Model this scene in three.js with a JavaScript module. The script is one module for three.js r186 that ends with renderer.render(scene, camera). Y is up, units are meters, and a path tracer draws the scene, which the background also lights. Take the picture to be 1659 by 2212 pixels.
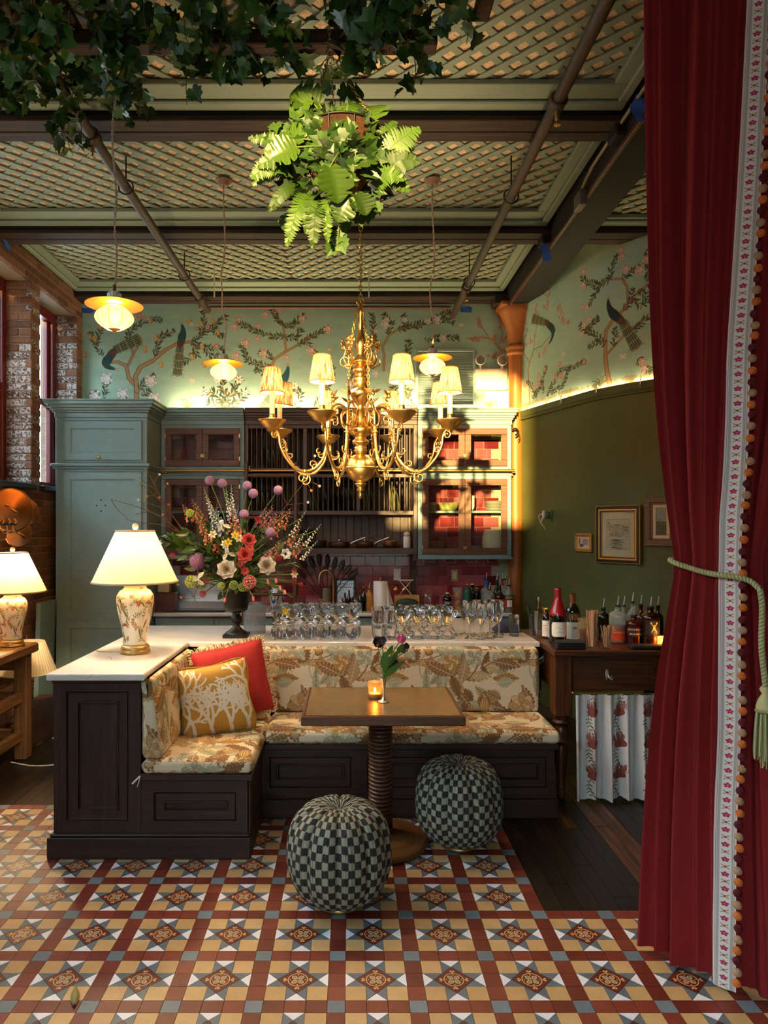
import * as THREE from 'three';
import { mergeGeometries } from 'three/addons/utils/BufferGeometryUtils.js';
import { RectAreaLightUniformsLib } from 'three/addons/lights/RectAreaLightUniformsLib.js';
RectAreaLightUniformsLib.init();

// ---------- camera, sky, sun, exposure ----------
const EYE = 1.65, FOC = 1513, VX = 757, VY = 1134;          // eye height; focal length and vanishing point in pixels of the 1659 x 2212 frame
const scene = new THREE.Scene();
const renderer = new THREE.WebGLRenderer({ antialias: true });
renderer.toneMapping = THREE.LinearToneMapping;
renderer.toneMappingExposure = 2.0;
renderer.shadowMap.enabled = true;
const camera = new THREE.PerspectiveCamera(2 * Math.atan(1106 / FOC) * 180 / Math.PI, 1659 / 2212, 0.05, 80);
camera.position.set(0, EYE, 0);
camera.setViewOffset(1659, 2212, 829.5 - VX, 1106 - VY, 1659, 2212);   // rising / shifted lens: verticals stay vertical
scene.add(camera);
scene.background = new THREE.Color(0.70, 0.85, 1.0);
scene.backgroundIntensity = 8.5;
const sun = new THREE.DirectionalLight(new THREE.Color(1.0, 0.64, 0.25), 15.5);
sun.name = 'sun';
sun.position.set(-0.258 * 10, 0.068 * 10 + 2, 10); sun.target.position.set(0, 2, 0);
sun.castShadow = true; sun.shadow.radius = 1.6; sun.shadow.mapSize.set(2048, 2048);
Object.assign(sun.shadow.camera, { left: -6, right: 6, top: 5, bottom: -5, near: 0.1, far: 30 });
scene.add(sun, sun.target);

// ---------- helpers ----------
let seed_ = 7;
const rnd = () => { seed_ = (seed_ + 0x6d2b79f5) | 0; let t = Math.imul(seed_ ^ (seed_ >>> 15), 1 | seed_); t = (t + Math.imul(t ^ (t >>> 7), 61 | t)) ^ t; return ((t ^ (t >>> 14)) >>> 0) / 4294967296; };
const reseed = (n) => { seed_ = n; };
const rr = (a, b) => a + (b - a) * rnd();
const pick = (a) => a[Math.floor(rnd() * a.length) % a.length];
const V = (x, y, z) => new THREE.Vector3(x, y, z);
const TAU = Math.PI * 2;
const at = (px, py, d) => V((px - VX) * d / FOC, EYE - (py - VY) * d / FOC, -d);   // the place that a pixel of the photograph shows, at its own depth d
const ax = (px, d) => (px - VX) * d / FOC, ay = (py, d) => EYE - (py - VY) * d / FOC;

function plain(g) {
  let o = g.index ? g.toNonIndexed() : g;
  for (const k of Object.keys(o.attributes)) if (!['position', 'normal', 'uv'].includes(k)) o.deleteAttribute(k);
  if (!o.attributes.normal) o.computeVertexNormals();
  if (!o.attributes.uv) o.setAttribute('uv', new THREE.BufferAttribute(new Float32Array(o.attributes.position.count * 2), 2));
  return o;
}
const mg = (list) => (list.length === 1 ? plain(list[0]) : mergeGeometries(list.map(plain)));
const mv = (g, x, y, z) => g.translate(x, y, z);
function put(g, pos, rot = [0, 0, 0], s = 1) {
  const q = new THREE.Quaternion().setFromEuler(new THREE.Euler(rot[0], rot[1], rot[2]));
  return g.applyMatrix4(new THREE.Matrix4().compose(pos.isVector3 ? pos : V(...pos), q, Array.isArray(s) ? V(...s) : V(s, s, s)));
}
function boxUV(g, ox = 0, oy = 0) {   // uv in metres, from the axis that each face looks along
  const p = g.attributes.position, n = g.attributes.normal, uv = new Float32Array(p.count * 2);
  for (let i = 0; i < p.count; i++) {
    const a = Math.abs(n.getX(i)), b = Math.abs(n.getY(i)), c = Math.abs(n.getZ(i));
    const [u, v] = a >= b && a >= c ? [p.getZ(i), p.getY(i)] : b >= c ? [p.getX(i), p.getZ(i)] : [p.getX(i), p.getY(i)];
    uv[2 * i] = u + ox; uv[2 * i + 1] = v + oy;
  }
  g.setAttribute('uv', new THREE.BufferAttribute(uv, 2));
  return g;
}
function faces(list) {   // list of polygons (arrays of Vector3), each fanned into triangles
  const pos = [];
  for (const f of list) for (let i = 1; i + 1 < f.length; i++) for (const p of [f[0], f[i], f[i + 1]]) pos.push(p.x, p.y, p.z);
  const g = new THREE.BufferGeometry();
  g.setAttribute('position', new THREE.BufferAttribute(new Float32Array(pos), 3));
  g.computeVertexNormals();
  return boxUV(g);
}
function boxG(x0, x1, y0, y1, z0, z1, b = 0) {
  if (x0 > x1) [x0, x1] = [x1, x0]; if (y0 > y1) [y0, y1] = [y1, y0]; if (z0 > z1) [z0, z1] = [z1, z0];
  const h = [(x1 - x0) / 2, (y1 - y0) / 2, (z1 - z0) / 2], c = V((x0 + x1) / 2, (y0 + y1) / 2, (z0 + z1) / 2), out = [];
  b = Math.min(b, h[0] * 0.9, h[1] * 0.9, h[2] * 0.9);
  const P = (a, s) => V(...[0, 1, 2].map((k) => s[k] * (k === a ? h[k] : h[k] - b)));
  const push = (f) => {
    const m = f.reduce((s, p) => s.add(p), V(0, 0, 0)), n = f[1].clone().sub(f[0]).cross(f[2].clone().sub(f[0]));
    if (n.dot(m) < 0) f.reverse();
    out.push(f.map((p) => p.clone().add(c)));
  };
  for (let a = 0; a < 3; a++) {
    const [u, v] = [(a + 1) % 3, (a + 2) % 3];
    for (const s of [-1, 1]) {
      push([[-1, -1], [1, -1], [1, 1], [-1, 1]].map(([p, q]) => { const g = [0, 0, 0]; g[a] = s; g[u] = p; g[v] = q; return P(a, g); }));
      if (b > 0) for (const t of [-1, 1]) {   // the edge between faces a = s and u = t
        const k = (w) => { const g = [0, 0, 0]; g[a] = s; g[u] = t; g[v] = w; return g; };
        push([P(a, k(-1)), P(a, k(1)), P(u, k(1)), P(u, k(-1))]);
      }
    }
  }
  if (b > 0) for (const i of [-1, 1]) for (const j of [-1, 1]) for (const k of [-1, 1]) push([P(0, [i, j, k]), P(1, [i, j, k]), P(2, [i, j, k])]);
  return faces(out);
}
const lathe = (pts, seg = 24, a0 = 0, a1 = TAU) => new THREE.LatheGeometry(pts.map(([r, y]) => new THREE.Vector2(Math.max(r, 1e-5), y)), seg, a0, a1);
function sweep(pts, rad, seg = 8, n = 0, closed = false, flat = 1) {   // a tube with a radius that may change along it
  const c = new THREE.CatmullRomCurve3(pts.map((p) => (p.isVector3 ? p : V(...p))), closed, 'centripetal');
  n = n || Math.max(2, (pts.length - 1) * 5);
  const f = c.computeFrenetFrames(n, closed), pos = [], nor = [], uv = [], ix = [], L = c.getLength();
  const R = (t) => { if (!Array.isArray(rad)) return rad; const k = t * (rad.length - 1), i = Math.min(rad.length - 2, Math.floor(k)); return rad[i] + (rad[i + 1] - rad[i]) * (k - i); };
  const ring = (p, i, r) => {
    for (let j = 0; j <= seg; j++) {
      const a = j / seg * TAU, v = f.normals[i].clone().multiplyScalar(Math.cos(a) * flat).addScaledVector(f.binormals[i], Math.sin(a));
      pos.push(p.x + v.x * r, p.y + v.y * r, p.z + v.z * r); v.normalize(); nor.push(v.x, v.y, v.z); uv.push(j / seg, i / n * L);
    }
  };
  const rings = [];
  if (!closed) rings.push([0, 0.0001]);
  for (let i = 0; i <= n; i++) rings.push([i, R(i / n)]);
  if (!closed) rings.push([n, 0.0001]);
  rings.forEach(([i, r]) => ring(c.getPointAt(i / n), i, r));
  for (let i = 0; i + 1 < rings.length; i++) for (let j = 0; j < seg; j++) { const a = i * (seg + 1) + j, b = a + seg + 1; ix.push(a, a + 1, b, b, a + 1, b + 1); }
  const g = new THREE.BufferGeometry();
  g.setAttribute('position', new THREE.BufferAttribute(new Float32Array(pos), 3));
  g.setAttribute('normal', new THREE.BufferAttribute(new Float32Array(nor), 3));
  g.setAttribute('uv', new THREE.BufferAttribute(new Float32Array(uv), 2));
  g.setIndex(ix);
  return g;
}
const rod = (a, b, r, seg = 8, r2 = r) => sweep([a, b], [r, r2], seg, 1);
const ball = (r, x = 0, y = 0, z = 0, w = 12, h = 8) => mv(new THREE.SphereGeometry(r, w, h), x, y, z);
const ringG = (R, r, seg = 20, rs = 6) => new THREE.TorusGeometry(R, r, rs, seg);
function surface(fn, nu, nv, su = 1, sv = 1) {   // fn(u, v) -> Vector3, smooth normals; uv runs to su, sv
  const pos = [], uv = [], ix = [];
  for (let j = 0; j <= nv; j++) for (let i = 0; i <= nu; i++) { const p = fn(i / nu, j / nv); pos.push(p.x, p.y, p.z); uv.push(i / nu * su, j / nv * sv); }
  for (let j = 0; j < nv; j++) for (let i = 0; i < nu; i++) { const a = j * (nu + 1) + i, b = a + nu + 1; ix.push(a, a + 1, b + 1, a, b + 1, b); }
  const g = new THREE.BufferGeometry();
  g.setAttribute('position', new THREE.BufferAttribute(new Float32Array(pos), 3));
  g.setAttribute('uv', new THREE.BufferAttribute(new Float32Array(uv), 2));
  g.setIndex(ix); g.computeVertexNormals();
  return g;
}
function extrude(pts, depth, bevel = 0, curve = 6) {   // outline in x, y; thickness along z
  const s = pts instanceof THREE.Shape ? pts : new THREE.Shape(pts.map(([x, y]) => new THREE.Vector2(x, y)));
  return new THREE.ExtrudeGeometry(s, { depth, curveSegments: curve, bevelEnabled: bevel > 0, bevelThickness: bevel, bevelSize: bevel, bevelSegments: 1 });
}

const used_ = {};
const numbered = (n) => { const k = used_[n] = (used_[n] ?? -1) + 1; return k ? n + '_' + String(k).padStart(3, '0') : n; };
function add(name, geo, mat, parent, label) {
  const m = new THREE.Mesh(Array.isArray(geo) ? mg(geo) : geo, mat);
  m.castShadow = m.receiveShadow = true;
  m.name = parent ? name : numbered(name);
  if (label) m.userData.label = label;
  (parent ?? scene).add(m);
  return m;
}
function tag(o, label, category, group) { o.userData.label = label; o.userData.category = category; if (group) o.userData.group = group; return o; }
function thing(name, label, category, pos = [0, 0, 0], turn = 0, group) {
  const o = new THREE.Group(); o.name = numbered(name); scene.add(o);
  if (pos.isVector3) o.position.copy(pos); else o.position.set(...pos);
  o.rotation.y = turn;
  return tag(o, label, category, group);
}
const one = (name, label, category, geo, mat, group) => tag(add(name, geo, mat), label, category, group);
function structure(name, geo, mat) { const m = geo ? add(name, geo, mat) : Object.assign(new THREE.Group(), { name: numbered(name) }); if (!geo) scene.add(m); m.userData.kind = 'structure'; return m; }
function copy(o, label, pos, turn = 0, group, scale) {
  const c = o.clone(); c.name = numbered(o.name.replace(/_\d{3}$/, '')); scene.add(c);
  c.userData = { ...o.userData }; if (label) c.userData.label = label; if (group) c.userData.group = group;
  if (pos.isVector3) c.position.copy(pos); else c.position.set(...pos);
  c.rotation.set(0, turn, 0); if (scale) c.scale.setScalar(scale);
  return c;
}
function lampLight(color, power, pos, radius = 1, parent) {
  const l = new THREE.PointLight(color, power); l.name = 'lamp_light'; l.castShadow = true; l.shadow.radius = radius;
  if (pos.isVector3) l.position.copy(pos); else l.position.set(...pos);
  (parent ?? scene).add(l); return l;
}

// ---------- textures ----------
function hash2(x, y, s) { let h = Math.imul(x | 0, 374761393) + Math.imul(y | 0, 668265263) + Math.imul(s | 0, 2246822519); h = Math.imul(h ^ (h >>> 13), 1274126177); return ((h ^ (h >>> 16)) >>> 0) / 4294967296; }
function vnoise(x, y, s = 1, per = 0) {
  const xi = Math.floor(x), yi = Math.floor(y), fx = x - xi, fy = y - yi, u = fx * fx * (3 - 2 * fx), v = fy * fy * (3 - 2 * fy);
  const w = (a) => (per ? ((a % per) + per) % per : a);
  const a = hash2(w(xi), w(yi), s), b = hash2(w(xi + 1), w(yi), s), c = hash2(w(xi), w(yi + 1), s), d = hash2(w(xi + 1), w(yi + 1), s);
  return a + (b - a) * u + (c - a) * v + (a - b - c + d) * u * v;
}
const fbm = (x, y, s = 1, o = 4) => { let t = 0, a = 0.5, f = 1; for (let i = 0; i < o; i++, a /= 2, f *= 2) t += a * vnoise(x * f, y * f, s + i); return t; };
function canvasTex(w, h, draw, size = [1, 1], srgb = true) {
  const c = document.createElement('canvas'); c.width = w; c.height = h;
  const g = c.getContext('2d'); draw(g, w, h);
  const t = new THREE.CanvasTexture(c);
  if (srgb) t.colorSpace = THREE.SRGBColorSpace;
  t.wrapS = t.wrapT = THREE.RepeatWrapping; t.magFilter = THREE.LinearFilter;
  t.repeat.set(1 / size[0], 1 / size[1]);
  return t;
}
function pixelTex(w, h, fn, size = [1, 1], srgb = true) {   // fn(x, y) -> [r, g, b] in 0..255
  const d = new Uint8Array(w * h * 4);
  for (let y = 0; y < h; y++) for (let x = 0; x < w; x++) { const c = fn(x, y), i = (y * w + x) * 4; d[i] = Math.max(0, Math.min(255, c[0])); d[i + 1] = Math.max(0, Math.min(255, c[1])); d[i + 2] = Math.max(0, Math.min(255, c[2])); d[i + 3] = 255; }
  const t = new THREE.DataTexture(d, w, h);
  if (srgb) t.colorSpace = THREE.SRGBColorSpace;
  t.wrapS = t.wrapT = THREE.RepeatWrapping; t.magFilter = THREE.LinearFilter; t.needsUpdate = true;
  t.repeat.set(1 / size[0], 1 / size[1]);
  return t;
}
const hex = (c) => [(c >> 16) & 255, (c >> 8) & 255, c & 255];
const mixc = (a, b, t) => [a[0] + (b[0] - a[0]) * t, a[1] + (b[1] - a[1]) * t, a[2] + (b[2] - a[2]) * t];
const S = (o) => new THREE.MeshStandardMaterial({ roughness: 0.7, ...o });
const PH = (o) => new THREE.MeshPhysicalMaterial({ roughness: 0.5, ...o });
function woodTex(dark, light, size, along = 'u', s = 3) {   // grain runs along u or v
  const A = hex(dark), B = hex(light);
  return pixelTex(512, 256, (x, y) => {
    const u = x / 512 * 6, v = y / 256 * 16, n = fbm(u * 0.6, v * 1.4 + 1.6 * fbm(u * 0.5, v * 0.2, s + 9, 2), s, 4), f = vnoise(u * 3, v * 9, s + 20);
    return mixc(A, B, Math.max(0, Math.min(1, (n - 0.28) * 1.9 + (f - 0.5) * 0.3)));
  }, size);
}
const woodMat = (dark, light, opt = {}, turn = false, s = 3) => { const t = woodTex(dark, light, [0.9, 0.28], 'u', s); if (turn) { t.rotation = Math.PI / 2; } return S({ map: t, roughness: 0.45, ...opt }); };
const grainBump = pixelTex(256, 256, (x, y) => { const v = 255 * vnoise(x / 2, y / 2, 5, 128); return [v, v, v]; }, [0.12, 0.12], false);
const weaveBump = pixelTex(64, 64, (x, y) => { const v = 128 + 60 * Math.sin(x / 64 * TAU * 8) * ((y >> 2) & 1 ? 1 : -1) + 60 * (hash2(x, y, 3) - 0.5); return [v, v, v]; }, [0.03, 0.03], false);
const blotch = (c1, c2, size, s, fine = 0.2) => { const A = hex(c1), B = hex(c2); return pixelTex(256, 256, (x, y) => mixc(A, B, Math.min(1, Math.max(0, (0.6 * vnoise(x / 32, y / 32, s, 8) + 0.4 * vnoise(x / 8, y / 8, s + 1, 32) - 0.5) * 1.3 + 0.5 + fine * (hash2(x, y, s + 4) - 0.5)))), size); };

// ---------- shared materials ----------
const M = {
  darkwood: woodMat(0x21100a, 0x432317, { roughness: 0.48 }, false, 3),
  darkwoodV: woodMat(0x21100a, 0x432317, { roughness: 0.48 }, true, 4),
  walnut: woodMat(0x4a2b18, 0x7a4a2a, { roughness: 0.4 }, false, 5),
  console: woodMat(0x3a1c0b, 0x6b3a17, { roughness: 0.34 }, false, 6),
  consoleV: woodMat(0x3a1c0b, 0x6b3a17, { roughness: 0.34 }, true, 7),
  doorwood: woodMat(0x4f2f1c, 0x754a2e, { roughness: 0.45 }, false, 8),
  rack: S({ color: 0x4d3f3a, roughness: 0.5 }),
  rackInside: S({ color: 0x5a4f48, roughness: 0.6 }),
  beam: woodMat(0x1f130a, 0x422a16, { roughness: 0.75 }, false, 9),
  beamBlack: S({ color: 0x080706, roughness: 0.75 }),
  bench: woodMat(0x54371a, 0x855c2e, { roughness: 0.65 }, false, 10),
  benchV: woodMat(0x54371a, 0x855c2e, { roughness: 0.65 }, true, 11),
  cabinet: S({ map: blotch(0x708b8d, 0x789394, [0.5, 0.5], 3, 0.5), roughness: 0.5 }),
  lattice: S({ color: 0x7f8c79, roughness: 0.6 }),
  brass: S({ color: new THREE.Color(0.60, 0.39, 0.14), metalness: 1, roughness: 0.3 }),
  brassOld: S({ color: new THREE.Color(0.46, 0.29, 0.10), metalness: 1, roughness: 0.36 }),
  steel: S({ color: new THREE.Color(0.72, 0.72, 0.72), metalness: 1, roughness: 0.28 }),
  copper: S({ color: new THREE.Color(0.72, 0.33, 0.16), metalness: 1, roughness: 0.26 }),
  black: S({ color: 0x101010, roughness: 0.5 }),
  white: S({ color: 0xe9e4da, roughness: 0.4 }),
  china: PH({ color: 0xe4ddc8, roughness: 0.22, clearcoat: 0.3 }),
  glass: PH({ color: 0xffffff, roughness: 0.02, transmission: 1, thickness: 0, ior: 1.5 }),
  crystal: PH({ color: 0xf6fafa, roughness: 0.03, transmission: 1, thickness: 0.02, ior: 1.45 }),
  pane: PH({ color: 0xf4f8f6, roughness: 0.02, transmission: 1, thickness: 0, ior: 1.45 }),
  cork: S({ color: 0xb98a55, roughness: 0.9 }),
  leaf: [0x2f4a16, 0x3d5a1d, 0x263f14].map((c) => S({ color: c, roughness: 0.5, side: THREE.DoubleSide })),
  stem: S({ color: 0x4c5a22, roughness: 0.7 }),
  twig: S({ color: 0x5a3a22, roughness: 0.85 }),
  wire: S({ color: 0xd8cfbf, roughness: 0.6 }),
  bluetape: S({ map: blotch(0x2450a8, 0x3a6ac4, [0.1, 0.1], 12, 0.4), roughness: 0.7, side: THREE.DoubleSide }),
};
// ---------- floor ----------
const P_ = 0.283, BAND = 0.062, TX0 = -0.0493, TD0 = 2.40;      // repeat of the tile pattern, width of its red bands, place of one slate square
const WOOD_X = TX0 + 3 * P_ + BAND / 2, WOOD_D = TD0 + 2 * P_ + BAND / 2, TILE_END = TD0 + 6 * P_ + BAND / 2;
{
  const floor = structure('floor');
  add('bedding', [boxG(-3.05, 3.4, -0.2, -0.006, -7.25, 3.0)], S({ color: 0x3c3228, roughness: 0.95 }), floor);
  const speck = (c1, c2, s) => S({ map: blotch(c1, c2, [0.4, 0.4], s, 0.35), roughness: 0.42, bumpMap: grainBump, bumpScale: 0.0003 });
  const TM = {
    buff: [speck(0xbd9866, 0xc8a473, 1), speck(0xb48f5e, 0xc19c6a, 2)],
    red: [speck(0x69261a, 0x7a3122, 3), speck(0x5d2017, 0x702a1e, 4), speck(0x743022, 0x803828, 5)],
    slate: [speck(0x64707a, 0x707d86, 6), speck(0x5c6974, 0x69767f, 7)],
    white: [speck(0xdcdae0, 0xe8e6ea, 8)],
    grey: [speck(0x58636b, 0x66717a, 9), speck(0x515d66, 0x5f6b74, 10)],
  };
  const inlay = canvasTex(512, 512, (g, w) => {
    g.fillStyle = '#5c1f15'; g.fillRect(0, 0, w, w); g.translate(w / 2, w / 2);
    const buff = '#cfa76c', sl = '#6b777e';
    g.lineWidth = 17; g.strokeStyle = buff; g.beginPath(); g.arc(0, 0, 172, 0, TAU); g.stroke();
    for (let k = 0; k < 4; k++) {
      g.save(); g.rotate(k * Math.PI / 2 + Math.PI / 4);
      g.fillStyle = buff; for (const [x, y] of [[215, 0], [237, 24], [237, -24]]) { g.beginPath(); g.arc(x - 2, y, 21, 0, TAU); g.fill(); }
      g.fillStyle = '#5c1f15'; g.beginPath(); g.arc(228, 0, 10, 0, TAU); g.fill();
      g.restore(); g.save(); g.rotate(k * Math.PI / 2);
      g.fillStyle = buff; g.beginPath(); g.ellipse(82, 0, 58, 46, 0, 0, TAU); g.fill();
      g.fillStyle = sl; g.beginPath(); g.moveTo(24, 0); g.quadraticCurveTo(70, -40, 128, -22); g.quadraticCurveTo(100, 0, 128, 22); g.quadraticCurveTo(70, 40, 24, 0); g.fill();
      g.strokeStyle = buff; g.lineWidth = 7; g.beginPath(); g.moveTo(22, 0); g.lineTo(112, 0); g.stroke();
      g.restore(); g.save(); g.rotate(k * Math.PI / 2 + Math.PI / 4); g.fillStyle = buff; g.beginPath(); g.arc(132, 0, 13, 0, TAU); g.fill(); g.restore();
    }
    g.fillStyle = '#5c1f15'; g.beginPath(); g.arc(0, 0, 20, 0, TAU); g.fill(); g.fillStyle = buff; g.beginPath(); g.arc(0, 0, 10, 0, TAU); g.fill();
    g.globalAlpha = 0.10; for (let i = 0; i < 2600; i++) { g.fillStyle = rnd() < 0.5 ? '#000' : '#fff'; g.fillRect((rnd() - 0.5) * w, (rnd() - 0.5) * w, 3, 3); }
  });
  const inlayMat = S({ map: inlay, roughness: 0.42 });
  const G = 0.0008, T = 0.006;
  // a flat tile: outline in x, depth round its own centre, drawn in by the joint
  const tile = (pts) => {
    const cx = pts.reduce((s, p) => s + p[0], 0) / pts.length, cd = pts.reduce((s, p) => s + p[1], 0) / pts.length;
    const q = pts.map(([x, d]) => { const l = Math.hypot(x - cx, d - cd), k = (l - G * 1.5) / l; return [cx + (x - cx) * k, cd + (d - cd) * k]; });
    const up = q.map(([x, d]) => V(x, 0, -d)), dn = q.map(([x, d]) => V(x, -T, -d));
    const n = V(0, 0, 0).crossVectors(up[1].clone().sub(up[0]), up[2].clone().sub(up[0]));
    if (n.y < 0) { up.reverse(); dn.reverse(); }
    return faces([up, ...up.map((p, i) => { const j = (i + 1) % up.length; return [p, dn[i], dn[j], up[j]]; })]);
  };
  const h = BAND / 2, B0 = h, W = P_ - BAND, t = W / 3, c = P_ / 2;     // one repeat spans 0..P from slate centre to slate centre
  const shapes = {
    slate: [[[-h, -h], [h, -h], [h, h], [-h, h]]],
    red: [0, 1, 2].flatMap((k) => [[[B0 + k * t, -h], [B0 + (k + 1) * t, -h], [B0 + (k + 1) * t, h], [B0 + k * t, h]], [[-h, B0 + k * t], [h, B0 + k * t], [h, B0 + (k + 1) * t], [-h, B0 + (k + 1) * t]]]),
    buff: [[0, 0], [2, 0], [0, 2], [2, 2]].map(([i, j]) => [[B0 + i * t, B0 + j * t], [B0 + (i + 1) * t, B0 + j * t], [B0 + (i + 1) * t, B0 + (j + 1) * t], [B0 + i * t, B0 + (j + 1) * t]]),
    white: [], grey: [],
  };
  for (let k = 0; k < 4; k++) {
    const a = k * Math.PI / 2, R = (x, y) => [c + x * Math.cos(a) - y * Math.sin(a), c + x * Math.sin(a) + y * Math.cos(a)];
    shapes.white.push([R(1.5 * t, -t / 2), R(1.5 * t, t / 2), R(t, 0)]);
    shapes.grey.push([R(t / 2, t / 2), R(1.5 * t, t / 2), R(t, 0)], [R(t / 2, -t / 2), R(1.5 * t, -t / 2), R(t, 0)]);
  }
  const names = { slate: 'slate_tile', red: 'red_tile', buff: 'buff_tile', white: 'white_tile', grey: 'grey_tile' };
  const geo = Object.fromEntries(Object.entries(shapes).map(([k, l]) => [k, l.map(tile)]));
  const mid = Object.fromEntries(Object.entries(shapes).map(([k, l]) => [k, l.map((p) => [p.reduce((s, q) => s + q[0], 0) / p.length, p.reduce((s, q) => s + q[1], 0) / p.length])]));
  const dia = tile([[c + t, c], [c, c + t], [c - t, c], [c, c - t]]);
  { const p = dia.attributes.position, uv = dia.attributes.uv; for (let i = 0; i < p.count; i++) { const x = (p.getX(i) - c) / t, y = (-p.getZ(i) - c) / t; uv.setXY(i, 0.5 + (x + y) / 2, 0.5 + (x - y) / 2); } }
  const dias = [];
  const every = { slate: [], red: [], buff: [], white: [], grey: [] };
  for (let i = -10; i <= 11; i++) for (let j = -19; j <= 6; j++) {
    const x0 = TX0 + i * P_, d0 = TD0 + j * P_;
    const inside = (x, d) => x > -2.67 && x < 3.1 && d > -2.98 && d < TILE_END - 0.004 && !(x > WOOD_X && d > WOOD_D);
    if (inside(x0 + c, d0 + c)) dias.push([x0, d0]);
    for (const k of Object.keys(every)) mid[k].forEach(([mx, md], n) => { const x = x0 + mx, d = d0 + md; if (inside(x, d)) every[k].push({ n, x0, d0, s: (Math.abs((x * FOC / d + VX) - 830) < 850 && d > 2.25 ? 1 : 0) * (1 / (d * d)), d, x }); });
  }
  const hidden = (x, d) => x > -1.45 && x < -0.5 && d > 3.5 || d > 3.98 && x > -1.5;
  reseed(11);
  for (const [k, l] of Object.entries(every)) {
    l.forEach((e) => { if (hidden(e.x, e.d)) e.s = 0; });
    l.sort((a, b) => b.s - a.s);
    const rest = [];
    l.forEach((e, r) => {
      if (r < 290 && e.s > 0) { const m = add(names[k], geo[k][e.n], pick(TM[k]), floor); m.position.set(e.x0, rr(-0.0004, 0.0004), -e.d0); }
      else rest.push(geo[k][e.n].clone().translate(e.x0, 0, -e.d0));
    });
    if (rest.length) add(names[k] + '_spread', rest, TM[k][0], floor).userData.kind = 'stuff';
  }
  const drest = [];
  for (const [x, d] of dias) { if (d > 1.9 && !hidden(x + c, d + c)) { const m = add('inlaid_tile', dia, inlayMat, floor); m.position.set(x, 0, -d); } else drest.push(dia.clone().translate(x, 0, -d)); }
  add('inlaid_tile_spread', drest, inlayMat, floor).userData.kind = 'stuff';
  // dark boards beyond the tiles
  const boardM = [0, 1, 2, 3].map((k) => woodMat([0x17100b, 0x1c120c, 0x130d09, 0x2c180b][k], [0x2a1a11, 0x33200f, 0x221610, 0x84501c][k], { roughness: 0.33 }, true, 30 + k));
  reseed(23);
  const bw = 0.083;
  const boards = (x0, x1, d0, d1) => {
    for (let x = x0; x < x1 - 0.01; x += bw) for (let d = d0 - rr(0, 0.9) * (d0 > WOOD_D + 0.1 ? 0 : 1); d < d1;) {
      const L = rr(0.7, 1.5), a = Math.max(d, d0), b = Math.min(d + L, d1);
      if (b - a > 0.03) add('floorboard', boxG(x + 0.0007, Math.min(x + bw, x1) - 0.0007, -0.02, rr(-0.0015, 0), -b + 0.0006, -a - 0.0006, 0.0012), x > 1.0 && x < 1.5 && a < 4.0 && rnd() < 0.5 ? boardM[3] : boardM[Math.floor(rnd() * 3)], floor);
      d += L;
    }
  };
  boards(WOOD_X + 0.002, 3.0, WOOD_D + 0.002, 6.0);
  boards(-2.66, -1.45, TILE_END + 0.002, 7.0);
}

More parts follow.
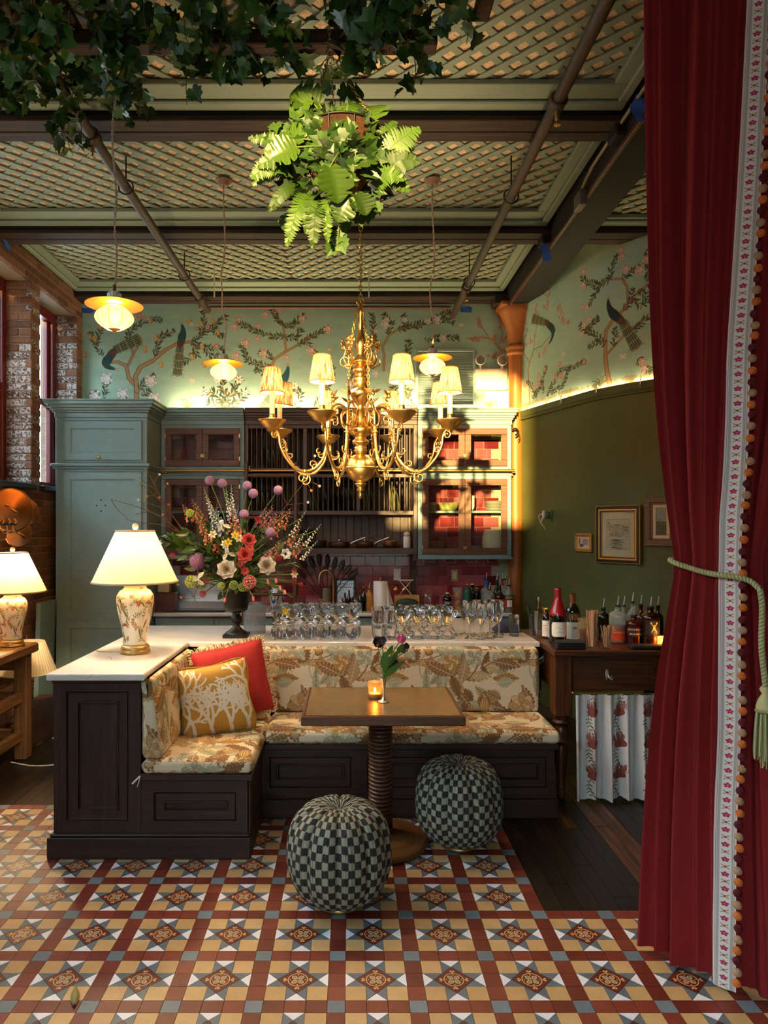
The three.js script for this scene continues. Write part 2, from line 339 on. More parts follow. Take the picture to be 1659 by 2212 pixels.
// ---------- ceiling ----------
const BEAM_D = [3.837, 5.317, 6.80], YC = 3.938;
{
  const ceil = structure('ceiling');
  const straw = canvasTex(512, 512, (g, w) => {
    g.fillStyle = '#dcc09a'; g.fillRect(0, 0, w, w); reseed(5);
    for (let i = 0; i < 5200; i++) { const x = rnd() * w, y = rnd() * w, a = rnd() * TAU, l = rr(8, 30), k = rnd(); g.strokeStyle = k < 0.3 ? '#b8946a' : k < 0.7 ? '#f0dab8' : '#d2b088'; g.lineWidth = rr(0.8, 2.2); for (const ox of [0, w, -w]) for (const oy of [0, w, -w]) { if (x + ox < -40 || x + ox > w + 40 || y + oy < -40 || y + oy > w + 40) continue; g.beginPath(); g.moveTo(x + ox, y + oy); g.quadraticCurveTo(x + ox + Math.cos(a + 0.5) * l * 0.5, y + oy + Math.sin(a + 0.5) * l * 0.5, x + ox + Math.cos(a) * l, y + oy + Math.sin(a) * l); g.stroke(); } }
  }, [0.45, 0.45]);
  const strawM = S({ map: straw, roughness: 0.95, bumpMap: straw, bumpScale: 0.004 });
  add('deck', boxG(-3.05, 3.4, 4.06, 4.2, -7.2, 3.1), S({ color: 0x6a5b48, roughness: 0.9 }), ceil);
  const bays = [[5.517, 6.80, -2.60, 1.47], [4.037, 5.317, -2.60, 1.47], [2.557, 3.837, -2.60, 1.47], [1.0, 2.357, -2.60, 1.47], [-3.0, 1.0, -2.60, 3.0]];
  bays.forEach(([d0, d1, x0, x1]) => add('straw_board', boxG(x0 - 0.05, x1 + 0.03, 3.986, 4.03, -d1, -d0), strawM, ceil));
  add('straw_board', boxG(1.85, 3.2, 3.986, 4.03, -6.8, -1.0), strawM, ceil);
  const lath = (flip, x0, x1, d0, d1, pitch, parent) => {       // two layers of diagonal laths, one mesh each
    for (const s of [1, -1]) {
      const y0 = (s > 0) !== flip ? 3.968 : 3.976, n0 = Math.floor((s > 0 ? x0 - d1 : x0 + d0) / pitch), n1 = Math.ceil((s > 0 ? x1 - d0 : x1 + d1) / pitch);
      for (let n = n0; n <= n1; n++) {
        const k = n * pitch;                          // x = k + s d
        let a = d0, b = d1;
        if (s > 0) { a = Math.max(a, x0 - k); b = Math.min(b, x1 - k); } else { a = Math.max(a, k - x1); b = Math.min(b, k - x0); }
        if (b - a < 0.03) continue;
        const L = (b - a) * Math.SQRT2 + 0.02, g = boxG(-L / 2, L / 2, y0, y0 + 0.007, -0.019, 0.019, 0.0012);
        const m = add('lath', g, M.lattice, parent);
        m.position.set(k + s * (a + b) / 2, 0, -(a + b) / 2); m.rotation.y = s > 0 ? Math.PI / 4 : -Math.PI / 4;
      }
    }
  };
  const frame = (x0, x1, d0, d1, wx0, wx1, wd) => {
    const bar = (a, b, c, d) => { add('frame_moulding', [boxG(a, b, YC, YC + 0.03, -d, -c, 0.004)], M.lattice, ceil); };
    bar(x0, x1, d1 - wd, d1); bar(x0, x1, d0, d0 + 0.12); bar(x0, x0 + wx0, d0 + 0.12, d1 - wd); bar(x1 - wx1, x1, d0 + 0.12, d1 - wd);
    const bead = (a, b, c, d) => { add('frame_bead', [boxG(a, b, YC - 0.022, YC + 0.001, -d, -c, 0.008)], M.lattice, ceil); };
    bead(x0, x1, d1 - 0.075, d1); bead(x0, x0 + 0.05, d0, d1 - 0.075); bead(x1 - 0.055, x1, d0, d1 - 0.075);
  };
  for (const [d0, d1, x0, x1] of bays.slice(0, 3)) { frame(x0 - 0.07, x1 + 0.02, d0, d1, 0.12, 0.12, 0.2); lath(false, x0 + 0.03, -0.552, d0 + 0.1, d1 - 0.18, 0.139, ceil); lath(true, -0.548, x1 - 0.08, d0 + 0.1, d1 - 0.18, 0.139, ceil); }
  lath(true, 1.85, 2.6, 4.0, 5.2, 0.139, ceil); frame(1.80, 2.65, 3.9, 5.317, 0.06, 0.06, 0.1);
  for (const d of [...BEAM_D, 2.357, 0.9, -0.6, -2.1]) {
    const b = structure('ceiling_beam'); b.userData.label = 'dark timber beam crossing the lattice ceiling';
    const x1 = d > 6.7 ? 1.62 : 3.2;
    add('web', boxG(-2.68, x1, 3.89, 4.06, -d - 0.195, -d, 0.003), M.beamBlack, b);
    add('soffit_board', boxG(-2.68, x1, 3.862, 3.892, -d - 0.105, -d + 0.006, 0.004), M.beam, b);
    add('soffit_board', boxG(-2.68, x1, 3.858, 3.889, -d - 0.2, -d - 0.107, 0.004), M.beam, b);
  }
  const gd = structure('ceiling_beam'); gd.userData.label = 'deep black girder running along the room to the ochre column';
  add('web', boxG(1.52, 1.78, 3.77, 4.06, -6.95, 3.0, 0.006), M.beamBlack, gd);
  add('edge_strip', boxG(1.505, 1.53, 3.745, 3.775, -6.95, 3.0, 0.004), woodMat(0x3a1c10, 0x5e2e18, {}, false, 41), gd);
  add('bearer', boxG(1.40, 1.72, 3.80, 3.87, -6.99, -6.80, 0.006), M.beam, gd);
  for (const d of [5.33, 3.85]) add('end_block', boxG(1.46, 1.56, 3.80, 3.90, -d - 0.14, -d, 0.012), M.beamBlack, gd);
}

// ---------- wall on the window side: brick piers, deep reveals ----------
const WL = -2.68;
{
  const wall = structure('wall_left');
  const mortar = S({ color: 0x7d6c5a, roughness: 0.95 });
  const openings = [[6.06, 6.87], [5.06, 5.885], [4.05, 4.88], [3.04, 3.87], [2.03, 2.86], [1.02, 1.85], [0.0, 0.84], [-1.0, -0.17], [-2.1, -1.2]];
  const SILL = 1.99, HEAD = 3.71, OUT = WL - 0.36;
  const e = 0.008;
  add('masonry', boxG(OUT, WL - e, 0, SILL, -7.0, 3.0), mortar, wall);
  add('masonry', boxG(OUT, WL - e, HEAD, 4.06, -7.0, 3.0), mortar, wall);
  let last = 7.0;
  for (const [a, b] of openings) { add('masonry', boxG(OUT, WL - e, SILL, HEAD, -last, -b - (b < 6.8 && b > 5 ? e : e)), mortar, wall); last = a; }
  add('masonry', boxG(OUT, WL - e, SILL, HEAD, -last, 3.0), mortar, wall);
  const brickM = [
    [0x6e4630, 0x835740], [0x5d3a28, 0x744c36], [0x7d523a, 0x936850],
  ].map(([a, b], k) => S({ map: blotch(a, b, [0.11, 0.11], 50 + k, 0.6), roughness: 0.9, bumpMap: grainBump, bumpScale: 0.003 }));
  const washed = [0, 1, 2].map((k) => S({ map: pixelTex(256, 256, (x, y) => { const n = 0.6 * vnoise(x / 18, y / 18, 70 + k, 14) + 0.4 * vnoise(x / 5, y / 5, 75 + k, 51); const w = [196, 186, 182], d = [92, 66, 58]; return mixc(w, d, Math.min(1, Math.max(0, (n - 0.5 + 0.05 * k) * 6))); }, [0.16, 0.16]), roughness: 0.85, bumpMap: grainBump, bumpScale: 0.003 }));
  reseed(31);
  const CH = 0.066, JT = 0.009;
  // courses on the inner face
  const brickVar = [0, 1, 2].map((k) => 0);
  const face = (d0, d1, y0, y1, len, mats) => {
    for (let y = y0, r = 0; y < y1 - 0.01; y += CH, r++) for (let d = d0 - (r % 2 ? len / 2 : 0); d < d1; d += len) {
      const a = Math.max(d, d0), b = Math.min(d + len - JT, d1); if (b - a < 0.025) continue;
      const px = rr(-0.004, 0.003); const m = add('brick', boxG(WL - 0.05, WL + px, y, Math.min(y + CH - JT, y1), -b, -a, 0.006), pick(mats), wall);
    }
  };
  face(5.15, 6.5, 0.42, SILL - 0.03, 0.215, brickM);
  face(4.6, 6.5, 0.0, 0.42, 0.215, brickM);
  face(5.15, 7.0, HEAD, 3.93, 0.215, brickM);
  face(5.885, 6.06, SILL, HEAD, 0.175, [brickM[0], brickM[2], washed[2]]);
  face(6.87, 7.0, SILL, HEAD, 0.13, [brickM[2], brickM[0]]);
  const reveal = (d, y0, y1) => {
    for (let y = y0, r = 0; y < y1 - 0.02; y += CH, r++) {
      const cut = r % 2 ? 0.11 : 0.2, k = (y - y0) / (y1 - y0);
      for (const [a, b] of cut < 0.15 ? [[WL - 0.215, WL - 0.11], [WL - 0.103, WL - 0.003]] : [[WL - 0.215, WL - 0.003]]) {
        const mats = d < 6.5 ? (k + rr(-0.12, 0.12) < 0.62 ? washed : brickM) : (rnd() < 0.6 ? washed : brickM);
        add('brick', boxG(a, b, y, Math.min(y + CH - JT, y1), -d - 0.04, -d + rr(-0.003, 0.004), 0.006), pick(mats), wall);
      }
    }
  };
  reveal(5.885, SILL, HEAD); reveal(6.87, SILL, HEAD);
  // windows: red painted sashes at the back of the reveals
  const redM = S({ map: blotch(0x5a1216, 0x6a181a, [0.3, 0.3], 81, 0.5), roughness: 0.35 });
  openings.forEach(([a, b], n) => {
    const w = structure('window_' + (n + 1)); const x0 = WL - 0.29, x1 = WL - 0.21;
    const fr = 0.065;
    add('jamb', boxG(x0, x1, SILL, HEAD, -b, -b + fr, 0.006), redM, w); add('jamb', boxG(x0, x1, SILL, HEAD, -a - fr, -a, 0.006), redM, w);
    add('head', boxG(x0, x1, HEAD - fr - 0.03, HEAD, -b + fr, -a - fr, 0.006), redM, w);
    add('sill_rail', boxG(x0, x1, SILL, SILL + fr, -b + fr, -a - fr, 0.006), redM, w);
    add('meeting_rail', boxG(x0 + 0.01, x1 - 0.01, 2.78, 2.84, -b + fr, -a - fr, 0.006), redM, w);
    for (const [y0, y1, dx] of [[SILL + fr, 2.78, 0.03], [2.84, HEAD - fr - 0.03, 0.0]]) {
      add('sash_stile', boxG(x0 + dx, x0 + dx + 0.045, y0, y1, -b + fr, -b + fr + 0.05, 0.005), redM, w);
      add('sash_stile', boxG(x0 + dx, x0 + dx + 0.045, y0, y1, -a - fr - 0.05, -a - fr, 0.005), redM, w);
      add('pane', boxG(x0 + dx + 0.02, x0 + dx + 0.024, y0, y1, -b + fr + 0.05, -a - fr - 0.05), M.pane, w);
    }
    add('sill', boxG(WL - 0.21, WL + 0.045, SILL - 0.045, SILL + 0.004, -b - 0.015, -a + 0.015, 0.008), S({ color: 0x1b2026, roughness: 0.45 }), w);
  });
}

// ---------- walls at the back, the curved wall, the far side and behind the camera ----------
const CURVE = new THREE.CatmullRomCurve3([[1.60, 7.0], [1.65, 6.85], [1.86, 6.15], [2.015, 5.70], [2.246, 5.37], [2.58, 5.06], [3.05, 4.86]].map(([x, d]) => V(x, 0, -d)), false, 'centripetal');
const arcLen = CURVE.getLength();
function arcAt(px) {   // how far along the curved wall a column of the photograph lies, and its depth there
  let best = [1e9, 0, 0];
  for (let i = 0; i <= 600; i++) { const p = CURVE.getPointAt(i / 600), e = Math.abs(p.x / -p.z * FOC + VX - px); if (e < best[0]) best = [e, i / 600 * arcLen, -p.z]; }
  return { s: best[1], d: best[2] };
}
const RAIL = 2.75;
function arcStrip(y0, y1, out, n = 60, s0 = 0, s1 = 1, su = 1, sv = 1) {   // a sheet that follows the curved wall, drawn off it by out
  return surface((u, v) => {
    const t = s0 + (s1 - s0) * u, p = CURVE.getPointAt(t), g = CURVE.getTangentAt(t), nx = V(g.z, 0, -g.x);
    if (nx.x > 0) nx.negate();
    return V(p.x + nx.x * out, y0 + (y1 - y0) * v, p.z + nx.z * out);
  }, n, Math.abs(y1 - y0) > 0.5 ? 4 : 1, su, sv);
}
// chinoiserie print
function chinoise(g, map, k) {      // map: photo pixel -> canvas point; k: canvas pixels for one photo pixel
  const LEAF = ['#27351f', '#223024', '#3c4a2c', '#6b4526', '#2f3f28'], pt = (p) => map(p[0], p[1]);
  const leaf = (x, y, a, l, c) => { g.save(); g.translate(x, y); g.rotate(a); g.fillStyle = c; g.beginPath(); g.moveTo(0, 0); g.quadraticCurveTo(l * 0.5, -l * 0.24, l, 0); g.quadraticCurveTo(l * 0.5, l * 0.24, 0, 0); g.fill(); g.strokeStyle = 'rgba(200,190,140,0.5)'; g.lineWidth = Math.max(0.6, k * 0.3); g.beginPath(); g.moveTo(l * 0.1, 0); g.lineTo(l * 0.9, 0); g.stroke(); g.restore(); };
  const path = (pts) => { const q = pts.map(pt); g.beginPath(); g.moveTo(...q[0]); for (let i = 1; i < q.length - 1; i++) { const m = [(q[i][0] + q[i + 1][0]) / 2, (q[i][1] + q[i + 1][1]) / 2]; g.quadraticCurveTo(q[i][0], q[i][1], m[0], m[1]); } g.lineTo(...q[q.length - 1]); };
  const api = {
    trunk(pts, w, c = '#a9825c') {
      const q = pts.map(pt); g.lineCap = 'round'; g.lineJoin = 'round';
      for (const [dw, col] of [[1.35, '#6d4a30'], [1, c]]) { g.strokeStyle = col; for (let i = 0; i + 1 < q.length; i++) { g.lineWidth = k * w * 1.15 * dw * (1 - 0.6 * i / q.length); g.beginPath(); g.moveTo(...q[i]); g.lineTo(...q[i + 1]); g.stroke(); } }
    },
    sprig(pts, len = 8, dens = 1, w = 1.1) {
      const q = pts.map(pt); g.lineCap = 'round'; g.strokeStyle = '#7d5f40'; g.lineWidth = k * w; path(pts); g.stroke();
      for (let i = 0; i + 1 < q.length; i++) {
        const dx = q[i + 1][0] - q[i][0], dy = q[i + 1][1] - q[i][1], L = Math.hypot(dx, dy), n = Math.max(1, Math.round(L / (k * 3.7) * dens)), a = Math.atan2(dy, dx);
        for (let j = 0; j <= n; j++) for (const s of [-1, 1]) { if (rnd() < 0.12) continue; const t = (j + rr(-0.2, 0.3)) / n; leaf(q[i][0] + dx * t, q[i][1] + dy * t, a + s * rr(0.45, 1.2), k * len * rr(0.85, 1.5), pick(LEAF)); }
      }
      const e = q[q.length - 1]; for (let j = -1; j <= 1; j++) leaf(e[0], e[1], Math.atan2(e[1] - q[q.length - 2][1], e[0] - q[q.length - 2][0]) + j * 0.5, k * len, pick(LEAF));
    },
    bloom(x, y, r, kind = 'peony') {
      const [cx, cy] = map(x, y); g.save(); g.translate(cx, cy); const R = r * k * 1.15;
      const [c1, c2, c3] = { peony: ['#e3cdbf', '#c9a294', '#8f5a4a'], white: ['#e6dfd6', '#c9bfc0', '#7c6a70'], pink: ['#dcb3a2', '#c58a78', '#8d4c3f'], star: ['#eadbcb', '#d3b09c', '#a8703a'] }[kind];
      if (kind === 'star') { for (let i = 0; i < 6; i++) { g.rotate(TAU / 6); g.fillStyle = c1; g.beginPath(); g.moveTo(0, 0); g.quadraticCurveTo(R * 0.6, -R * 0.4, R, 0); g.quadraticCurveTo(R * 0.6, R * 0.4, 0, 0); g.fill(); g.strokeStyle = c2; g.lineWidth = k * 0.5; g.stroke(); } g.fillStyle = c3; g.beginPath(); g.arc(0, 0, R * 0.22, 0, TAU); g.fill(); }
      else for (let l = 3; l > 0; l--) for (let i = 0; i < 7; i++) { g.rotate(TAU / 7 + 0.15 * l); g.fillStyle = l % 2 ? c1 : c2; g.beginPath(); g.ellipse(R * 0.24 * l, 0, R * 0.34, R * 0.27, 0, 0, TAU); g.fill(); g.strokeStyle = c3; g.lineWidth = k * 0.35; g.stroke(); }
      g.restore();
    },
    fruit(x, y, r) { const [cx, cy] = map(x, y); for (const [dx, dy] of [[0, 0], [0.4, 1.3]]) { g.fillStyle = '#a97a42'; g.beginPath(); g.arc(cx + dx * r * k, cy + dy * r * k, r * k, 0, TAU); g.fill(); g.fillStyle = '#d0a568'; g.beginPath(); g.arc(cx + (dx - 0.2) * r * k, cy + (dy - 0.2) * r * k, r * k * 0.7, 0, TAU); g.fill(); } },
    blossoms(pts, r = 3.2, n = 12, spread = 5) { for (let i = 0; i < n; i++) { const j = Math.floor(rnd() * (pts.length - 1)), t = rnd(), x = pts[j][0] + (pts[j + 1][0] - pts[j][0]) * t + rr(-spread, spread), y = pts[j][1] + (pts[j + 1][1] - pts[j][1]) * t + rr(-spread, spread); api.bloom(x, y, rr(0.7, 1.2) * r, rnd() < 0.7 ? 'pink' : 'peony'); } },
    grass(x, y, r, n = 11) { const [cx, cy] = map(x, y); for (let i = 0; i < n; i++) { const a = -Math.PI / 2 + (i / (n - 1) - 0.5) * 2.2, l = r * k * rr(0.7, 1.1); g.strokeStyle = pick(['#40532f', '#5b6a3c', '#8a8248']); g.lineWidth = k * 1.5; g.beginPath(); g.moveTo(cx, cy); g.quadraticCurveTo(cx + Math.cos(a) * l * 0.5, cy + Math.sin(a) * l * 0.8, cx + Math.cos(a) * l, cy + Math.sin(a) * l * 0.85 + l * 0.08); g.stroke(); } },
    butterfly(x, y, r) { const [cx, cy] = map(x, y); g.fillStyle = '#d8bba8'; for (const [a, l] of [[-2.4, 1], [-0.7, 1], [2.6, 0.7], [0.5, 0.7]]) { g.save(); g.translate(cx, cy); g.rotate(a); g.beginPath(); g.ellipse(r * k * 0.5 * l, 0, r * k * 0.55 * l, r * k * 0.3 * l, 0, 0, TAU); g.fill(); g.restore(); } },
    peacock(head, neck, body, tail0, tail1, w0, w1, dark = '#233d3c') {
      const [a, b] = [pt(tail0), pt(tail1)], dx = b[0] - a[0], dy = b[1] - a[1], L = Math.hypot(dx, dy), nx = -dy / L, ny = dx / L, W = (t) => k * (w0 + (w1 - w0) * t) / 2;
      const P = (t, s) => [a[0] + dx * t + nx * W(t) * s, a[1] + dy * t + ny * W(t) * s];
      g.fillStyle = '#4b5a46'; g.beginPath(); g.moveTo(...P(0, -1)); g.lineTo(...P(1, -1)); g.lineTo(...P(1.04, 0)); g.lineTo(...P(1, 1)); g.lineTo(...P(0, 1)); g.fill();
      for (let i = -5; i <= 5; i++) { g.strokeStyle = i % 2 ? '#2e3d34' : '#8f9270'; g.lineWidth = k * 0.9; g.beginPath(); g.moveTo(...P(0, i / 5.2)); g.lineTo(...P(1, i / 5.2)); g.stroke(); }
      g.strokeStyle = '#6f7a58'; g.lineWidth = k * 0.6; for (let i = 0; i < 34; i++) { const t = rnd(), s = rnd() < 0.5 ? -1 : 1, p = P(t, s * 0.8), q = P(t + 0.10, s * 1.45); g.beginPath(); g.moveTo(...p); g.lineTo(...q); g.stroke(); }
      for (const t of [0.22, 0.48, 0.74, 0.98]) { g.strokeStyle = '#b98a4c'; g.lineWidth = k * 1.7; g.beginPath(); g.moveTo(...P(t, -1)); g.lineTo(...P(t + 0.02, 0)); g.lineTo(...P(t, 1)); g.stroke(); }
      const bo = pt(body), an = Math.atan2(a[1] - pt(neck)[1], a[0] - pt(neck)[0]), bl = Math.hypot(a[0] - pt(neck)[0], a[1] - pt(neck)[1]);
      g.fillStyle = '#5a3a2c'; g.beginPath(); g.ellipse((bo[0] + a[0]) / 2, (bo[1] + a[1]) / 2, bl * 0.42, k * w0 * 0.55, an, 0, TAU); g.fill();
      g.fillStyle = dark; g.beginPath(); g.ellipse(bo[0], bo[1], bl * 0.36, k * w0 * 0.6, an, 0, TAU); g.fill();
      g.fillStyle = 'rgba(150,160,120,0.45)'; for (let i = 0; i < 60; i++) { const u = rr(-1, 1), v = rr(-1, 1); if (u * u + v * v > 1) continue; const X = u * bl * 0.34, Y = v * k * w0 * 0.55; g.beginPath(); g.arc(bo[0] + X * Math.cos(an) - Y * Math.sin(an), bo[1] + X * Math.sin(an) + Y * Math.cos(an), k * 0.5, 0, TAU); g.fill(); }
      const n = pt(neck), h = pt(head); g.lineCap = 'round';
      for (let i = 0; i < 14; i++) { const t = i / 13, x = bo[0] * (1 - t) ** 2 + 2 * n[0] * t * (1 - t) + h[0] * t * t, y = bo[1] * (1 - t) ** 2 + 2 * n[1] * t * (1 - t) + h[1] * t * t; g.fillStyle = dark; g.beginPath(); g.arc(x, y, k * (w0 * 0.42 * (1 - t) + w0 * 0.17), 0, TAU); g.fill(); }
      const ha = Math.atan2(h[1] - n[1], h[0] - n[0]); g.strokeStyle = '#b08a6a'; g.lineWidth = k * 0.8; for (let i = -2; i <= 2; i++) { g.beginPath(); g.moveTo(...h); g.lineTo(h[0] + Math.cos(ha + i * 0.25) * k * w0 * 0.6, h[1] + Math.sin(ha + i * 0.25) * k * w0 * 0.6); g.stroke(); }
    },
  };
  return api;
}
{
  const wb = structure('wall_back');
  add('plaster', boxG(-3.05, 1.75, 0, 4.06, -7.25, -7.004), S({ map: blotch(0x9aa178, 0xa4aa80, [0.6, 0.6], 91, 0.3), roughness: 0.85 }), wb);
  const X0 = 166, X1 = 1124, Y0 = 630, Y1 = 900, k = 2;
  const tex = canvasTex((X1 - X0) * k, (Y1 - Y0) * k, (g, w, h) => {
    g.fillStyle = '#9dbaa6'; g.fillRect(0, 0, w, h); reseed(61);
    for (let i = 0; i < 900; i++) { g.fillStyle = rnd() < 0.5 ? 'rgba(255,255,255,0.025)' : 'rgba(0,40,30,0.025)'; const r = rr(6, 60); g.beginPath(); g.ellipse(rnd() * w, rnd() * h, r, r * rr(0.2, 0.6), 0, 0, TAU); g.fill(); }
    for (let y = 0; y < h; y += 2) { g.fillStyle = `rgba(40,70,60,${0.03 + 0.03 * rnd()})`; g.fillRect(0, y, w, 1); }
    const A = chinoise(g, (x, y) => [(x - X0) * k, (y - Y0) * k], k);
    const T1 = [[295, 860], [295, 835], [278, 816], [273, 790], [255, 782], [239, 782]]; A.trunk(T1, 7);
    A.trunk([[296, 845], [293, 813], [303, 793], [329, 780], [357, 756], [382, 742], [414, 738]], 7); A.trunk([[278, 787], [288, 765], [283, 750]], 4); A.trunk([[288, 765], [300, 745]], 3);
    for (const s of [[[221, 770], [207, 745], [195, 722]], [[207, 745], [215, 715], [222, 700]], [[283, 750], [276, 720], [300, 700], [329, 688], [345, 690]], [[334, 770], [340, 745], [352, 725], [372, 715]], [[414, 738], [433, 725], [459, 708], [485, 685]], [[433, 725], [440, 700], [438, 676]], [[459, 708], [470, 720], [478, 725]], [[414, 738], [440, 750], [475, 752]], [[414, 738], [425, 765], [400, 780]], [[440, 750], [455, 768], [478, 772]], [[300, 840], [318, 820], [330, 812]], [[305, 855], [320, 845]]]) A.sprig(s, 8.5, 1);
    for (const [x, y] of [[182, 763], [193, 724], [204, 730], [336, 728], [313, 752], [347, 784], [409, 692], [470, 715], [436, 745], [414, 768], [440, 785], [323, 690], [459, 690], [434, 697]]) A.fruit(x, y, 4.2);
    for (const [x, y, r] of [[215, 705, 6], [220, 698, 5], [300, 682, 6], [311, 687, 5], [468, 748, 6], [449, 705, 5], [425, 710, 4]]) A.bloom(x, y, r, 'pink');
    A.peacock([247, 797], [222, 792], [232, 778], [247, 757], [303, 731], 17, 24); A.peacock([393, 702], [398, 716], [393, 728], [389, 748], [383, 811], 15, 20, '#1f4a4c'); A.peacock([622, 792], [622, 806], [614, 818], [606, 833], [566, 884], 15, 20, '#1f4a4c');
    A.trunk([[603, 840], [603, 813], [586, 796], [592, 776], [618, 759], [644, 745], [671, 728]], 5); A.trunk([[618, 759], [615, 728], [612, 705], [589, 677]], 3.4);
    for (const s of [[[615, 728], [578, 725], [547, 714], [516, 697]], [[586, 796], [561, 787], [535, 779], [524, 748]], [[612, 705], [634, 701], [654, 684]], [[644, 745], [671, 728], [709, 709]], [[612, 705], [600, 690], [589, 670]], [[592, 776], [575, 765], [565, 762]], [[660, 735], [672, 748], [676, 760]], [[590, 800], [570, 805], [555, 800]], [[615, 728], [640, 730], [650, 715]]]) A.sprig(s, 8.5, 1.1);
    for (const [x, y, r] of [[506, 705, 8], [516, 690, 6], [531, 740, 9], [573, 679, 8], [603, 667, 7], [570, 763, 9], [510, 768, 8], [654, 688, 8], [709, 710, 9], [672, 757, 9], [619, 772, 6], [558, 704, 6], [556, 732, 6]]) A.bloom(x, y, r);
    A.trunk([[829, 800], [830, 765], [826, 750], [840, 724], [860, 711], [897, 704], [931, 694], [968, 677]], 3.6);
    for (const s of [[[860, 711], [897, 704], [931, 694], [968, 675]], [[803, 760], [808, 720], [803, 684]], [[840, 724], [845, 700], [832, 682]], [[877, 780], [880, 760], [883, 740]], [[918, 735], [950, 730], [985, 728]], [[880, 706], [872, 685]], [[700, 850], [715, 820], [716, 795]], [[855, 790], [862, 810], [870, 835]], [[760, 850], [757, 820], [760, 800]], [[940, 692], [960, 690], [975, 695]]]) A.sprig(s, 9, 1.0);
    for (const [x, y, r] of [[833, 700, 9], [836, 690, 6], [875, 690, 6], [925, 693, 7], [945, 690, 9], [958, 730, 8], [875, 775, 9], [812, 806, 7], [755, 830, 7], [813, 715, 5]]) A.bloom(x, y, r, 'white');
    A.trunk([[1102, 765], [1076, 751], [1066, 734], [1046, 729], [1009, 731]], 2.6); A.trunk([[1076, 751], [1086, 720], [1075, 680]], 1.6); A.trunk([[1056, 730], [1040, 705], [1034, 690]], 1.4);
    for (const [pts, n] of [[[[1009, 731], [1046, 729]], 8], [[[1040, 712], [1034, 690]], 8], [[[1086, 715], [1075, 670]], 14], [[[1086, 740], [1090, 730]], 8], [[[1056, 772], [1080, 765]], 10]]) A.blossoms(pts, 3.2, n, 5);
    g.fillStyle = '#b58253'; g.beginPath(); g.ellipse((1068 - X0) * k, (731 - Y0) * k, 4 * k, 9 * k, 0.2, 0, TAU); g.fill();
    for (const [pts, l] of [[[[215, 880], [226, 850], [231, 822]], 10], [[[190, 880], [200, 860], [205, 850]], 10], [[[265, 880], [268, 860]], 10], [[[330, 880], [334, 862]], 10]]) A.sprig(pts, l, 0.6);
    for (const [x, y] of [[231, 817], [266, 850], [205, 855], [334, 860], [326, 822]]) A.bloom(x, y, 11, 'white');
    for (const s of [[[487, 885], [485, 850], [478, 820]], [[487, 870], [505, 845], [515, 822]], [[487, 870], [465, 850], [445, 845]], [[487, 885], [510, 870], [528, 850]], [[487, 885], [470, 875], [455, 870]]]) A.sprig(s, 12, 0.8);
    for (const [x, y, r] of [[470, 820, 8], [516, 820, 9], [440, 845, 9], [530, 848, 7], [414, 700, 4]]) A.bloom(x, y, r, 'star');
    for (const s of [[[640, 880], [650, 850], [632, 835]], [[680, 885], [690, 860], [712, 850]], [[850, 885], [858, 860], [850, 840]], [[905, 885], [880, 865], [882, 845]]]) A.sprig(s, 10, 0.8);
    for (const [x, y, r] of [[636, 833, 8], [690, 850, 7], [882, 868, 7]]) A.bloom(x, y, r, 'star');
    A.grass(404, 882, 26); A.grass(1058, 880, 22); A.butterfly(415, 823, 7); A.butterfly(711, 756, 6); A.butterfly(996, 703, 6);
  }, [1, 1]);
  tex.wrapS = tex.wrapT = THREE.ClampToEdgeWrapping; tex.repeat.set(1, 1);
  const g = boxG(-2.68, 1.70, 2.70, 3.88, -7.004, -7.0);
  { const p = g.attributes.position, uv = g.attributes.uv; for (let i = 0; i < p.count; i++) uv.setXY(i, (p.getX(i) * FOC / 7 + VX - X0) / (X1 - X0), 1 - (VY - (p.getY(i) - EYE) * FOC / 7 - Y0) / (Y1 - Y0)); }
  add('wallpaper', g, S({ map: tex, roughness: 0.8 }), wb);
}
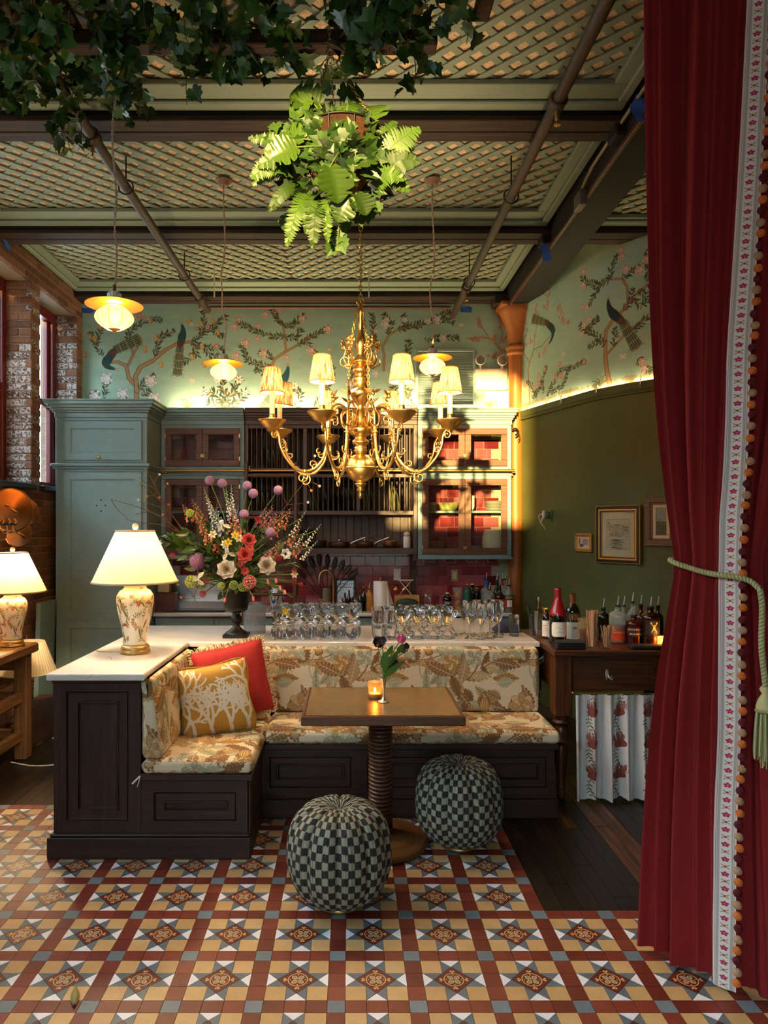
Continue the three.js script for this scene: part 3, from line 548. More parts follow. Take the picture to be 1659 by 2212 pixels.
{
  const wr = structure('wall_right');
  const green = S({ map: blotch(0x4a5026, 0x535a2b, [0.7, 0.7], 95, 0.4), roughness: 0.62 });
  add('plaster', arcStrip(0, RAIL - 0.02, 0, 60), green, wr);
  add('plaster', boxG(3.0, 3.3, 0, 4.06, -5.2, 3.0), green, wr);
  add('plaster', [faces([[V(1.62, 4.06, -7.2), V(1.62, 0, -7.2), V(3.4, 0, -7.2), V(3.4, 4.06, -7.2)], [V(3.4, 4.06, -7.2), V(3.4, 0, -7.2), V(3.4, 0, -4.6), V(3.4, 4.06, -4.6)]])], green, wr);
  const K = 480, H0 = RAIL - 0.05, H1 = 4.06, w = Math.round(arcLen * K), h = Math.round((H1 - H0) * K);
  const tex = canvasTex(w, h, (g) => {
    g.fillStyle = '#9dbaa6'; g.fillRect(0, 0, w, h); reseed(62);
    for (let i = 0; i < 700; i++) { g.fillStyle = rnd() < 0.5 ? 'rgba(255,255,255,0.025)' : 'rgba(0,40,30,0.025)'; const r = rr(6, 60); g.beginPath(); g.ellipse(rnd() * w, rnd() * h, r, r * rr(0.2, 0.6), 0, 0, TAU); g.fill(); }
    const memo = {}, map = (x, y) => { const o = memo[x] ??= arcAt(x); return [o.s * K, (H1 - (EYE - (y - VY) * o.d / FOC)) * K]; };
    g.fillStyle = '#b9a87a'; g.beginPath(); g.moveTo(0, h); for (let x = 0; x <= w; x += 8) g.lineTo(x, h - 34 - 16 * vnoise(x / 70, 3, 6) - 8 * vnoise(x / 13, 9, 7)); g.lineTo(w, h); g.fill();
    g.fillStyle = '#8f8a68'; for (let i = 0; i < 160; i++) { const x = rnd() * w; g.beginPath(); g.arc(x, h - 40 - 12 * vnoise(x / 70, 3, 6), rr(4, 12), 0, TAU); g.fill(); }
    const A = chinoise(g, map, K * 5.6 / FOC);
    A.trunk([[1145, 880], [1144, 840], [1141, 800], [1145, 785], [1138, 773], [1130, 762], [1126, 755]], 3); A.trunk([[1145, 785], [1153, 755], [1170, 748], [1190, 725]], 2.4); A.trunk([[1150, 770], [1158, 715], [1163, 690]], 1.8); A.trunk([[1133, 765], [1130, 720], [1140, 680]], 1.4);
    for (const [pts, n] of [[[[1163, 650], [1158, 680]], 9], [[[1188, 620], [1182, 650], [1176, 672]], 16], [[[1135, 660], [1132, 760]], 24], [[[1210, 655], [1215, 690], [1226, 700]], 22], [[[1182, 755], [1165, 770]], 10], [[[1145, 740], [1160, 720]], 6]]) A.blossoms(pts, 3.4, n, 6);
    A.peacock([1187, 742], [1200, 722], [1192, 708], [1180, 697], [1150, 688], 15, 24, '#1d3a38');
    A.trunk([[1319, 838], [1311, 800], [1308, 770], [1308, 735], [1309, 715], [1323, 694], [1345, 672], [1364, 645], [1400, 615]], 7.5); A.trunk([[1357, 655], [1355, 620], [1343, 602], [1316, 604], [1297, 614]], 4); A.trunk([[1312, 765], [1330, 745], [1350, 722], [1400, 680]], 4);
    for (const s of [[[1316, 604], [1297, 614], [1270, 612], [1258, 600]], [[1297, 614], [1285, 635], [1275, 655]], [[1320, 604], [1318, 585], [1330, 560], [1340, 545]], [[1343, 602], [1360, 590], [1378, 580]], [[1308, 745], [1290, 725], [1270, 715], [1255, 705]], [[1305, 740], [1285, 742], [1275, 748]], [[1325, 750], [1330, 730], [1328, 715]], [[1364, 645], [1385, 660], [1400, 650]], [[1380, 625], [1395, 640], [1402, 625]], [[1350, 722], [1372, 712], [1395, 690]], [[1264, 720], [1280, 700], [1290, 690]], [[1345, 672], [1362, 650], [1366, 630]], [[1395, 540], [1400, 570], [1402, 600]], [[1376, 775], [1390, 790], [1402, 800]]]) A.sprig(s, 10, 0.9);
    for (const [x, y, r] of [[1341, 540, 8], [1343, 554, 8], [1353, 581, 9], [1383, 583, 10], [1261, 587, 8], [1260, 616, 9], [1268, 664, 8], [1259, 662, 6], [1262, 702, 8], [1258, 722, 7], [1273, 690, 7], [1397, 560, 8], [1392, 795, 8], [1388, 780, 7]]) A.bloom(x, y, r, 'peony');
    A.peacock([1314, 648], [1313, 668], [1327, 680], [1345, 695], [1376, 752], 17, 27, '#142a33');
    for (const s of [[[1180, 855], [1195, 830], [1210, 800], [1230, 795]], [[1175, 850], [1172, 820], [1180, 795]], [[1190, 850], [1215, 835], [1225, 810]], [[1160, 860], [1150, 835], [1140, 825]], [[1225, 800], [1245, 790], [1262, 782]], [[1150, 860], [1165, 840], [1170, 825]]]) A.sprig(s, 8, 1.2);
    for (const [x, y, r] of [[1177, 797, 6], [1165, 812, 7], [1165, 828, 7], [1210, 788, 7], [1202, 815, 7], [1213, 812, 7], [1262, 782, 6], [1135, 830, 7], [1156, 838, 6]]) A.bloom(x, y, r, 'pink');
    A.grass(1297, 835, 30); A.butterfly(1218, 766, 8); A.butterfly(1346, 772, 9);
  }, [1, 1]);
  tex.wrapS = tex.wrapT = THREE.ClampToEdgeWrapping; tex.repeat.set(1, 1);
  add('wallpaper', arcStrip(H0, H1, 0.003, 70), S({ map: tex, roughness: 0.8 }), wr);
  // picture rail: a shelf-like moulding that hides a strip of light
  const rail = [[0.0, -0.085], [0.028, -0.085], [0.03, -0.075], [0.018, -0.068], [0.018, -0.06], [0.026, -0.052], [0.026, 0.0], [0.018, 0.004], [0.016, -0.02], [0, -0.02]];
  for (let i = 0; i + 1 < rail.length; i++) {
    const [o0, y0] = rail[i], [o1, y1] = rail[i + 1];
    if (i === 0) { wr.railParts = []; }
    wr.railParts.push(surface((u, v) => { const p = CURVE.getPointAt(u), g = CURVE.getTangentAt(u), nx = V(g.z, 0, -g.x); if (nx.x > 0) nx.negate(); const o = o0 + (o1 - o0) * (1 - v) + 0 * v, oo = o1 + (o0 - o1) * v; return V(p.x + nx.x * oo, RAIL + y1 + (y0 - y1) * v, p.z + nx.z * oo); }, 60, 1));
  }
  add('picture_rail', wr.railParts, green, wr); delete wr.railParts;
  const front = structure('wall_front');
  const fw = S({ color: 0x8a8578, roughness: 0.9 });
  // windows behind the camera: a tall transom (the low sun comes in through it) and a wide shop window
  const [tx0, tx1, ty0, ty1] = [-2.25, -0.76, 2.28, 3.86], [lx0, lx1, ly0, ly1] = [-1.3, 1.7, 0.6, 1.85];
  add('masonry', boxG(-3.05, 3.4, 0, ly0, 3.0, 3.25), fw, front); add('masonry', boxG(-3.05, lx0, ly0, ly1, 3.0, 3.25), fw, front); add('masonry', boxG(lx1, 3.4, ly0, ly1, 3.0, 3.25), fw, front);
  add('masonry', boxG(-3.05, 3.4, ly1, ty0, 3.0, 3.25), fw, front); add('masonry', boxG(-3.05, tx0, ty0, ty1, 3.0, 3.25), fw, front); add('masonry', boxG(tx1, 3.4, ty0, ty1, 3.0, 3.25), fw, front); add('masonry', boxG(-3.05, 3.4, ty1, 4.2, 3.0, 3.25), fw, front);
  for (const s of [-1, 1]) { const m = (tx0 + tx1) / 2, w = (tx1 - tx0) / 2, g = extrude([[s * w, ty1], [s * w, ty1 - 0.34], [s * w * 0.9, ty1 - 0.22], [s * w * 0.7, ty1 - 0.1], [s * w * 0.4, ty1 - 0.02], [s * w * 0.3, ty1]].map(([x, y]) => [m + x, y]), 0.25); add('arch_spandrel', boxUV(plain(g.translate(0, 0, 3.0))), fw, front); }
  for (const [n, a, b, c, d] of [[10, tx0, tx1, ty0, ty1], [11, lx0, lx1, ly0, ly1]]) {
    const w = structure('window_' + n); const fm = S({ color: 0x2a1512, roughness: 0.5 });
    add('frame', [boxG(a, a + 0.05, c, d, 3.08, 3.15), boxG(b - 0.05, b, c, d, 3.08, 3.15), boxG(a, b, c, c + 0.05, 3.08, 3.15), boxG(a, b, d - 0.05, d, 3.08, 3.15)], fm, w);
    add('pane', boxG(a + 0.05, b - 0.05, c + 0.05, d - 0.05, 3.11, 3.115), M.pane, w);
  }
  const gw = structure('wall_garden', boxG(-4.2, 6, 0, 2.53, 8.0, 8.3), S({ color: 0x8f8b80, roughness: 0.95 }));
  structure('wall_neighbour', boxG(-8.4, -8.0, -0.2, 5.0, -9, 16), S({ map: blotch(0x6b5a4e, 0x7d6a5c, [0.6, 0.6], 99, 0.5), roughness: 0.95 }));
  const yard = structure('ground', boxG(-9, 9, -0.4, -0.21, -9, 16), S({ color: 0x7a786f, roughness: 0.95 }));
}
// ---------- banquette island ----------
function panelG(x0, x1, y0, y1, z, fr = 0.06, bev = 0.045) {      // frame, sunk bevel and flat field of one panel that looks towards +z
  const ring = (i, zi) => [V(x0 + i, y0 + i, zi), V(x1 - i, y0 + i, zi), V(x1 - i, y1 - i, zi), V(x0 + i, y1 - i, zi)], out = [];
  const join = (a, b) => { for (let k = 0; k < 4; k++) { const j = (k + 1) % 4; out.push([a[k], a[j], b[j], b[k]]); } };
  const R = [ring(0, z - 0.02), ring(0, z), ring(fr, z), ring(fr + 0.003, z - 0.008), ring(fr + 0.006, z - 0.004), ring(fr + 0.009, z - 0.007), ring(fr + bev - 0.012, z - 0.007), ring(fr + bev - 0.009, z - 0.002), ring(fr + bev - 0.003, z - 0.002), ring(fr + bev, z - 0.009), ring(fr + bev + 0.004, z - 0.015)];
  for (let i = 0; i + 1 < R.length; i++) join(R[i], R[i + 1]);
  out.push(R[R.length - 1]);
  return faces(out);
}
function softBox(x0, x1, y0, y1, z0, z1, r, puff = 0, N = 12) {    // upholstered block: round edges, faces a little full
  const g = new THREE.BoxGeometry(2, 2, 2, N, N, N), h = [(x1 - x0) / 2, (y1 - y0) / 2, (z1 - z0) / 2], c = [(x0 + x1) / 2, (y0 + y1) / 2, (z0 + z1) / 2];
  const p = g.attributes.position, n = g.attributes.normal;
  const remap = (u, H) => { const k = (u + 1) / 2 * N, e = 3; const R = Math.min(r, H * 0.98); if (k <= e) return -H + R * (1 - Math.cos(k / e * Math.PI / 2)) * 1.0; if (k >= N - e) return H - R * (1 - Math.cos((N - k) / e * Math.PI / 2)); return -H + R + (k - e) / (N - 2 * e) * 2 * (H - R); };
  for (let i = 0; i < p.count; i++) {
    const u = [p.getX(i), p.getY(i), p.getZ(i)], q = u.map((v, k) => remap(v, h[k])), R = h.map((H) => Math.min(r, H * 0.98));
    const core = q.map((v, k) => Math.max(-h[k] + R[k], Math.min(h[k] - R[k], v))), d = V(...q.map((v, k) => (v - core[k]) / R[k])), L = d.length() || 1;
    const nn = d.clone().multiplyScalar(1 / L);
    const w = puff * u.reduce((s, v, k) => s * (Math.abs(Math.abs(v) - 1) < 1e-6 && Math.abs(nn.getComponent(k)) > 0.9 ? 1 : 1 - v * v * v * v), 1);
    for (let k = 0; k < 3; k++) q[k] = core[k] + nn.getComponent(k) * R[k] + nn.getComponent(k) * w + c[k];
    p.setXYZ(i, ...q); n.setXYZ(i, nn.x, nn.y, nn.z);
  }
  return boxUV(plain(g));
}
const marbleTex = canvasTex(1024, 1024, (g, w) => {
  g.fillStyle = '#cdc6bc'; g.fillRect(0, 0, w, w); reseed(71);
  for (let i = 0; i < 500; i++) { g.fillStyle = `rgba(${rnd() < 0.5 ? '190,180,172' : '240,236,230'},0.06)`; g.beginPath(); g.ellipse(rnd() * w, rnd() * w, rr(20, 120), rr(8, 40), -0.5, 0, TAU); g.fill(); }
  for (let i = 0; i < 34; i++) { let x = rr(-200, w), y = rr(-100, w + 100), a = rr(-0.75, -0.25); g.strokeStyle = `rgba(${pick(['96,84,76', '120,96,74', '84,82,86'])},${rr(0.12, 0.5)})`; g.lineWidth = rr(0.7, 3); g.beginPath(); g.moveTo(x, y); for (let k = 0; k < 26; k++) { a += rr(-0.28, 0.28); a = Math.max(-1.2, Math.min(0.3, a)); x += Math.cos(a) * 22; y += Math.sin(a) * 22; g.lineTo(x, y); } g.stroke(); }
}, [1.3, 1.3]);
M.marble = PH({ map: marbleTex, roughness: 0.22, clearcoat: 0.25, clearcoatRoughness: 0.1 });
// arts-and-crafts weave
const fabricTex = canvasTex(1024, 1024, (g, w) => {
  const BR = '#80592f', OC = '#b07d38', SG = '#a19f80', CR = '#d9c5a4', TA = '#a07f56', DK = '#553818';
  g.fillStyle = CR; g.fillRect(0, 0, w, w);
  const wrap = (f) => { for (const ox of [-w, 0, w]) for (const oy of [-w, 0, w]) { g.save(); g.translate(ox, oy); f(); g.restore(); } };
  const jag = (x, y, a, L, W, c, vein, n = 7) => wrap(() => {
    g.translate(x, y); g.rotate(a); g.fillStyle = c; g.beginPath(); g.moveTo(0, 0);
    for (let i = 1; i <= n; i++) { const t = i / n, ww = W * Math.sin(Math.PI * Math.min(1, t * 0.92)); g.quadraticCurveTo(L * (t - 0.6 / n), -ww * 1.25, L * t, -ww * 0.72); }
    g.lineTo(L * 1.05, 0);
    for (let i = n; i >= 1; i--) { const t = i / n, ww = W * Math.sin(Math.PI * Math.min(1, t * 0.92)); g.lineTo(L * t, ww * 0.72); g.quadraticCurveTo(L * (t - 0.5 / n), ww * 1.25, L * (t - 1 / n), ww * 0.6 * (i > 1)); }
    g.fill(); g.strokeStyle = vein; g.lineWidth = 4; g.beginPath(); g.moveTo(0, 0); g.lineTo(L * 0.95, 0); g.stroke(); g.lineWidth = 2.4;
    for (let i = 1; i < n; i++) for (const s of [-1, 1]) { g.beginPath(); g.moveTo(L * (i - 0.5) / n, 0); g.quadraticCurveTo(L * i / n, s * W * 0.3, L * (i + 0.2) / n, s * W * 0.62 * Math.sin(Math.PI * i / n)); g.stroke(); }
  });
  const stem = (pts, c, lw) => wrap(() => { g.strokeStyle = c; g.lineWidth = lw; g.lineCap = 'round'; g.beginPath(); g.moveTo(pts[0], pts[1]); g.bezierCurveTo(...pts.slice(2)); g.stroke(); });
  const tulip = (x, y, R, a) => wrap(() => { g.translate(x, y); g.rotate(a); for (const [k, c] of [[-2, OC], [2, OC], [-1, BR], [1, BR], [0, '#c79c58']]) { g.save(); g.rotate(k * 0.26); g.fillStyle = c; g.beginPath(); g.moveTo(0, R * 0.7); g.bezierCurveTo(-R * 0.62, R * 0.2, -R * 0.35, -R * 0.7, 0, -R); g.bezierCurveTo(R * 0.35, -R * 0.7, R * 0.62, R * 0.2, 0, R * 0.7); g.fill(); g.strokeStyle = DK; g.lineWidth = 4; for (const s of [-0.3, -0.1, 0.1, 0.3]) { g.beginPath(); g.moveTo(0, R * 0.65); g.bezierCurveTo(R * s * 1.5, R * 0.2, R * s, -R * 0.4, R * s * 0.3, -R * 0.85); g.stroke(); } g.restore(); } });
  const peony = (x, y, R, c1, c2) => wrap(() => { g.translate(x, y); for (let l = 3; l >= 1; l--) for (let i = 0; i < 5 + l; i++) { g.rotate(TAU / (5 + l)); g.fillStyle = (i + l) % 2 ? c1 : c2; g.beginPath(); g.moveTo(0, 0); g.bezierCurveTo(-R * 0.12 * l, -R * 0.2 * l, -R * 0.1 * l, -R * 0.33 * l, 0, -R * 0.34 * l); g.bezierCurveTo(R * 0.14 * l, -R * 0.33 * l, R * 0.12 * l, -R * 0.2 * l, 0, 0); g.fill(); g.strokeStyle = DK; g.lineWidth = 1.6; g.stroke(); } });
  const dots = (x, y, R) => wrap(() => { g.translate(x, y); g.strokeStyle = DK; g.lineWidth = 3; for (let i = 0; i < 36; i++) { const a = i * 2.4, r = R * Math.sqrt(i / 36); g.beginPath(); g.arc(Math.cos(a) * r, Math.sin(a) * r * 0.8, 6, 3.4, 6.0); g.stroke(); } });
  reseed(72);
  for (let i = 0; i < 84; i++) jag(rnd() * w, rnd() * w, rnd() * TAU, rr(140, 270), rr(36, 66), pick([TA, SG, BR, '#b39a6c', OC, BR]), pick([CR, '#d8c3a0', DK]));
  stem([60, 1000, 300, 800, 100, 500, 330, 330], BR, 13); stem([700, 1024, 500, 800, 900, 700, 760, 420], SG, 12); stem([330, 330, 480, 200, 600, 420, 560, 240], TA, 10); stem([200, 900, 420, 720, 640, 900, 860, 760], BR, 9); stem([860, 760, 1000, 600, 900, 420, 1024, 300], SG, 9);
  for (const [x, y, a, L, W, c, v] of [[330, 340, -0.4, 260, 62, BR, CR], [120, 560, 0.6, 280, 70, SG, '#cfc9b0'], [760, 430, 2.6, 250, 66, TA, CR], [600, 820, -2.2, 280, 70, SG, '#d8cfb4'], [300, 830, 0.2, 250, 60, BR, '#d4b88c'], [880, 620, -1.2, 240, 60, TA, DK], [940, 960, 3.6, 260, 64, BR, CR], [80, 180, 0.3, 230, 56, SG, CR]]) jag(x, y, a, L, W, c, v, 8);
  tulip(215, 235, 118, 0.05); tulip(720, 720, 92, -0.4); peony(560, 215, 120, '#c9a678', '#b18a5a'); peony(890, 360, 92, '#cdb890', SG); peony(420, 640, 104, '#c39c66', '#d9c29a'); peony(130, 800, 84, SG, '#c4bda0'); peony(930, 840, 76, OC, '#d0ac74');
  dots(760, 170, 92); dots(420, 930, 74); dots(60, 420, 60);
  g.globalAlpha = 0.08; for (let y = 0; y < w; y += 3) { g.fillStyle = (y / 3) % 2 ? '#fff' : '#3a2a12'; g.fillRect(0, y, w, 1.4); g.fillRect(y, 0, 1.4, w); }
}, [0.68, 0.68]);
M.fabric = S({ map: fabricTex, roughness: 0.85, bumpMap: weaveBump, bumpScale: 0.0006 });
{
  const b = thing('banquette_island', 'dark stained panelled L-shaped bench and counter base', 'bench');
  const W = M.darkwood, Wv = M.darkwoodV;
  add('carcass', [boxG(-1.472, -1.04, 0, 0.885, -4.42, -3.495), boxG(-1.472, 1.165, 0, 0.885, -5.03, -4.42), boxG(-1.04, -0.505, 0, 0.385, -4.42, -3.495), boxG(-0.505, 1.15, 0, 0.385, -4.42, -3.975)], W, b);
  add('plinth', [boxG(-1.499, -0.493, 0, 0.105, -3.62, -3.453, 0.004), boxG(-1.499, -1.4, 0, 0.105, -5.05, -3.62, 0.004), boxG(-0.6, -0.493, 0, 0.105, -3.93, -3.62, 0.004)], W, b);
  add('plinth', [boxG(-0.6, 1.172, 0, 0.105, -4.1, -3.935, 0.004)], W, b);
  add('plinth_bead', [boxG(-1.49, -0.498, 0.105, 0.12, -3.6, -3.461, 0.006), boxG(-0.6, 1.166, 0.105, 0.12, -4.1, -3.943, 0.006)], W, b);
  add('end_panel', panelG(-1.472, -1.04, 0.12, 0.885, -3.475, 0.062, 0.06), Wv, b);
  add('bench_panel', panelG(-1.038, -0.505, 0.12, 0.385, -3.475, 0.062, 0.055), W, b);
  for (let k = 0; k < 3; k++) add('bench_panel', panelG(-0.503 + k * 0.552, -0.503 + (k + 1) * 0.552, 0.12, 0.385, -3.955, 0.045, 0.05), W, b);
  add('side_panel', [boxG(-0.51, -0.497, 0.12, 0.385, -3.95, -3.475)], W, b);
  add('seat_board', [boxG(-1.04, -0.485, 0.385, 0.42, -4.42, -3.458, 0.004)], W, b);
  add('seat_board', [boxG(-0.485, 1.172, 0.385, 0.42, -4.42, -3.938, 0.004)], W, b);
  add('top_moulding', [boxG(-1.48, -1.03, 0.865, 0.886, -3.6, -3.465, 0.006)], W, b);
  const sh = new THREE.Shape([[-1.49, 3.43], [-1.01, 3.43], [-1.01, 4.375], [1.183, 4.375], [1.183, 5.09], [-1.49, 5.09]].map(([x, d]) => new THREE.Vector2(x, d)));
  const g = plain(new THREE.ExtrudeGeometry(sh, { depth: 0.018, bevelEnabled: true, bevelThickness: 0.0085, bevelSize: 0.009, bevelSegments: 4, bevelOffset: -0.009 }));
  g.rotateX(-Math.PI / 2).translate(0, 0.8935, 0);
  one('marble_worktop', 'white veined marble worktop with rounded edge on the dark bench', 'worktop', boxUV(g), M.marble);
  const lean = (g, f) => { const p = g.attributes.position; for (let i = 0; i < p.count; i++) f(p, i, (p.getY(i) - 0.485) / 0.4); return g; };
  one('seat_cushion', 'long floral tapestry seat cushion under the pedestal table', 'cushion', softBox(-0.483, 1.178, 0.421, 0.492, -4.335, -3.918, 0.026, 0.008), M.fabric);
  one('seat_cushion', 'short floral tapestry seat cushion with a white tie at its corner', 'cushion', softBox(-1.028, -0.487, 0.421, 0.487, -4.33, -3.45, 0.022, 0.008), M.fabric);
  one('back_cushion', 'long floral tapestry back cushion below the row of glasses', 'cushion', lean(softBox(-0.965, 1.168, 0.494, 0.888, -4.4, -4.312, 0.026, 0.006), (p, i, t) => p.setZ(i, p.getZ(i) - t * 0.022)), M.fabric);
  one('back_cushion', 'short floral tapestry back cushion beside the coral pillow', 'cushion', lean(softBox(-1.03, -0.93, 0.489, 0.889, -4.31, -3.458, 0.024, 0.006), (p, i, t) => { if (p.getX(i) > -0.99) p.setX(i, p.getX(i) - t * 0.045); }), M.fabric);
  const tie = thing('cushion_tie', 'white tape tie hanging at the corner of the short cushion', 'tie', [-1.035, 0.415, -3.45]);
  add('tape', [sweep([[0, 0, 0.004], [-0.015, -0.015, 0.014], [-0.035, -0.035, 0.016]], 0.005, 6, 6, false, 0.3), sweep([[0, 0, 0.004], [-0.004, -0.03, 0.014], [-0.012, -0.05, 0.014]], 0.005, 6, 6, false, 0.3)], M.white, tie);
}
// ---------- pillows ----------
function pillowG(w, h, t, n = 22) {
  const half = (s) => surface((u, v) => { const x = u * 2 - 1, y = v * 2 - 1, k = Math.pow((1 - x ** 4) * (1 - y ** 4), 0.5), pinch = 1 - 0.06 * (1 - Math.abs(x)) * (Math.abs(y) ** 3), pinch2 = 1 - 0.06 * (1 - Math.abs(y)) * (Math.abs(x) ** 3); return V(s * x * w / 2 * pinch2, y * h / 2 * pinch, s * t / 2 * k); }, n, n);
  return mg([half(1), half(-1)]);
}
{
  const coral = canvasTex(512, 512, (g, w) => {
    g.fillStyle = '#b7842c'; g.fillRect(0, 0, w, w); reseed(80);
    g.strokeStyle = '#d9cbb4'; g.lineCap = 'round'; g.lineJoin = 'round';
    const branch = (x, y, a, l, lw) => { if (lw < 11 || y < -30) return; const x1 = x + Math.cos(a) * l, y1 = y + Math.sin(a) * l; g.lineWidth = lw; g.beginPath(); g.moveTo(x, y); g.quadraticCurveTo(x + Math.cos(a + 0.25) * l * 0.5, y + Math.sin(a + 0.25) * l * 0.5, x1, y1); g.stroke(); branch(x1, y1, a + rr(-0.6, -0.15), l * rr(0.8, 0.95), lw * 0.9); if (rnd() < 0.75) branch(x1, y1, a + rr(0.25, 0.7), l * rr(0.7, 0.9), lw * 0.84); };
    for (const x of [70, 200, 330, 450]) branch(x, 520, -1.57 + rr(-0.15, 0.15), 80, 26);
    for (const [x, y, a] of [[0, 440, -0.9], [0, 250, -1.0], [512, 380, -2.1], [512, 200, -2.2]]) branch(x, y, a, 64, 22);
    g.globalAlpha = 0.12; for (let i = 0; i < 6000; i++) { g.fillStyle = rnd() < 0.5 ? '#000' : '#fff'; g.fillRect(rnd() * w, rnd() * w, 2, 2); }
  });
  const c = thing('coral_pillow', 'ochre square pillow embroidered with cream coral branches', 'pillow', [-0.757, 0.672, -3.93]); c.rotation.set(-0.2, 0.22, 0.2);
  add('cover', pillowG(0.40, 0.395, 0.13), S({ map: coral, roughness: 0.8, bumpMap: coral, bumpScale: 0.002 }), c);
  add('piping', sweep([[-0.19, -0.187, 0], [0, -0.184, 0], [0.19, -0.187, 0], [0.186, 0, 0], [0.19, 0.187, 0], [0, 0.184, 0], [-0.19, 0.187, 0], [-0.186, 0, 0]], 0.005, 6, 64, true), S({ color: 0xa87928, roughness: 0.8 }), c);
  const r = thing('red_pillow', 'plain red pillow with cream fringe leaning in the bench corner', 'pillow', [-0.70, 0.722, -4.16]); r.rotation.set(-0.18, 0.12, 0.22);
  add('cover', pillowG(0.43, 0.43, 0.12), S({ color: 0xa3140e, roughness: 0.75, bumpMap: weaveBump, bumpScale: 0.0005 }), r);
  const fr = []; reseed(81);
  for (let side = 0; side < 4; side++) for (let i = 0; i < 46; i++) { const t = i / 45 - 0.5, L = rr(0.016, 0.03); const g = sweep([[t * 0.43, 0.207, rr(-0.006, 0.006)], [t * 0.43 + rr(-0.006, 0.006), 0.207 + L * 0.6, rr(-0.008, 0.008)], [t * 0.43 + rr(-0.014, 0.014), 0.207 + L, rr(-0.012, 0.012)]], [0.0045, 0.005, 0.004], 5, 3); fr.push(put(g, [0, 0, 0], [0, 0, side * Math.PI / 2])); }
  add('fringe', fr, S({ color: 0xd2b78c, roughness: 0.9 }), r, 'cream bullion fringe').userData.kind = 'stuff';
}
// ---------- pedestal table ----------
{
  const t = thing('pedestal_table', 'square walnut pedestal table with aged brass top and ribbed column', 'table', [0.156, 0, -3.63]);
  add('top_inlay', boxG(-0.372, 0.372, 0.72, 0.7412, -0.285, 0.285), S({ map: blotch(0xa8854a, 0xc09a58, [0.25, 0.25], 83, 0.5), metalness: 0.75, roughness: 0.26 }), t, 'aged brass sheet top');
  const fr = 0.018, e = (a, b, c, d) => boxG(a, b, 0.692, 0.740, c, d, 0.006);
  add('edge_moulding', [e(-0.392, 0.392, 0.285, 0.303), e(-0.392, 0.392, -0.303, -0.285), e(-0.392, -0.372, -0.285, 0.285), e(0.372, 0.392, -0.285, 0.285)], M.walnut, t);
  add('underframe', boxG(-0.37, 0.37, 0.69, 0.721, -0.28, 0.28), M.walnut, t);
  const prof = [[0.075, 0.05]]; for (let i = 0; i < 30; i++) { const y = 0.06 + i * 0.0208; prof.push([0.053, y], [0.061, y + 0.004], [0.0645, y + 0.0104], [0.061, y + 0.0168], [0.053, y + 0.0207]); } prof.push([0.07, 0.69]);
  add('column', lathe(prof, 28), S({ color: 0x4a2a18, roughness: 0.38 }), t);
  add('base', lathe([[0, 0], [0.235, 0], [0.243, 0.012], [0.243, 0.03], [0.235, 0.04], [0.12, 0.052], [0.075, 0.06], [0, 0.06]], 48), S({ map: woodTex(0x5a3619, 0x8a5a2e, [0.5, 0.2], 'u', 14), roughness: 0.35 }), t);
}
// ---------- poufs ----------
{
  const check = canvasTex(1024, 512, (g, w, h) => {
    g.fillStyle = '#8c8976'; g.fillRect(0, 0, w, h); reseed(90);
    for (let x = 0; x < w; x += 2) { g.fillStyle = `rgba(${pick(['166,164,142', '62,60,48', '112,102,82', '150,150,130'])},${rr(0.1, 0.45)})`; g.fillRect(x, 0, 2, h); }
    const nx = 52, ny = 20, cw = w / nx, ch = h / ny;
    for (let i = 0; i < nx; i++) for (let j = 0; j < ny; j++) if ((i + j) % 2) { for (let s = 0; s < 9; s++) { g.fillStyle = rnd() < 0.75 ? '#16130f' : '#2b241b'; const u = i * cw + s * cw / 9, o = rr(-1.6, 1.6); g.fillRect(u, j * ch + o, cw / 9 + 0.4, ch + rr(-1.5, 1.5)); } }
  });
  const prof = [[0.10, 0.028], [0.15, 0.04], [0.195, 0.085], [0.222, 0.15], [0.229, 0.21], [0.226, 0.28], [0.21, 0.345], [0.178, 0.395], [0.13, 0.425], [0.08, 0.432], [0.035, 0.42], [0.006, 0.402]];
  const crv = new THREE.CatmullRomCurve3(prof.map(([r, y]) => V(r, y, 0)));
  const body = surface((u, v) => {
    const p = crv.getPointAt(v), a = -u * TAU, f = Math.abs(Math.sin(5 * a)), k = 1 - (0.085 + 0.09 * v * v) * Math.pow(1 - f, 2.2), up = -0.02 * Math.pow(1 - f, 3) * Math.max(0, v - 0.55) / 0.45;
    return V(p.x * k * Math.cos(a), p.y + up, p.x * k * Math.sin(a));
  }, 200, 44);
  const pm = S({ map: check, roughness: 0.85, bumpMap: check, bumpScale: -0.002 });
  const p = thing('pouf', 'pumpkin pouf in green and black checked velvet before the table', 'pouf', [-0.049, 0, -3.06], 0.3, 'checked poufs');
  add('cushion', body, pm, p);
  add('button', put(ball(0.018, 0, 0, 0, 12, 8), [0, 0.402, 0], [0, 0, 0], [1, 0.5, 1]), pm, p);
  add('foot_ring', lathe([[0, 0], [0.095, 0], [0.098, 0.004], [0.098, 0.03], [0, 0.032]], 36), M.brassOld, p, 'brass foot ring');
  copy(p, 'pumpkin pouf in green and black checked velvet close to the long bench', [0.56, 0, -3.62], 1.15);
}
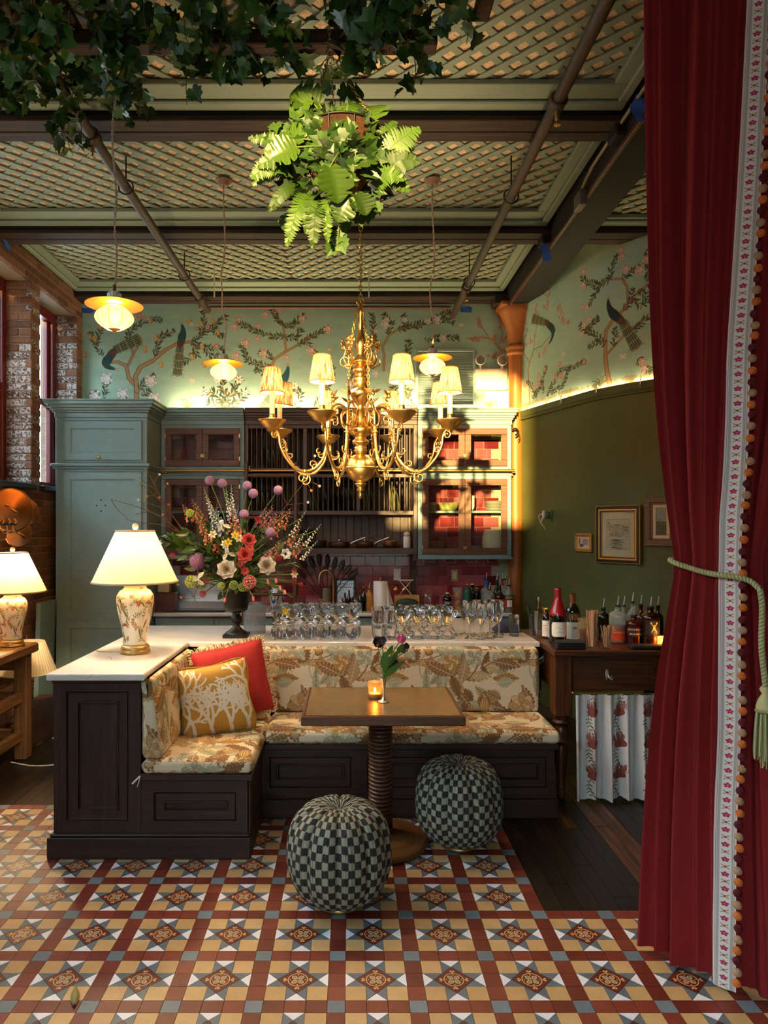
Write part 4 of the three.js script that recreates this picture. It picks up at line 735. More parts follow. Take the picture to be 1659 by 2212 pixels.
// ---------- kitchen along the back wall ----------
const CABD = 6.64, WALLD = 6.985;
function shakerG(x0, x1, y0, y1, z, fr = 0.05, rec = 0.009) {
  const ring = (i, zi) => [V(x0 + i, y0 + i, zi), V(x1 - i, y0 + i, zi), V(x1 - i, y1 - i, zi), V(x0 + i, y1 - i, zi)], out = [];
  const R = [ring(0, z - 0.02), ring(0.0015, z), ring(fr, z), ring(fr + 0.004, z - 0.003), ring(fr + 0.008, z - 0.003), ring(fr + 0.012, z - rec)];
  for (let i = 0; i + 1 < R.length; i++) for (let k = 0; k < 4; k++) { const j = (k + 1) % 4; out.push([R[i][k], R[i][j], R[i + 1][j], R[i + 1][k]]); }
  out.push(R[5]);
  return faces(out);
}
function crownG(x0, x1, y0, d0, steps, wrapL = true, wrapR = true, back = 0.02) {   // stepped cornice: [height, projection] from below
  const out = []; let y = y0;
  for (const [h, p] of steps) { out.push(boxG(x0 - (wrapL ? p : 0), x1 + (wrapR ? p : 0), y, y + h, -d0 - back, -d0 + p, 0.004)); y += h; }
  return out;
}
const CROWN = [[0.045, 0.008], [0.018, 0.022], [0.022, 0.036], [0.025, 0.055], [0.03, 0.075], [0.014, 0.082]];
{
  // tall cupboard
  const d = 6.2, x0 = -2.61, x1 = -1.80, t = thing('tall_cupboard', 'tall blue-green painted cupboard with crown moulding and vent holes', 'cupboard');
  const C = M.cabinet;
  add('body', [boxG(x0, x1, 0, 2.60, -6.98, -d, 0.004)], C, t);
  add('cornice', crownG(x0, x1, 2.60, d, CROWN, true, true, 0.75), C, t);
  add('belt_moulding', [boxG(x0 - 0.02, x1 + 0.02, 2.145, 2.165, -6.97, -d + 0.02, 0.006), boxG(x0 - 0.035, x1 + 0.035, 2.165, 2.195, -6.97, -d + 0.035, 0.008)], C, t);
  const door = (a, b, y0, y1, fr) => add('door', shakerG(a, b, y0, y1, -d + 0.018, fr, 0.01), C, t);
  const up = door(-2.535, -1.845, 2.225, 2.565, 0.058), lo = door(-2.535, -1.845, 0.835, 2.115, 0.058);
  door(-2.535, -1.845, 0.1, 0.80, 0.058);
  for (const y of [2.205, 2.575, 2.125]) add('frame_bead', boxG(-2.55, -1.83, y, y + 0.007, -d - 0.01, -d + 0.012), C, t);
  add('knob', [put(lathe([[0, 0], [0.006, 0], [0.006, 0.016], [0.013, 0.022], [0.015, 0.03], [0.01, 0.038], [0, 0.04]], 14), [ax(217, d), 2.244, -d + 0.018], [Math.PI / 2, 0, 0])], M.brass, up, 'small brass knob');
  for (const [px, py] of [[219, 1080], [209.5, 1092], [228.5, 1092], [219, 1104]]) add('vent_hole', put(lathe([[0, 0], [0.0075, 0], [0.0075, 0.0015], [0, 0.0015]], 12), [ax(px, d), ay(py, d), -d + 0.0075], [Math.PI / 2, 0, 0]), M.black, lo, 'black drilled vent hole');
}
function glassDoor(parent, x0, x1, y0, y1, d, fr = 0.058) {
  const g = new THREE.Group(); g.name = 'glass_door'; parent.add(g);
  const z0 = -d - 0.004, z1 = -d + 0.016, bar = (a, b, c, e) => boxG(a, b, c, e, z0, z1, 0.003);
  add('door_frame', [bar(x0, x1, y1 - fr, y1), bar(x0, x1, y0, y0 + fr), bar(x0, x0 + fr, y0 + fr, y1 - fr), bar(x1 - fr, x1, y0 + fr, y1 - fr)], M.doorwood, g);
  add('pane', boxG(x0 + fr, x1 - fr, y0 + fr, y1 - fr, -d + 0.004, -d + 0.007), M.pane, g);
  return g;
}
function cupboard(t, x0, x1, wrapL, wrapR) {      // wall cupboard with two rows of glazed doors
  const C = M.cabinet, d = CABD, yb = 1.325, yt = 2.60;
  add('side', boxG(x0, x0 + 0.02, yb, yt, -WALLD + 0.02, -d - 0.02), C, t); add('side', boxG(x1 - 0.02, x1, yb, yt, -WALLD + 0.02, -d - 0.02), C, t);
  for (const y of [yb, 1.765, 2.135, 2.58]) add('shelf', boxG(x0 + 0.02, x1 - 0.02, y, y + 0.02, -WALLD + 0.02, -d - 0.022), C, t);
  const bar = (a, b, c, e) => boxG(a, b, c, e, -d - 0.02, -d, 0.003);
  add('face_frame', [bar(x0, x1, yb, 1.37), bar(x0, x1, 2.085, 2.205), bar(x0, x1, 2.565, 2.60), bar(x0, x0 + 0.042, 1.37, 2.085), bar(x1 - 0.042, x1, 1.37, 2.085), bar(x0, x0 + 0.042, 2.205, 2.565), bar(x1 - 0.042, x1, 2.205, 2.565)], C, t);
  add('bottom_moulding', [boxG(x0 - (wrapL ? 0.012 : 0), x1 + (wrapR ? 0.012 : 0), 1.325, 1.34, -d - 0.02, -d + 0.012, 0.004)], C, t);
  add('belt_moulding', [boxG(x0 - (wrapL ? 0.01 : 0), x1 + (wrapR ? 0.012 : 0), 2.118, 2.134, -d - 0.02, -d + 0.014, 0.005)], C, t);
  add('cornice', crownG(x0, x1, 2.60, d, CROWN.map(([h, p]) => [h, p * 0.7]), wrapL, wrapR, 0.33), C, t);
  const m = (x0 + x1) / 2;
  for (const [y0, y1, ly] of [[1.372, 2.083, 1.42], [2.207, 2.563, 2.29]]) {
    glassDoor(t, x0 + 0.043, m - 0.001, y0, y1, d); const r = glassDoor(t, m + 0.001, x1 - 0.043, y0, y1, d);
    const l = add('latch', [boxG(m - 0.016, m + 0.018, ly, ly + 0.03, -d + 0.016, -d + 0.02, 0.002), put(lathe([[0, 0], [0.005, 0], [0.007, 0.014], [0.004, 0.018], [0, 0.018]], 10), [m + 0.008, ly + 0.015, -d + 0.02], [Math.PI / 2, 0, 0])], M.brass, r, 'small brass latch');
    for (const [hx, yy] of [[x0 + 0.043, y0 + 0.05], [x0 + 0.043, y1 - 0.09], [x1 - 0.043, y0 + 0.05], [x1 - 0.043, y1 - 0.09]]) add('hinge', boxG(hx - 0.006, hx + 0.006, yy, yy + 0.04, -d, -d + 0.02, 0.002), M.brass, t);
  }
}
const cupL = thing('wall_cupboard', 'glazed wall cupboard holding teapots beside the tall blue cupboard', 'cupboard'); cupboard(cupL, -1.795, -1.006, false, false);
const cupR = thing('wall_cupboard', 'glazed wall cupboard full of white crockery beside the ochre column', 'cupboard'); cupboard(cupR, 0.64, 1.527, false, true);
{
  // plate rack
  const t = thing('plate_rack', 'dark brown wooden plate rack with dowels and beadboard back', 'plate rack'), d = CABD + 0.0, x0 = -0.998, x1 = 0.634, R = M.rack;
  add('cornice', crownG(x0, x1, 2.60, d, CROWN.map(([h, p]) => [h, p * 0.7]), false, false, 0.33), R, t);
  add('side', boxG(x0, x0 + 0.03, 1.375, 2.6, -WALLD + 0.02, -d, 0.003), R, t); add('side', boxG(x1 - 0.035, x1, 1.375, 2.6, -WALLD + 0.02, -d, 0.003), R, t);
  add('back', boxG(x0, x1, 1.78, 2.6, -WALLD + 0.02, -WALLD + 0.035), S({ color: 0x3a302b, roughness: 0.7 }), t);
  for (const [a, b, f] of [[2.565, 2.60, 0], [2.10, 2.135, 0.004], [2.16, 2.19, 0], [1.745, 1.785, 0.012], [1.375, 1.43, 0.015]]) add('shelf', boxG(x0 + 0.03, x1 - 0.035, a, b, a > 2 && a < 2.5 ? -d - 0.25 : -WALLD + 0.036, -d + f, 0.004), R, t);
  const stiles = [-0.43, 0.075];
  for (const x of stiles) for (const [a, b] of [[1.785, 2.10], [2.19, 2.565]]) add('stile', boxG(x - 0.018, x + 0.018, a, b, -d - 0.02, -d, 0.003), R, t);
  const dg = [1.785, 2.19].map((a, i) => mv(new THREE.CylinderGeometry(0.0065, 0.0065, [0.315, 0.375][i], 7), 0, a + [0.315, 0.375][i] / 2, 0));
  for (let r = 0; r < 2; r++) for (let x = x0 + 0.06; x < x1 - 0.05; x += 0.0485) { if (stiles.some((s) => Math.abs(s - x) < 0.026)) continue; for (const dz of [-0.012, -0.2]) { const m = add('dowel', dg[r], R, t); m.position.set(x, 0, -d + dz); } }
  for (let k = 0, x = x0 + 0.03; x < x1 - 0.04; x += 0.077, k++) add('beadboard', boxG(x + 0.001, Math.min(x + 0.076, x1 - 0.036), 1.43, 1.745, -WALLD + 0.02, -WALLD + 0.034, 0.004), M.rackInside, t);
  const br = extrude(new THREE.Shape([[0, 0], [0, -0.42], [0.06, -0.4], [0.09, -0.3], [0.13, -0.16], [0.3, -0.06], [0.33, 0]].map(([x, y]) => new THREE.Vector2(x, y))), 0.035, 0.003);
  for (const x of [x1 - 0.036]) add('bracket', put(br.clone(), [x, 1.375, -WALLD + 0.02], [0, -Math.PI / 2, 0]).translate(0.035, 0, 0), R, t);
  // plates standing in the rack
  const plate = lathe([[0, 0], [0.06, 0], [0.075, 0.006], [0.115, 0.016], [0.117, 0.019], [0.075, 0.010], [0.058, 0.005], [0, 0.005]], 28);
  const pm = [0x7f9699, 0x8d9255, 0x3d403d, 0x6f8a92, 0x44484a].map((c) => PH({ color: c, roughness: 0.25, clearcoat: 0.4 })), nm = ['blue-grey', 'olive green', 'charcoal', 'pale blue', 'dark grey'];
  reseed(101);
  const NTH = 'first second third fourth fifth sixth seventh eighth ninth tenth eleventh twelfth thirteenth fourteenth fifteenth sixteenth seventeenth eighteenth'.split(' '), rank = [0, 0];
  for (const [px, row, k] of [[671, 0, 0], [683, 0, 1], [695, 0, 2], [706, 0, 3], [718, 0, 4], [729, 0, 2], [740, 0, 4], [751, 0, 0], [764, 0, 1], [793, 0, 1], [804, 0, 1], [849, 0, 1], [859, 0, 1], [572, 1, 4], [583, 1, 3], [595, 1, 1], [560, 0, 1], [572, 0, 1], [584, 0, 4], [618, 0, 4], [630, 0, 1]].sort((a, b) => b[0] - a[0])) {
    const p = thing('plate', `${nm[k]} plate, ${NTH[rank[row]++]} from the crockery cupboard in the ${row ? 'upper' : 'lower'} rack tier`, 'plate', [ax(px, CABD + 0.11), [1.905, 2.31][row], -CABD - 0.11], 0, 'plates standing in the rack');
    add('dish', plate, pm[k], p); p.rotation.order = 'YXZ'; p.rotation.set(0, 0.16 + rr(-0.05, 0.05), Math.PI / 2 + 0.17);
  }
}
{
  // oxblood tiles set as a running bond
  const wb = scene.getObjectByName('wall_back');
  add('grout', boxG(-1.80, 1.475, 0.85, 2.6, -7.0, -6.9955), S({ color: 0xb79a86, roughness: 0.9 }), wb);
  const tm = [0x7d262c, 0x8c3238, 0x9b4248, 0x6a1c23, 0xa24e52].map((c, k) => PH({ map: blotch(c, c + 0x080403, [0.2, 0.2], 110 + k, 0.25), roughness: 0.17, clearcoat: 0.5 })), tw = 0.148, th = 0.0972;
  const tg = [0, 1].map((k) => boxG(0.0016, tw * (k ? 0.5 : 1) - 0.0016, 0.0016, th - 0.0016, 0, 0.007, 0.002)); reseed(111);
  for (let r = 0; r < 18; r++) for (let i = -13; i < 11; i++) {
    const x = i * tw + (r % 2 ? tw / 2 : 0), y = 0.852 + r * th, c = x + tw / 2;
    if (x < -1.80 || x + tw > 1.49) continue;
    const seen = (y < 1.40 && c < 1.475) || (c > 0.66 && c < 1.52 && y > 1.3 && y < 2.55) || (c > -1.78 && c < -1.03 && y > 1.3 && y < 2.55);
    if (seen) { const m = add('wall_tile', tg[0], pick(tm), wb); m.position.set(x, y, -6.996); }
  }
}
{
  // base units and worktop
  const t = thing('base_cupboard', 'blue-green base cupboards below the back worktop', 'cupboard');
  add('body', boxG(-1.79, 1.46, 0.09, 0.812, -6.97, -6.42), M.cabinet, t);
  add('kick_board', boxG(-1.79, 1.46, 0, 0.09, -6.9, -6.5), M.black, t);
  for (let k = 0; k < 6; k++) { const x = -1.785 + k * 0.54; add('drawer', shakerG(x + 0.004, x + 0.535, 0.64, 0.80, -6.40, 0.03, 0.008), M.cabinet, t); add('door', shakerG(x + 0.004, x + 0.535, 0.1, 0.63, -6.40, 0.05, 0.008), M.cabinet, t); }
  one('back_worktop', 'narrow white marble worktop along the oxblood tiled wall', 'worktop', boxG(-1.795, 1.47, 0.815, 0.85, -6.985, -6.36, 0.008), M.marble);
  const u = thing('bar_cupboard', 'deep blue bar cupboard with pale top behind the wine glasses', 'cupboard');
  add('body', boxG(0.25, 1.14, 0, 0.865, -5.75, -5.30), S({ color: 0x24566a, roughness: 0.5 }), u); add('top', boxG(0.235, 1.15, 0.865, 0.885, -5.76, -5.28, 0.006), M.marble, u);
  add('drawer', shakerG(0.27, 1.12, 0.70, 0.85, -5.28, 0.03, 0.006), S({ color: 0x24566a, roughness: 0.5 }), u);
}
{
  // brass rail, library ladder, hooks under the cupboard
  const t = thing('ladder_rail', 'long brass rail in front of the wall cupboards', 'rail');
  add('tube', rod(V(-1.78, 2.159, -6.56), V(1.54, 2.159, -6.56), 0.0125, 12), M.brassOld, t);
  for (const x of [-1.76, -0.4, 0.5, 1.5]) add('bracket', [rod(V(x, 2.159, -6.56), V(x, 2.159, -6.645), 0.009, 8), put(lathe([[0, 0], [0.022, 0], [0.02, 0.006], [0, 0.008]], 14), [x, 2.159, -6.63], [Math.PI / 2, 0, 0])], M.brassOld, t);
  const l = thing('library_ladder', 'dark wooden library ladder hooked on the brass rail', 'ladder');
  const a = [-0.965, -0.505], top = V(0, 2.235, -6.51), bot = V(0, 0, -6.20), P = (s, y) => V(a[s], y, top.z + (bot.z - top.z) * (top.y - y) / top.y);
  for (const s of [0, 1]) { const len = top.clone().sub(bot).length(); const g = boxG(-0.016, 0.016, -len / 2, len / 2, -0.022, 0.022, 0.006); add('rail', put(g, [a[s], top.y / 2, (top.z + bot.z) / 2], [-Math.atan2(bot.z - top.z, top.y), 0, 0]), S({ color: 0x4a3022, roughness: 0.5 }), l); add('hook', put(ringG(0.026, 0.006, 18, 6), [a[s] + 0.024, 2.175, -6.545], [0, Math.PI / 2, 0]), M.steel, l, 'steel hook ring'); }
  for (const y of [0.32, 0.67, 1.02, 1.37, 1.72]) add('rung', rod(P(0, y).setX(a[0]), P(1, y).setX(a[1]), 0.014, 8), S({ color: 0x5a3a28, roughness: 0.5 }), l);
  add('top_bar', sweep([P(0, 2.11), P(0, 2.11).lerp(P(1, 2.11), 0.1), P(0, 2.11).lerp(P(1, 2.11), 0.5), P(0, 2.11).lerp(P(1, 2.11), 0.9), P(1, 2.11)], [0.014, 0.021, 0.018, 0.021, 0.014], 10), S({ color: 0x5a3a28, roughness: 0.5 }), l);
  for (const px of [927, 973, 1019, 1065]) one('mug_hook', 'brass staple hook screwed below the crockery cupboard', 'hook', sweep([[ax(px - 11, 6.8), 1.326, -6.8], [ax(px - 11, 6.8), 1.292, -6.8], [ax(px - 8, 6.8), 1.288, -6.8], [ax(px + 8, 6.8), 1.288, -6.8], [ax(px + 11, 6.8), 1.292, -6.8], [ax(px + 11, 6.8), 1.326, -6.8]], 0.003, 6, 24), M.brass, 'staple hooks below the cupboard');
}
{
  // crockery behind the glass
  const stackPlate = (r) => lathe([[0, 0], [r * 0.6, 0], [r, 0.012], [r, 0.015], [r * 0.6, 0.006], [0, 0.006]], 24);
  const put1 = (name, label, cat, geo, mat, pos, group) => { const m = one(name, label, cat, geo, mat, group); m.position.set(...pos); return m; };
  const rp = stackPlate(0.105), cream = M.china, olive = PH({ color: 0x9a9443, roughness: 0.3 }), grey = PH({ color: 0xbfbcae, roughness: 0.3 });
  const ORD = ['', 'second', 'third', 'fourth', 'fifth', 'sixth', 'seventh', 'eighth', 'ninth', 'tenth'];
  const pile = (n, x, y, d, dy, mat, label, group, geo = rp) => { for (let k = 0; k < n; k++) put1('plate', `${label}, ${k === n - 1 ? 'topmost' : k ? ORD[k] + ' from the bottom' : 'lowest'}`, 'plate', geo, typeof mat === 'function' ? mat(k) : mat, [x, y + k * dy, -d], group); };
  pile(11, 0.82, 1.346, 6.80, 0.0135, (k) => (k % 5 === 1 ? grey : cream), 'cream plate in the tall stack of the crockery cupboard', 'tall plate stack');
  pile(5, 0.99, 1.346, 6.86, 0.0135, cream, 'cream plate in the short stack next to the tall stack', 'short plate stack', stackPlate(0.06));
  pile(6, 1.17, 1.346, 6.78, 0.017, (k) => (k < 4 ? olive : grey), 'olive rimmed plate stacked beside the rippled jar', 'olive plate stack', stackPlate(0.08));
  pile(7, 1.40, 1.786, 6.80, 0.0135, cream, 'cream plate stacked on the crockery cupboard shelf', 'upper shelf plate stack', stackPlate(0.095));
  pile(5, 0.75, 1.786, 6.80, 0.016, grey, 'grey shallow plate stacked beside the green bowl', 'grey plate stack', stackPlate(0.09));
  put1('bowl', 'pale green glazed bowl on the cupboard shelf', 'bowl', lathe([[0, 0], [0.06, 0], [0.075, 0.02], [0.105, 0.075], [0.108, 0.08], [0.1, 0.077], [0.07, 0.025], [0, 0.012]], 28), PH({ color: 0xb9b56d, roughness: 0.25 }), [0.955, 1.786, -6.80]);
  const cups = lathe([[0, 0], [0.03, 0], [0.045, 0.03], [0.048, 0.06], [0.044, 0.06], [0.04, 0.03], [0, 0.012]], 18);
  for (let k = 0; k < 5; k++) put1('cup', 'cream cup nested in the short column of cups', 'cup', cups, cream, [1.155, 1.786 + k * 0.022, -6.78], 'column of cups');
  for (let k = 0; k < 4; k++) put1('cup', 'cream cup stacked in the small upper cupboard', 'cup', cups, cream, [0.77, 2.157 + k * 0.018, -6.80], 'cups in the upper cupboard');
  const hob = surface((u, v) => { const a = u * TAU, y = v * 0.26, r = 0.06 + 0.02 * Math.sin(v * 3) + 0.003 * Math.sin(a * 16 + v * 60); return V(Math.cos(-a) * r * 1.3, y, Math.sin(-a) * r); }, 48, 40);
  put1('rippled_jar', 'large cream rippled pottery jar behind glass', 'jar', hob, S({ color: 0xdfd4b8, roughness: 0.5 }), [1.385, 1.346, -6.80]);
  // teapots
  const pot = (label, mat, pos, s, turn) => { const p = thing('teapot', label, 'teapot', pos, turn); p.scale.setScalar(s); add('body', lathe([[0, 0], [0.05, 0], [0.075, 0.02], [0.085, 0.055], [0.07, 0.095], [0.04, 0.11], [0, 0.112]], 22), mat, p); const l = add('lid', lathe([[0, 0.108], [0.042, 0.108], [0.03, 0.122], [0, 0.126]], 18), mat, p); add('lid_knob', ball(0.011, 0, 0.134, 0, 10, 8), mat, l); add('spout', sweep([[0.06, 0.035, 0], [0.1, 0.05, 0], [0.115, 0.09, 0], [0.13, 0.105, 0]], [0.02, 0.015, 0.01, 0.008], 8), mat, p); add('handle', sweep([[-0.06, 0.09, 0], [-0.115, 0.095, 0], [-0.12, 0.05, 0], [-0.07, 0.025, 0]], 0.007, 7), mat, p); return p; };
  pot('sage green teapot in the glazed cupboard', PH({ color: 0x98a078, roughness: 0.25 }), [-1.545, 2.157, -6.80], 1.05, Math.PI); pot('cream teapot next to the green one', M.china, [-1.36, 2.157, -6.80], 0.95, Math.PI); pot('tiny white teapot beside the black plates', M.china, [-1.215, 2.157, -6.72], 0.5, 0);
  pile(9, -1.095, 2.157, 6.80, 0.0135, S({ color: 0x17181a, roughness: 0.35 }), 'black plate in the stack beside the tiny teapot', 'black plate stack', stackPlate(0.1));
  // pans on the shelf
  const pan = (label, px, r, h, lid, turn) => { const p = thing('copper_pan', label, 'pan', [ax(px, 6.8), 1.431, -6.80], turn); add('bowl', lathe([[0, 0], [r * 0.78, 0], [r * 0.95, h * 0.5], [r, h], [r * 0.96, h], [r * 0.9, h * 0.5], [r * 0.74, 0.004], [0, 0.004]], 28), S({ color: new THREE.Color(0.32, 0.15, 0.08), metalness: 0.9, roughness: 0.35 }), p); if (lid) { const l = add('lid', lathe([[0, h + 0.01], [r * 0.5, h + 0.008], [r * 0.96, h], [0, h]], 24), S({ color: new THREE.Color(0.25, 0.13, 0.08), metalness: 0.9, roughness: 0.35 }), p); add('lid_knob', ball(0.016, 0, h + 0.024, 0, 12, 8), M.steel, l); } add('handle', sweep([[r * 0.9, h * 0.6, 0], [r + 0.03, h + 0.005, 0], [r + 0.15, h + 0.05, 0]], [0.007, 0.006, 0.01], 8), M.steel, p, 'steel handle'); return p; };
  pan('lidded copper skillet by the black bowls', 733, 0.11, 0.05, true, -0.25); pan('lidded copper skillet on the rack shelf between two pans', 788, 0.095, 0.05, true, -0.3); pan('small copper saucepan beside the white shaker', 842, 0.075, 0.065, false, Math.PI + 0.35);
  const sh = thing('shaker', 'white ceramic shaker at the end of the pan shelf', 'shaker', [ax(879, 6.75), 1.431, -6.75]); add('body', lathe([[0, 0], [0.036, 0], [0.036, 0.1], [0.03, 0.115], [0, 0.116]], 20), M.white, sh); add('top', lathe([[0, 0.116], [0.03, 0.116], [0.034, 0.13], [0.024, 0.148], [0.012, 0.155], [0, 0.157]], 20), M.white, sh);
  const bm = S({ color: 0x121212, roughness: 0.4 });
  put1('black_bowl', 'wide black bowl on the pan shelf behind the blossoms', 'bowl', lathe([[0, 0], [0.07, 0], [0.085, 0.02], [0.088, 0.07], [0.084, 0.07], [0.078, 0.022], [0, 0.01]], 24), bm, [ax(685, 6.78), 1.431, -6.78]);
  const bl = thing('glass_jar', 'glass jar with a black lid on the pan shelf', 'jar', [ax(664, 6.8), 1.431, -6.82]); add('jar', lathe([[0, 0], [0.06, 0], [0.065, 0.01], [0.065, 0.12], [0.06, 0.13]], 20), M.glass, bl); add('lid', lathe([[0, 0.13], [0.075, 0.13], [0.075, 0.165], [0.06, 0.175], [0, 0.175]], 20), bm, bl);
}
// ---------- bottles ----------
const BOTTLE = {
  wine: [[0, 0], [0.94, 0], [1, 0.015], [1, 0.57], [0.92, 0.64], [0.5, 0.75], [0.37, 0.81], [0.35, 0.95], [0.41, 0.955], [0.41, 0.99], [0.33, 1]],
  burgundy: [[0, 0], [0.94, 0], [1, 0.015], [1, 0.45], [0.93, 0.55], [0.6, 0.7], [0.38, 0.82], [0.35, 0.95], [0.4, 0.955], [0.4, 0.99], [0.33, 1]],
  spirit: [[0, 0], [0.95, 0], [1, 0.02], [1, 0.6], [0.95, 0.67], [0.6, 0.76], [0.36, 0.8], [0.34, 0.94], [0.4, 0.95], [0.4, 1]],
  round: [[0, 0], [0.95, 0], [1, 0.03], [1, 0.66], [0.88, 0.78], [0.5, 0.86], [0.38, 0.89], [0.38, 1]],
  squat: [[0, 0], [0.93, 0], [1, 0.03], [1, 0.72], [0.9, 0.82], [0.55, 0.87], [0.34, 0.88], [0.33, 0.97], [0.42, 0.975], [0.42, 1]],
};
const bottleMat = { dark: PH({ color: 0x0b0d0a, roughness: 0.08, clearcoat: 0.6 }), green: PH({ color: 0x12331d, roughness: 0.08, clearcoat: 0.6 }), amber: PH({ color: 0x2a0f04, roughness: 0.08, clearcoat: 0.6 }), red: PH({ color: 0x3a0804, roughness: 0.08, clearcoat: 0.6 }), clear: PH({ color: 0xdfe6e0, roughness: 0.06, transmission: 0.82, thickness: 0, ior: 1.6 }) };
const LABEL = {};
function labelMat(key, draw, w = 256, h = 160) { return LABEL[key] ??= S({ map: canvasTex(w, h, draw), roughness: 0.6 }); }
const simple = (bg, ink) => (g, w, h) => { g.fillStyle = bg; g.fillRect(0, 0, w, h); g.fillStyle = ink; g.fillRect(w * 0.3, h * 0.3, w * 0.4, 6); g.fillRect(w * 0.36, h * 0.48, w * 0.28, 4); g.fillRect(w * 0.4, h * 0.6, w * 0.2, 4); };
const words = (bg, ink, lines, font = 'bold 44px sans-serif') => (g, w, h) => { g.fillStyle = bg; g.fillRect(0, 0, w, h); g.fillStyle = ink; g.font = font; g.textAlign = 'center'; g.textBaseline = 'middle'; lines.forEach((t, i) => g.fillText(t, w / 2, h * (i + 0.5) / lines.length)); };
function bottle(name, label, pos, H, R, o = {}) {
  const t = thing(name, label, 'bottle', pos, 0, o.group), prof = BOTTLE[o.shape ?? 'wine'];
  add('glass', lathe(prof.map(([r, y]) => [r * R, y * H]), 20), bottleMat[o.mat ?? 'dark'] ?? o.mat, t);
  if (o.liquid) { const k = o.fill ?? 0.5; add('liquid', lathe([...prof.filter(([, y]) => y < k).map(([r, y]) => [r * R * 0.96, y * H + 0.003]), [prof.filter(([, y]) => y < k).at(-1)[0] * R * 0.96, k * H], [0, k * H]], 18), o.liquid, t); }
  if (o.tag) { const [m, y0, y1, arc = 2.4] = o.tag; add('label', mv(new THREE.CylinderGeometry(R * 1.012, R * 1.012, (y1 - y0) * H, 16, 1, true, -arc / 2, arc), 0, (y0 + y1) / 2 * H, 0), m, t, 'printed paper label'); t.children.at(-1).rotation.y = -Math.atan2(-pos.x ?? 0, -pos.z ?? 1) * 0 + (o.face ?? 0); }
  if (o.band) { const [m, y0, y1] = o.band; add('foil', lathe(prof.filter(([, y]) => y >= y0 - 0.001 && y <= y1).map(([r, y]) => [r * R * 1.02, y * H]), 18), m, t); }
  if (o.cap) add('cap', lathe([[0, H * 0.985], [0.43 * R, H * 0.985], [0.43 * R, H * 1.03], [0, H * 1.035]], 14), o.cap, t);
  if (o.pourer) { const p = add('pourer', [lathe([[0, H * 0.99], [0.36 * R, H * 0.99], [0.42 * R, H * 1.015], [0.3 * R, H * 1.05], [0, H * 1.055]], 12)], M.black, t); add('spout', rod(V(0, H * 1.04, 0), V(0.008, H * 1.04 + 0.06, 0), 0.0042, 8, 0.0035), M.steel, p); }
  return t;
}
// ---------- lamps ----------
const WARM = new THREE.Color(1.0, 0.72, 0.42), AMBER = new THREE.Color(1.0, 0.70, 0.38);
const shadeMat = PH({ color: 0xf3dfae, transmission: 0.1, thickness: 0, roughness: 1, side: THREE.DoubleSide });
const bulbMat = (k) => S({ color: 0xffffff, emissive: new THREE.Color(1.0, 0.72, 0.38), emissiveIntensity: k });
const potTex = canvasTex(1024, 512, (g, w, h) => {
  g.fillStyle = '#e6d9bd'; g.fillRect(0, 0, w, h); reseed(130);
  const leaf = (x, y, a, l, c) => { g.save(); g.translate(x, y); g.rotate(a); g.fillStyle = c; g.beginPath(); g.moveTo(0, 0); g.quadraticCurveTo(l * 0.5, -l * 0.28, l, 0); g.quadraticCurveTo(l * 0.5, l * 0.28, 0, 0); g.fill(); g.restore(); };
  for (let i = 0; i < 70; i++) {
    let x = rnd() * w, y = rr(60, h - 40), a = rnd() * TAU; g.strokeStyle = '#7a6a3c'; g.lineWidth = 3;
    for (let k = 0; k < 7; k++) { const nx = x + Math.cos(a) * 16, ny = y + Math.sin(a) * 16; g.beginPath(); g.moveTo(x, y); g.lineTo(nx, ny); g.stroke(); leaf(nx, ny, a + 1, rr(14, 24), pick(['#6f6a34', '#4f5a38', '#8a7440'])); leaf(nx, ny, a - 1, rr(14, 24), pick(['#6f6a34', '#4f5a38', '#8a7440'])); x = nx; y = ny; a += rr(-0.5, 0.6); }
    if (i % 2) { for (let k = 0; k < 8; k++) leaf(x, y, k * TAU / 8, 26, i % 4 === 1 ? '#b0432a' : '#a06a3a'); g.fillStyle = '#c99a4a'; g.beginPath(); g.arc(x, y, 6, 0, TAU); g.fill(); }
    else leaf(x, y, a, 60, pick(['#5a5430', '#8a5a34', '#6c7040']));
  }
  g.fillStyle = '#8a3a2a'; for (let x = 0; x < w; x += 20) { g.fillRect(x, h - 14, 10, 5); g.fillRect(x, 8, 10, 4); }
});
